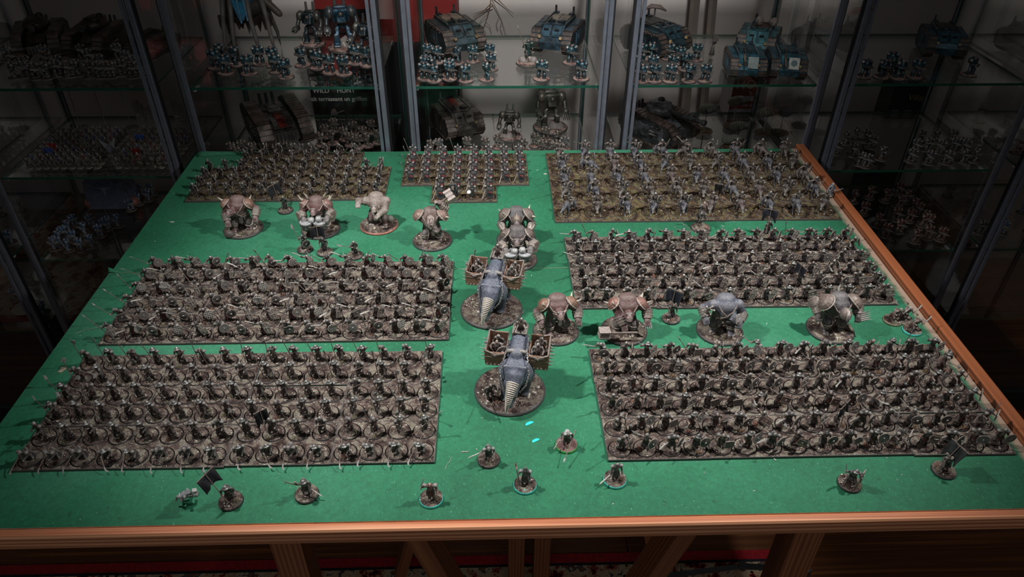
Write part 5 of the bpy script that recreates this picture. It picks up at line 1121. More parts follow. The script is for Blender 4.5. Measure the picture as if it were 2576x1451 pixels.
def tpane(name, lo, hi, mt, parent, thin, label=None):
    """sheet of glass with green cut edges"""
    lo, hi = Vector(lo), Vector(hi); o = bxm(name, lo, hi, mt, parent, label); me = o.data; me.materials.append(GEDGE)
    for p in me.polygons: p.material_index = 0 if abs(p.normal[thin]) > .9 else 1
    return o
for ci, cx in enumerate(CABX):
    cab = bpy.data.objects.new('glass_cabinet', None); PENDING.append(cab)
    tag(cab, '%s tall glass display cabinet with grey metal posts behind the table' % CNAME[ci], 'cabinet', 'display cabinets')
    x0, x1 = cx-CW/2-.012, cx+CW/2+.012; zt = 1.62
    bxm('plinth', (x0, CY0-.012, 0), (x1, CY1+.012, .06), CBOT, cab); bxm('top_panel', (x0, CY0-.012, zt), (x1, CY1+.012, zt+.05), CBOT, cab)
    for xx in (x0, x1-.009):
        for yy in (CY0-.012, CY1+.003): bxm('post', (xx, yy, .06), (xx+.009, yy+.009, zt), ALU, cab, None, .0012)
    for s, xx in ((-1, x0+.011), (1, x1-.0165)): bxm('door_rail', (xx, CY0-.0175, .07), (xx+.0055, CY0-.012, zt-.01), ALU, cab)
    bxm('seal', (x0-.0035, CY0-.006, .06), (x0-.0003, CY0+.0, zt), SEAL, cab); bxm('seal', (x1+.0003, CY0-.006, .06), (x1+.0035, CY0, zt), SEAL, cab)
    tpane('side_pane', (x0+.002, CY0-.002, .062), (x0+.006, CY1+.002, zt-.001), PANE, cab, 0); tpane('side_pane', (x1-.006, CY0-.002, .062), (x1-.002, CY1+.002, zt-.001), PANE, cab, 0)
    tpane('back_pane', (x0+.010, CY1+.006, .062), (x1-.010, CY1+.010, zt-.001), PANE, cab, 1); tpane('door', (x0+.010, CY0-.011, .066), (x1-.010, CY0-.007, zt-.006), PANE, cab, 1)
    for z in SHZ:
        sh = tpane('shelf', (cx-CW/2, CY0, z-.005), (cx+CW/2, CY1, z), SHELFG, cab, 2)
        for xx in (cx-CW/2+.004, cx+CW/2-.004):
            for yy in (CY0+.008, CY1-.03): link('shelf_peg', MB().tube((0, 0, 0), (0, 22, 0), 3.2, 3.2, BONE, 10).build('shelf_peg', (PEG,), True), cab, Matrix.Translation((xx, yy, z-.0088)))

# ------------------------------------------------------------------ things behind the cabinets
def textobj(name, body, size, loc, rot, mt, parent, label=None, bold=0.0, ext=.0004):
    cu = bpy.data.curves.new(name, 'FONT'); cu.body = body; cu.size = size; cu.extrude = ext; cu.align_x = 'CENTER'; cu.align_y = 'CENTER'; cu.offset = bold
    t = bpy.data.objects.new('tmp', cu); COL.objects.link(t); dg = bpy.context.evaluated_depsgraph_get(); me = bpy.data.meshes.new_from_object(t.evaluated_get(dg)); bpy.data.objects.remove(t); bpy.data.curves.remove(cu)
    me.materials.clear(); me.materials.append(mt)
    return link(name, me, parent, Matrix.Translation(loc) @ Euler(rot).to_matrix().to_4x4(), label)
KBOX = plain('black_card', C(24, 24, 28), .55, 0, .2, 12); RBOX = plain('red_card', C(156, 52, 48), .6, 0, .1, 8); WHITEP = plain('white_print', C(196, 196, 192), .7, 0, .02)
def atY(px, py, Y):
    d = CF + CA*((px-1288)/FPX) - CU*((py-725.5)/FPX); t = Y/d.y
    return Vector((d.x*t, Y, TZ+CAMH+d.z*t))
bxg = bpy.data.objects.new('statue_box', None); PENDING.append(bxg); tag(bxg, 'large black collectible box with white lettering behind the left centre cabinet', 'box')
BY = 1.640; pl, pr = atY(784, 250, BY).x, atY(985, 250, BY).x
zt_, zb_ = atY(880, 95, BY).z, .30
bxm('carton', (pl, BY, zb_), (pr, BY+.16, zt_), KBOX, bxg, None, .001); bxm('lid', (pl-.001, BY+.03, zt_+.0002), (pr, BY+.159, zt_+.002), KBOX, bxg)
p = atY(838, 228, BY); textobj('lettering', 'WILD    HUNT', .0152, (p.x+.002, BY-.0005, p.z), (PI/2, 0, 0), WHITEP, bxg, None, .0003)
p = atY(841, 249, BY); textobj('lettering', 'Geralt terrassant un griffon', .0138, (p.x, BY-.0005, p.z), (PI/2, 0, 0), WHITEP, bxg, None, .0003)
cl = MB(); REDP = C(120, 30, 30)
p = atY(838, 222, BY)
for k in range(3): cl.prism([(-1.0+k*3.2-3.2, 9), (.2+k*3.2-3.2, 10), (.9+k*3.2-3.2, -6), (0.1+k*3.2-3.2, -11)], .6, None, REDP)
link('claw_mark', cl.build('claw_mark', (PAINT,)), bxg, Matrix.Translation((p.x, BY-.0005, p.z)), 'three dark red claw strokes between the words')
link('figure_print', MB().prism([(-9, 0), (9, 1), (7, 12), (3, 20), (-4, 18), (-8, 9)], .5, None, C(74, 66, 68)).prism([(8, 8), (24, 14), (24, 15.4), (7, 10.4)], .5, None, C(96, 94, 98)).build('figure_print', (PAINT,)), bxg, Matrix.Translation(atY(842, 293, BY-.0004)), 'dim printed artwork at the foot of the box')
rb = bpy.data.objects.new('red_box', None); PENDING.append(rb); tag(rb, 'red and black box standing behind the middle cabinet', 'box')
xl, xr = atY(990, 60, 1.645).x, atY(1150, 60, 1.645).x; zr = atY(1060, 105, 1.645).z
bxm('lower_carton', (xl, 1.645, .30), (xr, 1.78, zr), KBOX, rb, 'black lower part'); bxm('upper_carton', (xl, 1.645, zr+.0002), (xr, 1.78, 1.42), RBOX, rb, 'red upper part')
link('print_block', MB().box((0, 0, 0), (22, .3, 28), C(70, 60, 62)).build('print_block', (PAINT,)), rb, Matrix.Translation(atY(973, 15, 1.6445)))
rb2 = bpy.data.objects.new('red_carton', None); PENDING.append(rb2); tag(rb2, 'red topped carton behind the teal walking robots', 'box')
xl2, xr2 = atY(790, 20, 1.80).x, atY(975, 20, 1.80).x
bxm('face', (xl2, 1.81, .30), (xr2, 1.93, atY(870, 26, 1.80).z), KBOX, rb2); bxm('red_top', (xl2, 1.81, atY(870, 26, 1.80).z+.0003), (xr2, 1.93, 1.46), RBOX, rb2)
for (pxl, pxr, pyt, pyb, Yb, nm, lb) in ((1838, 2042, 190, 302, 1.66, 'game_box', 'white and red game box behind the right centre cabinet'),):
    g_ = bpy.data.objects.new(nm, None); PENDING.append(g_); tag(g_, lb, 'box')
    xl, xr = atY(pxl, 250, Yb).x, atY(pxr, 250, Yb).x; z0, z1 = atY(1940, pyb, Yb).z, atY(1940, pyt, Yb).z
    tag(bxm('storage_box', (xl-.004, Yb+.004, .30), (xr+.004, Yb+.1, z0-.0002), plain('grey_card', C(92, 88, 86), .7)), 'plain grey storage box carrying the game box behind right centre cabinet', 'box')
    bxm('carton', (xl, Yb, z0), (xr, Yb+.08, z1), plain('white_card', C(150, 148, 150), .6, 0, .06, 10), g_)
    bxm('red_panel', (xl, Yb-.0012, z0+.030), (xl+.062, Yb-.0002, z1-.002), plain('dark_red_print', C(110, 30, 26), .6), g_); bxm('red_panel', (xl+.062, Yb-.0012, z1-.022), (xr-.03, Yb-.0002, z1-.002), plain('dark_red_print_band', C(92, 28, 26), .6), g_)
    textobj('lettering', 'HORUS', .030, atY(1905, 213, Yb-.0016), (PI/2, 0, 0), WHITEP, g_); textobj('lettering', 'THE LEGION', .009, atY(1890, 265, Yb-.0016), (PI/2, 0, 0), WHITEP, g_)
    link('arrow_panel', MB().prism([(-28, 0), (-24, 6), (28, 6), (28, -6), (-24, -6)], .5, None, C(190, 190, 192)).build('arrow_panel', (PAINT,)), g_, Matrix.Translation(atY(1885, 248, Yb-.0018)))
    for k in range(6): link('print_tile', MB().prism([(-5, -4), (5, -4), (0, 5)] if k % 2 else [(-4, -4), (4, -4), (4, 4), (-4, 4)], .4, None, [C(120, 60, 56), C(90, 80, 84)][k % 2]).build('print_tile', (PAINT,)), g_, Matrix.Translation(atY(1935+18*k, 248+(k % 3)*9, Yb-.0016)))
sb = bpy.data.objects.new('sideboard', None); PENDING.append(sb); tag(sb, 'long dark low sideboard standing behind the glass cabinets', 'sideboard')
SBM = plain('dark_sideboard', C(58, 44, 36), .6, 0, .15, 8)
bxm('top_board', (-1.3, 1.625, .275), (1.3, 1.94, .2995), SBM, sb); bxm('carcass', (-1.28, 1.635, .0), (1.28, 1.93, .275), SBM, sb)
# twigs leaning on the wall
tw = bpy.data.objects.new('twig_branch', None); PENDING.append(tw); tag(tw, 'bare forked brown twig leaning on the wall behind the middle cabinet', 'branch')
TWM = plain('twig_bark', C(120, 98, 78), .85, 0, .2, 80)
for pts in ([(1240, -40), (1232, 20), (1222, 55), (1206, 92)], [(1234, 10), (1215, 30), (1196, 46), (1184, 70), (1180, 92)], [(1228, 34), (1210, 52), (1200, 70)], [(1238, 0), (1248, 22), (1262, 52), (1274, 90)], [(1222, 55), (1232, 66), (1236, 84)], [(1196, 46), (1186, 50), (1180, 60)], [(1243, -10), (1262, 8), (1276, 22), (1292, 34)], [(1256, 40), (1248, 60), (1252, 78)], [(1190, 60), (1198, 76), (1194, 90)], [(1214, 70), (1222, 82), (1220, 92)], [(1184, 70), (1176, 80), (1178, 92)], [(1262, 52), (1258, 70), (1264, 88)], [(1240, 14), (1226, 24), (1206, 30), (1190, 36)]):
    q = [(atY(x, y, 1.955+.008*((i*7) % 3))-Vector((0, 0, 0)))*1000 for i, (x, y) in enumerate(pts)]
    link('twig', MB().path(q, [1.3-.28*i if len(pts) > 3 and i < 4 else .55 for i in range(len(pts))], WOOD, 6).build('twig', (TWM,), True), tw)
for k, (px, wd, lb) in enumerate(((1745, 14, 'pale plank leaning behind the right centre cabinet'), (1790, 12, 'second pale plank leaning behind the right centre cabinet'))):
    a_, b_ = atY(px-14+k*4, 330, 1.86), atY(px+8, -40, 1.9); a_.z = .3035
    o = beam('leaning_plank', a_, b_, .001*wd*1.6, .012, plain('pale_plank%d' % k, C(150, 140, 132), .7, 0, .12, 20)); tag(o, lb, 'plank')

# ------------------------------------------------------------------ science-fiction models on the shelves
TEALD, BLU = C(36, 70, 80), C(28, 90, 124)
def marine(seed, c=TEALD, c2=C(150, 152, 150), low=False, gun=True, cloak=None):
    rd = random.Random(seed); P = []; st = rd.uniform(-2.5, 2.5)
    for s in (-1, 1):
        hip = Vector((s*2.6, 0, 12)); ft = Vector((s*4.2, s*st, 2)); kn, ft = IK(hip, ft, 6, 6, (s*.4, -1, 0))
        P += [('c', hip, kn, 2.7, 2.4, c), ('c', kn, ft, 2.7, 3.2, c), ('e', ft+Vector((0, -1.2, -.6)), (2.6, 3.6, 1.6), None, c), ('e', kn+Vector((0, -1.2, 0)), (1.6, 1.4, 2.0), None, tuple(v*1.4 for v in c))]
    P += [('e', (0, 0, 13), (4.2, 3.2, 2.8), None, c), ('c', (0, 0, 15), (0, -.4, 20), 4.0, 5.2, c), ('e', (0, -4.0, 20.4), (3.4, 1.4, 1.8), None, c2), ('e', (0, -2.6, 14), (4.2, 1.8, 1.0), None, DARK), ('e', (0, -1.4, 25.6), (2.3, 2.6, 2.7), None, c2 if seed % 3 == 0 else c), ('c', (-1.3, -3.8, 25.9), (1.3, -3.8, 25.9), .6, .6, C(150, 60, 40)), ('b', (0, 4.6, 20.5), (3.8, 2.0, 3.6), None, DSTEEL)]
    for s in (-1, 1):
        P += [('e', (s*4.2, 5, 24.4), (2.0, 2.0, 2.2), None, tuple(v*1.5 for v in c)), ('e', (s*6.4, -.2, 22), (3.5, 3.6, 3.4), None, tuple(v*.8 for v in c)), ('e', (s*6.9, -.5, 23.3), (2.9, 3.0, 2.5), None, c2 if seed % 2 else tuple(v*1.8 for v in c)), ('c', (s*6.3, -.4, 20.6), (s*6.8, -2, 16.5), 2.2, 2.0, c), ('c', (s*6.8, -2, 16.5), (s*2.8, -6.6, 16.6), 2.0, 1.9, c), ('e', (s*2.8, -6.8, 16.6), (1.7, 1.7, 1.7), None, DARK)]
    if cloak: P += [('e', (0, 5.6, 14), (6.2, 1.6, 10), (.1, 0, 0), cloak)]
    body = sculpt('marine', P, .75, 700 if low else 1300, (METAL,) if c == TEALD or c == BLU else (PAINT,))
    g = MB(); g.box((0, 0, 0), (6.0, 1.2, 1.7), C(58, 58, 62)); g.tube((6, 0, .5), (10.5, 0, .5), .75, .75, STEEL, 8); g.box((1, 0, -2.4), (1.1, .9, 1.8), DARK)
    return [('body', body, MM((0, 0, 2.6), s=1.3))]+([('gun', g.build('gun', (METAL,)), MM((1.3, -10.4, 24.2), e=(0, .25, rd.uniform(-.3, .3)), s=1.3))] if gun else [])
MB_BASE = [base_set(16, 700+i, C(40, 36, 40), 2.6, ntuft=0, ngrit=18, ground=make_ground('pinkish_rubble', C(84, 64, 62), C(150, 118, 110), C(170, 150, 140)) if i == 0 else bpy.data.materials['pinkish_rubble']) for i in range(3)]
MARS = [marine(i) for i in range(5)]+[marine(5, TEALD, cloak=C(40, 60, 62))]
MARB = [marine(11+i, C(74, 66, 56), C(120, 112, 100)) for i in range(3)]
MARU = [marine(21+i, BLU, C(70, 120, 160), True) for i in range(2)]
MARR = [marine(31+i, C(92, 44, 32), C(150, 120, 96), True) for i in range(2)]
MARG = [marine(41+i, C(58, 62, 66), C(120, 118, 112), True) for i in range(2)]
def shelf_pt(ci, si, u, v): return (CABX[ci]+(u-.5)*(CW-.02), CY0+.012+v*(CY1-CY0-.024), SHZ[si]+.0002)
def onshelf(ci, si, px, py):
    """where a pixel's ray meets a shelf"""
    p = at(px, py, SHZ[si]-TZ); p.z = SHZ[si]+.0002; return p
def row(ci, si, pts, kinds, sname, group, bases, name, scale=1.0, rzs=.4, seed=1, look='armoured miniature'):
    rd = random.Random(seed); pts = sorted(pts)
    for i, (px, py) in enumerate(pts):
        p = onshelf(ci, si, px, py)
        p.x = min(max(p.x, CABX[ci]-CW/2+.019*scale), CABX[ci]+CW/2-.019*scale); p.y = min(max(p.y, CY0+.018*scale), CY1-.018*scale)
        sp = kinds[rd.randrange(len(kinds))]; b = bases[rd.randrange(len(bases))] if bases else None
        place(([b] if b else [])+sp, name, p, rd.gauss(0, rzs), '%s, %s from left, %s' % (look, nth(i), sname), 'miniature', group, scale)
# vehicles -----------------------------------------------------------
def carrier(c, top=C(160, 150, 132), seed=0, door=True, red=False):
    """boxy tracked troop carrier, nose towards -Y, about 80 x 55 mm"""
    h = MB(); prof = [(-44, 12), (-40, 26), (-26, 40), (34, 40), (42, 30), (42, 10)]
    M = Matrix.Rotation(PI/2, 4, 'Z'); h.prism(prof, 36, M, c); d = tuple(v*.7 for v in c)
    parts = []
    for s in (-1, 1):
        t = MB(); tp = [(-44, 10), (-46, 18), (-34, 34), (36, 34), (46, 24), (44, 8), (34, 0), (-32, 0)]
        t.prism(tp, 13, Matrix.Translation((s*24.5, 0, 0)) @ M, d)
        n = len(tp); sub = []
        tk = MB()
        for i in range(n):
            a, b_ = Vector((0, tp[i][0], tp[i][1])), Vector((0, tp[(i+1) % n][0], tp[(i+1) % n][1])); ln = (b_-a).length; m_ = max(1, int(ln/6))
            for k in range(m_):
                p = a.lerp(b_, (k+.5)/m_); ang = math.atan2(b_.z-a.z, b_.y-a.y); tk.box((s*24.5, p.y, p.z), (7.2, 2.5, 1.2), C(96, 84, 78), (ang, 0, 0))
        dr = MB(); dr.box((s*31.4, 2, 18), (.8, 12, 9), tuple(v*1.2 for v in c)); dr.lathe([(5, 0), (4, 1), (.2, 1.2)], (s*32, 2, 18), tuple(v*1.5 for v in c), 12, (s, 0, 0))
        parts.append(('track_unit', t.build('track_unit', (ARMR,)), None, None, [('track_links', tk.build('track_links', (ARMR,))), ('side_door', dr.build('side_door', (ARMR,)))]))
    for s in (-1, 1):
        f = MB(); f.box((s*8, -35.5, 33.4), (6.4, 1.0, 9.6), tuple(min(1, v*1.7) for v in c), (-.86, 0, 0)); f.box((s*8, -37.4, 36.2), (3.6, 1.0, 1.2), BLACK, (-.86, 0, 0)); parts.append(('front_plate', f.build('front_plate', (ARMR,))))
    b = MB(); b.box((0, -42, 22), (17, 1.4, 6), tuple(min(1, v*1.3) for v in c), (-.3, 0, 0)); parts.append(('bumper', b.build('bumper', (ARMR,))))
    r = MB(); r.box((0, 14, 40.6), (14, 15, .9), top); r.box((0, 14, 41.4), (.5, 15, .4), DARK); parts.append(('roof_hatch', r.build('roof_hatch', (ARMR,)), None, None, [('stripe', MB().box((0, 14, 41.8), (5.5, 14, .4), C(140, 44, 36)).build('stripe', (ARMR,)))] if red else []))
    w_ = MB(); w_.lathe([(6, 40), (6, 42.5), (4.5, 43.5)], (-8, -12, 0), d, 12); w_.lathe([(6, 40), (6, 42.5), (4.5, 43.5)], (8, -12, 0), d, 12); w_.box((-8, -17, 46), (1.5, 6, 1.5), C(60, 60, 64)); w_.tube((-8, -22, 46), (-8, -30, 46), .8, .8, STEEL, 6); parts.append(('cupola', w_.build('cupola', (ARMR,))))
    k_ = MB()
    for s in (-1, 1):
        for yy in (-20, -8, 4, 16, 28): k_.ball((s*30.9, yy, 31), 1.0, STEEL, None, 0, 5, 3); k_.ball((s*16.6, yy+4, 40.4), .9, DSTEEL, None, 0, 5, 3)
        k_.box((s*24.5, -20, 35.6), (5, 9, 1.2), tuple(v*1.35 for v in c), (.3 if 0 else 0, 0, 0)); k_.box((s*24.5, 12, 35.4), (5.4, 16, 1.0), tuple(v*1.2 for v in c)); k_.lathe([(2.6, 0), (2.6, 2.4), (2, 3)], (s*16.4, -44, 27), C(170, 150, 110), 10, (0, -1, .2)); k_.box((s*12, 30, 41.4), (3.6, 5, 1.6), d); k_.tube((s*17.4, -20, 41), (s*17.4, 34, 41), .8, .8, STEEL, 6)
    k_.box((0, -22, 40.4), (12, 4, .8), tuple(v*1.4 for v in c)); k_.box((0, -46, 14), (16, 1.2, 5), tuple(v*1.1 for v in c), (.25, 0, 0)); parts.append(('fittings', k_.build('fittings', (ARMR,))))
    e = MB(); e.tube((14, 34, 40), (14, 34, 52), 2, 1.6, DSTEEL, 8); e.tube((-14, 34, 40), (-14, 34, 52), 2, 1.6, DSTEEL, 8); parts.append(('exhaust', e.build('exhaust', (ARMR,))))
    return [('hull', h.build('hull', (ARMR,)))]+parts
def battle_tank(c, turret=True, seed=0, gun=30, red=False):
    """lozenge tank with full-height tracks, nose towards -Y"""
    M = Matrix.Rotation(PI/2, 4, 'Z'); d = tuple(v*.65 for v in c); h = MB(); h.prism([(-40, 10), (-36, 22), (-10, 36), (46, 36), (50, 12)], 38, M, c); parts = []
    for s in (-1, 1):
        t = MB(); tp = [(-56, 22), (-42, 40), (30, 48), (56, 36), (58, 22), (44, 4), (-36, 2), (-54, 12)]; t.prism(tp, 16, Matrix.Translation((s*28, 0, 0)) @ M, d); tk = MB(); n = len(tp)
        for i in range(n):
            a, b_ = Vector((0, *tp[i])), Vector((0, *tp[(i+1) % n])); m_ = max(1, int((b_-a).length/7)); ang = math.atan2(b_.z-a.z, b_.y-a.y)
            for k in range(m_): p = a.lerp(b_, (k+.5)/m_); tk.box((s*28, p.y, p.z), (9, 2.9, 1.5), C(100, 86, 80), (ang, 0, 0))
        sp = MB(); sp.box((s*37, 4, 24), (2.4, 11, 9), tuple(v*1.2 for v in c)); sp.tube((s*38, -6, 26), (s*38, -24, 26), 2, 1.6, STEEL, 8); sp.tube((s*38, -6, 21), (s*38, -24, 21), 2, 1.6, STEEL, 8)
        parts.append(('track_unit', t.build('track_unit', (ARMR,)), None, None, [('track_links', tk.build('track_links', (ARMR,))), ('side_gun', sp.build('side_gun', (ARMR,)))]))
    f = MB(); f.box((0, -26, 32), (12, 10, 1.0), tuple(v*1.5 for v in c), (.48, 0, 0)); 
    if red: f.box((0, -8, 37), (5, 16, .8), C(150, 44, 32)); f.box((0, -27, 33), (5, 9, 1.2), C(150, 44, 32), (.48, 0, 0))
    parts.append(('glacis_plate', f.build('glacis_plate', (ARMR,))))
    k = MB(); k.lathe([(9, 36), (9, 40), (7, 42)], (0, 12, 0), tuple(v*1.4 for v in c), 14); k.box((0, 2, 39), (9, 6, 2.4), tuple(v*1.2 for v in c)); parts.append(('cupola', k.build('cupola', (ARMR,))))
    k_ = MB()
    for s in (-1, 1):
        for yy in range(-30, 50, 10): k_.ball((s*36.4, yy, 33), 1.1, STEEL, None, 0, 5, 3)
        k_.box((s*36.2, 24, 24), (.8, 12, 12), tuple(v*1.25 for v in c)); k_.box((s*36.2, -24, 22), (.8, 9, 8), tuple(v*1.15 for v in c)); k_.box((s*13, 26, 37), (4.5, 12, 1.4), tuple(v*1.15 for v in c)); k_.box((s*12, -12, 35.5), (4, 6, 1.2), tuple(v*1.3 for v in c), (.45, 0, 0))
    for x in range(-15, 16, 5): k_.box((x, -41, 16), (1.4, 1.0, 6), tuple(v*1.2 for v in c), (-.2, 0, 0))
    k_.box((0, 30, 37.2), (7, 8, 1.2), d); parts.append(('fittings', k_.build('fittings', (ARMR,))))
    e = MB()
    for x in (-9, 0, 9): e.tube((x, 44, 34), (x, 46, 52), 2.4, 2.0, DSTEEL, 8)
    parts.append(('exhaust', e.build('exhaust', (ARMR,))))
    if turret:
        u = MB(); u.ball((0, 2, 50), (22, 25, 12), c, None, 0, 12, 8); u.box((0, 4, 58), (12, 14, 3), tuple(v*1.2 for v in c)); u.ball((8, 8, 62), (6, 6, 4), d, None, 0, 8, 6); gb = MB(); gb.tube((0, -18, 51), (0, -18-gun, 51), 4, 3.4, d, 10); gb.tube((0, -18-gun, 51), (0, -24-gun, 51), 5, 5, DSTEEL, 10); parts.append(('turret', u.build('turret', (ARMR,), True), None, None, [('gun_barrel', gb.build('gun_barrel', (ARMR,)))]))
    return [('hull', h.build('hull', (ARMR,)))]+parts
def walker(c, seed, big=False, bone=C(120, 116, 108)):
    """two-legged armoured walker, about 60 mm tall"""
    rd = random.Random(seed); P = []; d = tuple(v*.7 for v in c)
    for s in (-1, 1):
        P += [('c', (s*6, 0, 27), (s*8.5, -3, 17), 3.6, 3.2, d), ('c', (s*8.5, -4, 17), (s*9.5, 0, 5), 3.4, 5.4, c), ('b', (s*9.5, -5, 12), (3.4, 1.6, 7), (.2, 0, 0), tuple(v*1.4 for v in c)), ('b', (s*9.5, -2, 2.4), (5, 7.4, 2.2), None, d), ('b', (s*7.6, -3.6, 22), (3, 1.4, 4.6), (-.25, 0, 0), tuple(v*1.3 for v in c))]
    P += [('e', (0, 0, 28), (6, 5, 3.6), None, d), ('c', (0, 0, 29), (0, 0, 34), 4, 5, DSTEEL), ('b', (0, 0, 42), (11.5, 8, 7.4), None, c), ('e', (0, -3, 43), (11, 9, 9), None, c), ('b', (0, -10.5, 39.5), (6, 2, 5), (-.3, 0, 0), tuple(v*1.4 for v in c)), ('e', (0, -11, 46), (3, 3, 3.4), None, bone), ('b', (0, 9, 45), (9, 4, 8), None, d), ('c', (-8, -6, 50.5), (8, -6, 50.5), 2.0, 2.0, tuple(v*1.5 for v in c))]
    body = sculpt('walker', P, 1.2, 2200, (METAL,)); out = [('body', body, MM((0, 0, 3)))]
    for s in (-1, 1):
        b = MB(); b.lathe([(8.2, -3), (8.4, 2), (7, 5), (3, 7), (.2, 7.6)], (s*14, 0, 46), tuple(v*1.25 for v in c), 12, (s, 0, .35)); b.path([(s*15+8.3*math.cos(q)*0, 8.3*math.cos(q), 46+8.3*math.sin(q)) for q in [2*PI*i_/12 for i_ in range(13)]], .8, C(140, 120, 80), 5, 0, False); b.path([(s*18, 0, 42), (s*20, -1, 34), (s*20, -10, 28)], [3.8, 3.4, 3.6], d, 8)
        if s < 0:
            b.tube((s*20, -8, 28), (s*20, -26, 28), 5, 5, d, 10)
            for k in range(6): b.tube((s*20+3*math.cos(k*1.05), -26, 28+3*math.sin(k*1.05)), (s*20+3*math.cos(k*1.05), -32, 28+3*math.sin(k*1.05)), 1.1, 1.1, STEEL, 6)
        else:
            b.ball((s*20, -12, 27), (5, 5, 5), d)
            for k in range(4): b.path([(s*20-4+k*2.6, -15, 26), (s*20-5+k*3.2, -20, 22), (s*20-4+k*2.6, -20, 17)], [1.5, 1.2, .5], STEEL, 6)
        out.append(('weapon_arm', b.build('weapon_arm', (METAL,), True), MM((0, 0, 3))))
    v = MB(); v.tube((-6, 10, 52), (-6, 11, 66), 2.4, 2.0, DSTEEL, 8); v.tube((6, 10, 52), (6, 11, 66), 2.4, 2.0, DSTEEL, 8); out.append(('exhaust', v.build('exhaust', (HARD,)), MM((0, 0, 3))))
    return out
def rock_base(r, seed, h=3.0, tall=0.0):
    b = base_set(r, seed, C(44, 40, 42), h, ntuft=0, ngrit=50, rough=1.4, ground=bpy.data.materials['pinkish_rubble']); rk = MB(); rd = random.Random(seed)
    for k in range(5 if tall else 2): rk.ball((rd.uniform(-.5, .5)*r, rd.uniform(-.4, .5)*r, h+tall*.4), (r*rd.uniform(.25, .5), r*rd.uniform(.25, .5), tall*.7+2), C(104, 88, 84), (rd.random(), rd.random(), 0), 0, 8, 6)
    return b[:4]+(b[4]+[('rocks', rk.build('rocks', (PAINT,)))],)
def bbox(o, M, acc):
    Mo = M @ o.matrix_basis
    if o.type == 'MESH': acc += [Mo @ Vector(c) for c in o.bound_box]
    for q in KIDS.get(o.name, ()): bbox(q, Mo, acc)
KIDS = {}
def fit(root, ci, gap=.003):
    """slide a model on its shelf so that it stands clear of the panes"""
    KIDS.clear()
    for o in PENDING[-60:]:
        if o.parent is not None: KIDS.setdefault(o.parent.name, []).append(o)
    acc = []; bbox(root, Matrix.Identity(4), acc)
    lx, hx, ly, hy = min(p.x for p in acc), max(p.x for p in acc), min(p.y for p in acc), max(p.y for p in acc)
    x0, x1, y0, y1 = CABX[ci]-CW/2-.003+gap, CABX[ci]+CW/2+.003-gap, CY0-.004+gap, CY1+.003-gap
    dx = (x0-lx if lx < x0 else 0) + (x1-hx if hx > x1 else 0); dy = (y0-ly if ly < y0 else 0) + (y1-hy if hy > y1 else 0)
    root.matrix_basis = Matrix.Translation((dx, dy, 0)) @ root.matrix_basis
    return root
def vput(ci, si, px, py, spec, name, label, cat, rz=0.0, scale=1.0, group=None, base=None):
    p = onshelf(ci, si, px, py); return fit(place(([base] if base else [])+spec, name, p, rz, label, cat, group, scale), ci)

CT = C(44, 60, 66); CGREY = C(78, 76, 72)
# left centre cabinet, upper shelf
LC = 'teal figures on the left centre upper shelf'
row(1, 1, [(533, 172), (570, 186), (595, 165), (628, 187), (655, 162), (690, 166), (697, 182), (762, 166), (800, 172), (832, 184), (866, 188), (895, 160), (925, 166), (555, 158), (720, 196)], MARS, 'left centre cabinet upper shelf', LC, MB_BASE, 'armoured_soldier', 1.0, .5, 5, 'teal armoured miniature')
vput(1, 1, 788, 112, walker(CT, 1), 'walker_model', 'teal armoured walker with two exhausts beside the claw-legged machine', 'model', -.1, 1.2, None, rock_base(22, 801))
vput(1, 1, 868, 122, walker(C(40, 76, 96), 2), 'walker_model', 'brightest blue armoured walker in the left centre cabinet', 'model', .2, 1.5, None, rock_base(24, 802, 3, 5))
vput(1, 1, 925, 140, walker(CT, 3), 'walker_model', 'teal armoured walker beside the grey post of left centre cabinet', 'model', -.3, 1.15, None, rock_base(22, 803))
def claw_machine():
    b = sculpt('hull', [('e', (0, 0, 78), (36, 26, 22), None, C(56, 48, 46)), ('e', (0, -10, 95), (22, 20, 16), None, C(44, 92, 120)), ('e', (30, 6, 84), (16, 14, 14), None, C(70, 60, 56)), ('e', (-30, 6, 84), (14, 14, 14), None, C(70, 60, 56)), ('c', (30, 0, 92), (58, -6, 66), 8, 6, C(84, 74, 66)), ('e', (0, 16, 70), (30, 20, 22), None, C(46, 40, 40))], 2.2, 3000, (HARD,))
    sp = [('hull', b), ('cloth_panel', MB().sheet(lambda u, v: ((u-.5)*34*(1-.75*v), -26-6*v, 104-42*v), 8, 5, 1.0, C(44, 128, 168)).build('cloth_panel', (HARD,), True), None, 'bright blue tapering panel')]
    for x, y, xe, ye in ((-30, -18, -36, -30), (-16, -24, -20, -34), (12, -24, 20, -34), (34, -16, 44, -26), (-34, 14, -44, 26), (30, 16, 40, 28)):
        sp.append(('claw_leg', MB().path([(x, y, 96), (x*1.15, y*1.1-3, 60), (xe, ye-4, 26), (xe*1.0, ye+2, 0)], [4.6, 4.4, 3.2, .5], C(74, 70, 70), 8).build('claw_leg', (HARD,), True)))
    rag = MB(); rag.sheet(lambda u, v: ((u-.5)*92, -14+3*math.sin(u*20), 66-v*(20+7*math.sin(u*37)+6*math.sin(u*61))), 26, 4, 1.0, C(44, 36, 34)); sp.append(('ragged_skirt', rag.build('ragged_skirt', (CLOTH,))))
    sp.append(('blue_strut', MB().tube((-3, -30, 108), (-1, -33, 58), 2.6, 1.6, C(50, 130, 170), 8).build('blue_strut', (HARD,)))); sp.append(('blue_strut', MB().tube((8, -30, 108), (10, -33, 62), 2.6, 1.6, C(50, 130, 170), 8).build('blue_strut', (HARD,))))
    return sp
vput(1, 1, 640, 128, claw_machine(), 'claw_machine', 'tall dark machine on long claw legs with bright blue panel', 'model', 0, 1.15)
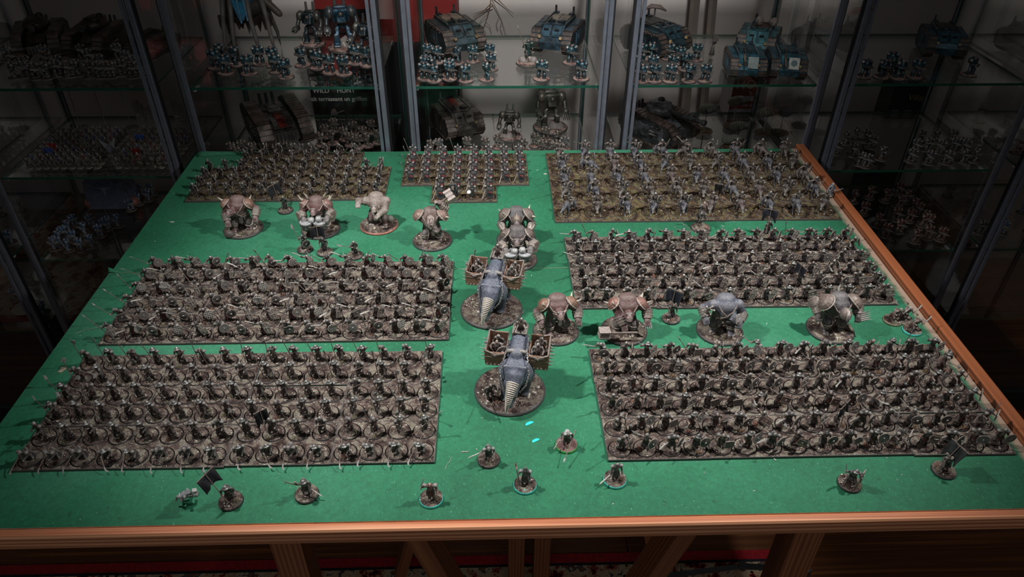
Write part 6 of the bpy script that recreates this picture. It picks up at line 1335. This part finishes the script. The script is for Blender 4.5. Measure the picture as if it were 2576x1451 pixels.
# left centre, lower shelf
vput(1, 2, 695, 345, battle_tank(C(86, 84, 80), False, 0, 0, True), 'lozenge_tank', 'grey lozenge tank with a red stripe on the left centre lower shelf', 'model', .5, 1.5)
row(1, 2, [(820, 346), (842, 330), (868, 352), (890, 338), (915, 350), (935, 334), (838, 362), (882, 366), (925, 368), (808, 366), (900, 372), (952, 360)], MARB, 'left centre cabinet lower shelf', 'brown figures on the left centre lower shelf', MB_BASE, 'brown_soldier', .8, .5, 6, 'brown armoured miniature')
row(1, 2, [(585, 392), (612, 386), (640, 392), (668, 390), (700, 396), (728, 392), (758, 396), (598, 402), (628, 404), (742, 404)], MARG+MARB, 'along the front of left centre lower shelf', 'figures along the left centre lower shelf front', MB_BASE, 'rubble_soldier', .8, .5, 7, 'dark armoured miniature')
# centre, upper shelf
row(2, 1, [(1062, 152), (1100, 158), (1150, 160), (1190, 156), (1232, 152), (1050, 182), (1085, 186), (1130, 190), (1235, 176), (1052, 200), (1092, 205), (1132, 200), (1172, 205), (1224, 202)], MARS, 'middle cabinet upper shelf', 'teal figures on the middle upper shelf', MB_BASE, 'armoured_soldier', .88, .5, 8, 'teal armoured miniature')
vput(2, 1, 1112, 118, carrier(CT), 'troop_carrier', 'teal tracked carrier with a pale roof hatch at the left of the middle cabinet', 'model', .42, 1.4)
vput(2, 1, 1424, 116, carrier(C(44, 68, 80)), 'troop_carrier', 'blue tracked carrier with a pale roof hatch at the right of the middle cabinet', 'model', -.36, 1.35)
P, J = hum(lean=4, stride=2, rh=(-7, -6, 20), lh=(6, -4, 15), top=C(48, 82, 78), legs=C(40, 60, 62), skirt=C(46, 72, 70), cloak=C(70, 92, 84), pauld=C(90, 100, 96), skin=C(60, 40, 40), bulk=1.1)
vput(2, 1, 1328, 160, [('body', sculpt('champion', P, .6, 1500, (METAL,)), MM((0, 0, 10), s=1.3)), ('spear', g_pole(56, 'leaf', .45), MM(J['R']*1.3+Vector((0, 0, 10)), (-.35, 0, 1), s=1.2)), ('helmet', HM['horned'], MM(J['head']*1.3+Vector((0, 0, 11)), s=1.4))], 'champion_figure', 'tall teal champion with a long spear on a rocky base', 'miniature', .2, 1.0, None, rock_base(24, 810, 3, 9))
row(2, 1, [(1362, 200), (1462, 200), (1436, 160)], MARS, 'right half of middle upper shelf', 'lone figures on the middle upper shelf', MB_BASE, 'armoured_soldier', 1.0, .4, 9, 'teal armoured miniature')
# centre, lower shelf
vput(2, 2, 1132, 325, carrier(C(74, 72, 68), C(110, 104, 98), 0, True, True), 'troop_carrier', 'grey tracked carrier with red roof stripe on the middle lower shelf', 'model', .40, 1.35)
vput(2, 2, 1282, 345, walker(C(72, 70, 64), 5), 'walker_model', 'grey walker with two horns of exhaust on the middle lower shelf', 'model', -.1, 1.05, None, rock_base(26, 811, 3, 4))
vput(2, 2, 1384, 322, walker(C(76, 78, 70), 6), 'walker_model', 'tallest grey-green walker on the middle lower shelf', 'model', .1, 1.5, None, rock_base(26, 812, 3, 4))
row(2, 2, [(1345, 368), (1372, 352), (1400, 362), (1420, 376), (1365, 384), (1398, 386), (1175, 378), (1222, 380), (1252, 372), (1315, 380), (1068, 386), (1105, 382)], MARG+MARB, 'middle cabinet lower shelf', 'dark figures on the middle lower shelf', MB_BASE, 'dark_soldier', .8, .5, 10, 'dark armoured miniature')
# right centre, upper shelf
row(3, 1, [(1612, 152), (1640, 148), (1680, 150), (1708, 160), (1750, 152), (1606, 178), (1640, 182), (1690, 182), (1722, 176), (1610, 206), (1646, 208), (1688, 211), (1732, 206), (1772, 205)], MARS, 'right centre cabinet upper shelf', 'teal figures on the right centre upper shelf', MB_BASE, 'armoured_soldier', .9, .4, 11, 'teal armoured miniature')
vput(3, 1, 1646, 125, carrier(C(36, 58, 66), C(70, 70, 70)), 'troop_carrier', 'dark teal carrier at the left of the right centre cabinet', 'model', .6, 1.35)
def lt_front(col, rnd):
    f = MB(); f.box((6, -42.6, 31), (9, 1.2, 10), col, (-.45, 0, 0)); f.box((6, -45.6, 24), (9, 1.0, 2.4), C(150, 120, 100), (-.3, 0, 0)); g = MB(); g.tube((-9, -30, 42), (-9, -58, 30), 2.6, 2.0, C(130, 116, 104), 10); g.lathe([(6, 0), (5, 3), (.3, 5)], (6, -10, 41), C(60, 80, 88), 10)
    return [('crew_shield', f.build('crew_shield', (HARD,))), ('gun_barrel', g.build('gun_barrel', (ARMR,)))] + ([('roundel', MB().lathe([(5.5, 0), (5.3, .8)], (6, -43.6, 32), C(70, 110, 120), 14, (0, -1, .48)).build('roundel', (HARD,)))] if rnd else [])
vput(3, 1, 1868, 180, carrier(C(50, 96, 110), C(60, 90, 100))+lt_front(C(120, 140, 138), False), 'light_tank', 'teal light tank with tan front, left of the pair in right centre cabinet', 'model', -.12, 1.05)
vput(3, 1, 1992, 190, carrier(C(50, 96, 110), C(60, 90, 100))+lt_front(C(190, 196, 190), True), 'light_tank', 'teal light tank with white front, right of the pair in right centre cabinet', 'model', -.2, 1.05)
vput(3, 1, 1908, 128, carrier(C(66, 110, 118), C(90, 60, 50)), 'troop_carrier', 'pale teal carrier with skulls on its roof behind the light tanks', 'model', -.45, 1.2)
sk = MB()
for s in (-1, 1): sk.ball((s*14, 0, 5), (8, 9, 9), C(150, 130, 120), (0, s*.3, 0), 0, 10, 8); sk.ball((s*14-3, -7.5, 5), (2, 2, 2.2), BLACK); sk.ball((s*14+3, -7.5, 5), (2, 2, 2.2), BLACK)
p = onshelf(3, 1, 1908, 128); place([('skull_pair', sk.build('skull_pair', (PAINT,), True))], 'roof_trophy', (p.x+.006, p.y+.004, SHZ[1]+.0535), -.3, 'pair of pinkish skulls on the pale teal carrier', 'model')
vput(3, 1, 1790, 138, [('gun_mount', MB().path([(0, 0, 0), (0, 0, 16), (2, 0, 28)], [6, 4, 3], C(56, 54, 54), 8).ball((2, 0, 30), (6, 7, 5), C(60, 58, 58)).build('gun_mount', (HARD,), True)), ('barrel', MB().tube((2, -5, 31), (-12, -22, 36), 2.4, 2.4, DSTEEL, 8).box((4, 4, 36), (6, 4, 5), C(40, 38, 40)).build('barrel', (HARD,)))], 'gun_emplacement', 'small dark gun emplacement left of the teal light tanks', 'model', 0, .9)
vput(3, 1, 1640, 92, [('shell', MB().path([(-20, 0, 58), (-8, 0, 64), (10, 0, 62), (24, 0, 54)], [4, 9, 9, 3], C(120, 74, 60), 8, 0, True, .5).build('shell', (PAINT,), True)), ('stand', MB().tube((0, 0, 0), (0, 0, 58), 1.6, 1.6, DARK, 6).build('stand', (HARD,)))], 'winged_model', 'brown shell-like model on a stem behind the dark teal carrier', 'model', 0, 1.0)
# right centre, lower shelf
vput(3, 2, 1655, 345, battle_tank(C(78, 82, 86), True, 1, 60, False), 'siege_tank', 'grey siege tank with a very long barrel in the right centre cabinet', 'model', .75, 1.3)
def pod(c):
    b = MB(); b.path([(0, 24, 0), (0, 18, 0), (0, 4, 0), (0, -12, 0), (0, -24, -1), (0, -31, -2)], [5, 9, 11, 10, 7, 2.5], c, 12); r = MB()
    for y in (14, 8, 2, -4, -10): r.lathe([(11.2-abs(y)*.1, 0), (11.6-abs(y)*.1, 1.2), (11.2-abs(y)*.1, 2.4)], (0, y, 0), tuple(v*1.5 for v in c), 12, (0, -1, 0))
    f = MB(); f.prism([(8, 0), (18, 4), (17, -6), (8, -6)], 3, Matrix.Translation((0, -18, 0)), C(50, 60, 56)); f.prism([(-8, 0), (-18, 4), (-17, -6), (-8, -6)], 3, Matrix.Translation((0, -18, 0)), C(50, 60, 56))
    return [('pod_hull', b.build('pod_hull', (HARD,), True)), ('pod_ribs', r.build('pod_ribs', (HARD,))), ('fins', f.build('fins', (HARD,)))]
PODS = pod(C(58, 62, 54))
for k, (px, py, zz, rz, sc_, lb) in enumerate(((1770, 330, 52, .5, 1.0, 'ribbed grey-green flyer highest on its stem in right centre cabinet'), (1842, 318, 60, .55, 1.0, 'ribbed grey-green flyer nearest the red print of the game box'), (1850, 352, 34, .6, .95, 'ribbed grey-green flyer low over the brown bases'), (1920, 335, 50, .9, 1.0, 'ribbed grey-green flyer farthest right, above a round base'), (1835, 372, 22, .7, .9, 'ribbed grey-green flyer half hidden by the cavalry'))):
    p = onshelf(3, 2, px, py); M = Matrix.Translation((0, 0, zz*.001)) @ Euler((-.45, 0, 0)).to_matrix().to_4x4()
    place([('flight_stem', MB().tube((0, 0, 0), (0, 0, zz), 1.2, 1.2, C(90, 90, 90), 6).build('flight_stem', (HARD,))), base_set(20, 820+k, C(60, 42, 36), 2.4, ntuft=0, ngrit=20, ground=GROUNDB)]+[(q[0], q[1], M) for q in PODS], 'flyer_model', p, rz, lb, 'model', 'ribbed flyers on the right centre lower shelf', sc_)
# far left cabinet
for px, rz, lb, tur in ((95, .3, 'dark heavy tank with turret at the left of the far left cabinet', True), (262, -.15, 'dark heavy tank with domed turret in the middle of the far left cabinet', True), (392, -.5, 'dark tank partly behind the posts of the far left cabinet', False)):
    p = onshelf(0, 1, px, 132); p.x = min(max(p.x, CABX[0]-.12), CABX[0]+.115); p.y = min(p.y, CY1-.07); fit(place(battle_tank(C(64, 58, 50), tur, 2, 14), 'heavy_tank', p, rz, lb, 'model', None, 1.15 if tur else .8), 0)
rd = random.Random(40)
SMALL = [single([MB_BASE[0]]+m_) for m_ in (MARG[0], MARG[1], MARB[0], MARU[0])]
pts = sorted([(20+i*23+rd.uniform(-7, 7), 150+14*(i % 4)+rd.uniform(-3, 3)) for i in range(17)]+[(40+i*27, 192+rd.uniform(-4, 6)) for i in range(12)])
for i, (px, py) in enumerate(pts):
    p = onshelf(0, 1, px, py); o = link('shelf_soldier', SMALL[rd.randrange(3)], None, Matrix.Translation((min(p.x, CABX[0]+CW/2-.014), max(p.y, CY0+.014), p.z)) @ Matrix.Rotation(rd.gauss(0, .6), 4, 'Z') @ Matrix.Scale(.8, 4)); tag(o, 'small dark infantry model, %s from left, far left cabinet upper shelf' % nth(i), 'miniature', 'infantry on the far left upper shelf')
HORDE = []
for k, (c, wpn) in enumerate(((C(66, 58, 54), SPEAR_S), (C(104, 36, 38), SWORD), (C(52, 72, 120), SPEAR_S), (C(60, 66, 48), BOW), (C(74, 70, 66), HALB), (C(48, 44, 50), SWORD))):
    P, J = hum(lean=6, stride=3, top=c, legs=DARK, skirt=c); HORDE.append(single([('base', MB().lathe([(11, 0), (11, 2.4), (10, 3)], (0, 0, 0), C(74, 70, 46), 10).build('b')), ('body', sculpt('horde', P, .9, 360), MM((0, 0, 3))), ('w', wpn, MM(J['R']+Vector((0, 0, 3)), (-.2, -.2, 1))), ('h', HM['cap'], MM(J['head']+Vector((0, 0, 3.6))))]))
n = 0
for blk, (u0, u1, rows_, cols_) in enumerate(((.06, .52, 9, 9), (.60, .97, 8, 7))):
    for r in range(rows_):
        for c in range(cols_):
            x, y, z = shelf_pt(0, 2, u0+(u1-u0)*(c+.5)/cols_, .10+.62*r/rows_); k = rd.randrange(6)
            o = link('horde_soldier', HORDE[k], None, Matrix.Translation((x+rd.uniform(-.001, .001), y, z)) @ Matrix.Rotation(rd.gauss(0, .4), 4, 'Z') @ Matrix.Scale(.72, 4))
            tag(o, 'tiny foot soldier, row %s, %s from left, %s horde of far left cabinet' % (ORD[r], ORD[c], ('left', 'right')[blk]), 'miniature', 'hordes on the far left middle shelf')
for k, (u, v, cc, lb) in enumerate(((.16, .30, C(150, 40, 44), 'red and blue banner left in the far left horde'), (.17, .22, C(52, 84, 160), 'blue banner low in the far left horde'), (.66, .45, C(56, 96, 170), 'blue and red banner behind the right horde'), (.72, .2, C(140, 36, 36), 'red banner inside the right horde of far left cabinet'), (.955, .2, C(64, 100, 180), 'bright blue banner beside the post of far left cabinet'))):
    bp = g_banner(20, 16, cc, 900+k, None, 30); place([('banner_pole', bp[1], MM((0, 0, 31)), None, bp[4])], 'unit_banner', shelf_pt(0, 2, u, v), 0, lb, 'banner', 'banners among the far left hordes', .9)
wg = MB()
for s in (-1, 1):
    for k in range(5): wg.prism([(0, 0), (s*(16-k*2), 14-k*6), (s*(13-k*2), 8-k*6)], 1, Matrix.Translation((0, k*.6, 0)), C(150, 176, 188))
place([('wings', wg.build('wings', (PAINT,)), MM((0, 0, 34))), ('body', MB().ball((0, 0, 24), (7, 9, 10), C(60, 70, 120)).tube((0, 0, 0), (0, 0, 18), 4, 3, DARK, 8).build('body', (PAINT,), True))], 'winged_beast', shelf_pt(0, 2, .555, .22), .3, 'pale blue winged creature between the two hordes', 'miniature')
for k, (u, lb) in enumerate(((.14, 'dark flying beast on a thin stem, leftmost of three'), (.31, 'dark flying beast on a thin stem, middle of three'), (.48, 'dark flying beast on a thin stem, rightmost of three'))):
    f = MB(); f.ball((0, 0, 92), (5, 9, 5), C(56, 48, 44)); f.prism([(0, 0), (14, 8), (30, 12), (22, 2), (12, -4)], 1.2, Matrix.Translation((3, 0, 92)), C(64, 54, 48)); f.prism([(0, 0), (-14, 8), (-30, 12), (-22, 2), (-12, -4)], 1.2, Matrix.Translation((-3, 0, 92)), C(64, 54, 48)); f.path([(0, 8, 92), (0, 18, 90), (0, 26, 94)], [2.6, 1.6, .4], C(56, 48, 44), 6)
    place([('creature', f.build('creature', (PAINT,), True)), ('stem', MB().tube((0, 0, 0), (0, 0, 90), .8, .8, DARK, 6).lathe([(14, 0), (14, 2.6), (13, 3)], (0, 0, 0), C(60, 66, 50), 16).build('stem', (PAINT,)))], 'flying_beast', shelf_pt(0, 2, u, .80), .3-.3*k, lb, 'miniature', 'flying beasts on stems', 1.0)
for k, (u, lb) in enumerate(((.62, 'ruined dark wall section behind the right horde'), (.88, 'ruined dark wall section beside the cabinet post'))):
    f = MB(); rr_ = random.Random(k)
    for i in range(7): f.box((i*7-22, rr_.uniform(-2, 2), (46-i*5)/2), (4, 5, (46-i*5+rr_.uniform(-6, 6))/2), C(66, 62, 56), (0, 0, rr_.uniform(-.2, .2)))
    for i in range(5): f.box((i*9-20, -6, 8+rr_.uniform(0, 20)), (3, 2, 3), C(84, 78, 70), (rr_.random(), rr_.random(), 0))
    o = link('ruined_wall', f.build('ruined_wall', (PAINT,)), None, Matrix.Translation(shelf_pt(0, 2, u, .84)) @ Matrix.Scale(1.25, 4)); tag(o, lb, 'model scenery', 'ruins in the far left cabinet')
# far left, third shelf: blue force
for i, (px, py) in enumerate(sorted([(115, 602), (125, 618), (150, 615), (160, 575), (185, 560), (188, 600), (205, 620), (215, 580), (230, 560), (232, 612), (255, 585), (268, 570), (150, 590), (175, 622), (275, 565), (300, 560), (330, 520), (350, 505), (355, 480), (375, 495), (390, 470), (400, 455)])):
    p = onshelf(0, 3, px, py+8); o = link('blue_soldier', SMALL[3], None, Matrix.Translation((max(p.x, CABX[0]-CW/2+.014), min(max(p.y, CY0+.015), CY1-.015), p.z)) @ Matrix.Rotation(rd.gauss(0, .6), 4, 'Z') @ Matrix.Scale(.78, 4)); tag(o, 'blue armoured model, %s from left, far left cabinet lower shelf' % nth(i), 'miniature', 'blue models on the far left lower shelf')
bt = [('keep', MB().prism([(-40, 0), (40, 0), (34, 54), (20, 50), (16, 66), (-16, 66), (-20, 50), (-34, 54)], 40, None, C(44, 76, 116)).build('keep', (HARD,))), ('emblem', MB().prism([(-16, 44), (16, 44), (3, 40), (0, 26), (-3, 40)], 2, Matrix.Translation((0, -20.6, 0)), C(120, 140, 160)).build('emblem', (HARD,))), ('red_shoulder', MB().ball((-38, -10, 8), (12, 12, 10), C(130, 52, 38)).build('red_shoulder', (HARD,), True)), ('red_shoulder', MB().ball((38, -10, 10), (12, 12, 10), C(130, 52, 38)).build('red_shoulder', (HARD,), True))]
fit(place(bt, 'blue_fortress', onshelf(0, 3, 250, 512), 0, 'large blue fortress model with orange-red shoulders', 'model', None, 1.3), 0)
# far right cabinet
row(4, 1, [(2120, 190), (2170, 195), (2215, 196), (2248, 192), (2258, 198), (2300, 196), (2435, 190), (2140, 172), (2235, 176)], MARS, 'far right cabinet upper shelf', 'teal figures on the far right upper shelf', MB_BASE, 'armoured_soldier', .95, .4, 13, 'teal armoured miniature')
vput(4, 1, 2360, 130, carrier(C(48, 84, 96), C(90, 80, 70)), 'troop_carrier', 'teal carrier in the dim far right cabinet', 'model', -.3, 1.2)
place([('wing', MB().prism([(-30, 0), (30, 6), (24, 14), (-20, 14)], 5, None, C(160, 80, 40)).build('wing', (HARD,))), ('stem', MB().tube((0, 0, -60), (0, 0, 0), 1.4, 1.4, DARK, 6).build('stem', (HARD,)))], 'orange_flyer', (CABX[4]-.07, CY1-.06, SHZ[1]+.0602), .3, 'orange winged model on a stem in the far right cabinet', 'model')
SMR = [single([MB_BASE[0]]+MARR[0]), single([MB_BASE[0]]+MARR[1])]
for i, (px, py) in enumerate(sorted([(2125, 355), (2150, 345), (2175, 350), (2190, 365), (2160, 408), (2215, 395), (2140, 385), (2290, 400), (2335, 405), (2380, 405), (2420, 402), (2450, 400), (2300, 375), (2330, 372), (2362, 378), (2395, 372), (2430, 376), (2462, 370), (2312, 352), (2350, 350), (2390, 352), (2425, 350), (2100, 380), (2182, 420)])):
    p = onshelf(4, 2, px, py+6); o = link('dim_soldier', SMALL[i % 3], None, Matrix.Translation((min(max(p.x, CABX[4]-CW/2+.014), CABX[4]+CW/2-.014), min(max(p.y, CY0+.015), CY1-.015), p.z)) @ Matrix.Rotation(rd.gauss(0, .5), 4, 'Z') @ Matrix.Scale(.76, 4)); tag(o, 'grey armoured model, %s from left, far right cabinet middle shelf' % nth(i), 'miniature', 'grey models on the far right middle shelf')
for i, (px, py) in enumerate(sorted([(2145, 500), (2185, 490), (2225, 498), (2260, 512), (2300, 500), (2330, 520), (2205, 560), (2225, 585), (2258, 575), (2300, 600), (2330, 590), (2380, 595), (2320, 560), (2360, 552), (2400, 560), (2345, 480), (2250, 545), (2285, 548), (2170, 530), (2400, 530)])):
    p = onshelf(4, 3, px, py+8); o = link('red_brown_soldier', SMR[i % 2], None, Matrix.Translation((min(max(p.x, CABX[4]-CW/2+.014), CABX[4]+CW/2-.014), min(max(p.y, CY0+.015), CY1-.015), p.z)) @ Matrix.Rotation(rd.gauss(0, .5), 4, 'Z') @ Matrix.Scale(.85, 4)); tag(o, 'red-brown armoured model, %s from left, far right cabinet lower shelf' % nth(i), 'miniature', 'red-brown models on the far right lower shelf')
# outer cabinets, mostly out of the picture
place([('dish', MB().lathe([(4, 0), (26, 3), (30, 7), (29, 7.6), (24, 4.6), (3, 2)], (0, 0, 0), C(190, 188, 180), 22).build('dish', (PAINT,), True))], 'white_dish', shelf_pt(5, 4, .80, .25), 0, 'white shallow dish low in the outer left cabinet', 'dish')
for ci_, si_, base_, lab in ((5, 4, SMALL, 'outer left cabinet bottom shelf'), (5, 3, SMALL, 'outer left cabinet lower shelf'), (6, 2, SMR, 'outer right cabinet middle shelf'), (6, 3, SMALL, 'outer right cabinet lower shelf')):
    us = [(.62, .12), (.70, .62), (.80, .7), (.88, .55), (.95, .2), (.66, .4), (.55, .3), (.45, .2)] if ci_ == 5 else [(.05, .2), (.12, .5), (.2, .2), (.3, .4), (.4, .2), (.5, .5), (.22, .7), (.08, .8)]
    for i, (u, v_) in enumerate(sorted(us)):
        o = link('outer_soldier', base_[i % len(base_)], None, Matrix.Translation(shelf_pt(ci_, si_, u, v_)) @ Matrix.Rotation(rd.gauss(0, .5), 4, 'Z') @ Matrix.Scale(.85, 4)); tag(o, 'dim armoured model, %s from left, %s' % (ORD[i], lab), 'miniature', 'models in the outer cabinets')
gb = bpy.data.objects.new('game_carton', None); PENDING.append(gb); tag(gb, 'dark game carton with yellowish script lettering behind the far right cabinet', 'box')
q0, q1 = atY(2215, 330, 1.66), atY(2345, 225, 1.66); bxm('carton', (q0.x, 1.66, .30), (q1.x, 1.72, q1.z+.012), KBOX, gb)
textobj('lettering', 'Village', .021, atY(2313, 246, 1.659), (PI/2, 0, .0), plain('yellow_print', C(150, 140, 90), .7), gb)
for k in range(6): link('print_tile', MB().box((0, 0, 0), (9, .3, 8), [C(86, 70, 84), C(70, 66, 76), C(110, 60, 66)][k % 3]).build('print_tile', (PAINT,)), gb, Matrix.Translation(atY(2250+(k % 3)*32, 285+(k//3)*28, 1.659)))
# ------------------------------------------------------------------ link everything
for o in PENDING: COL.objects.link(o)
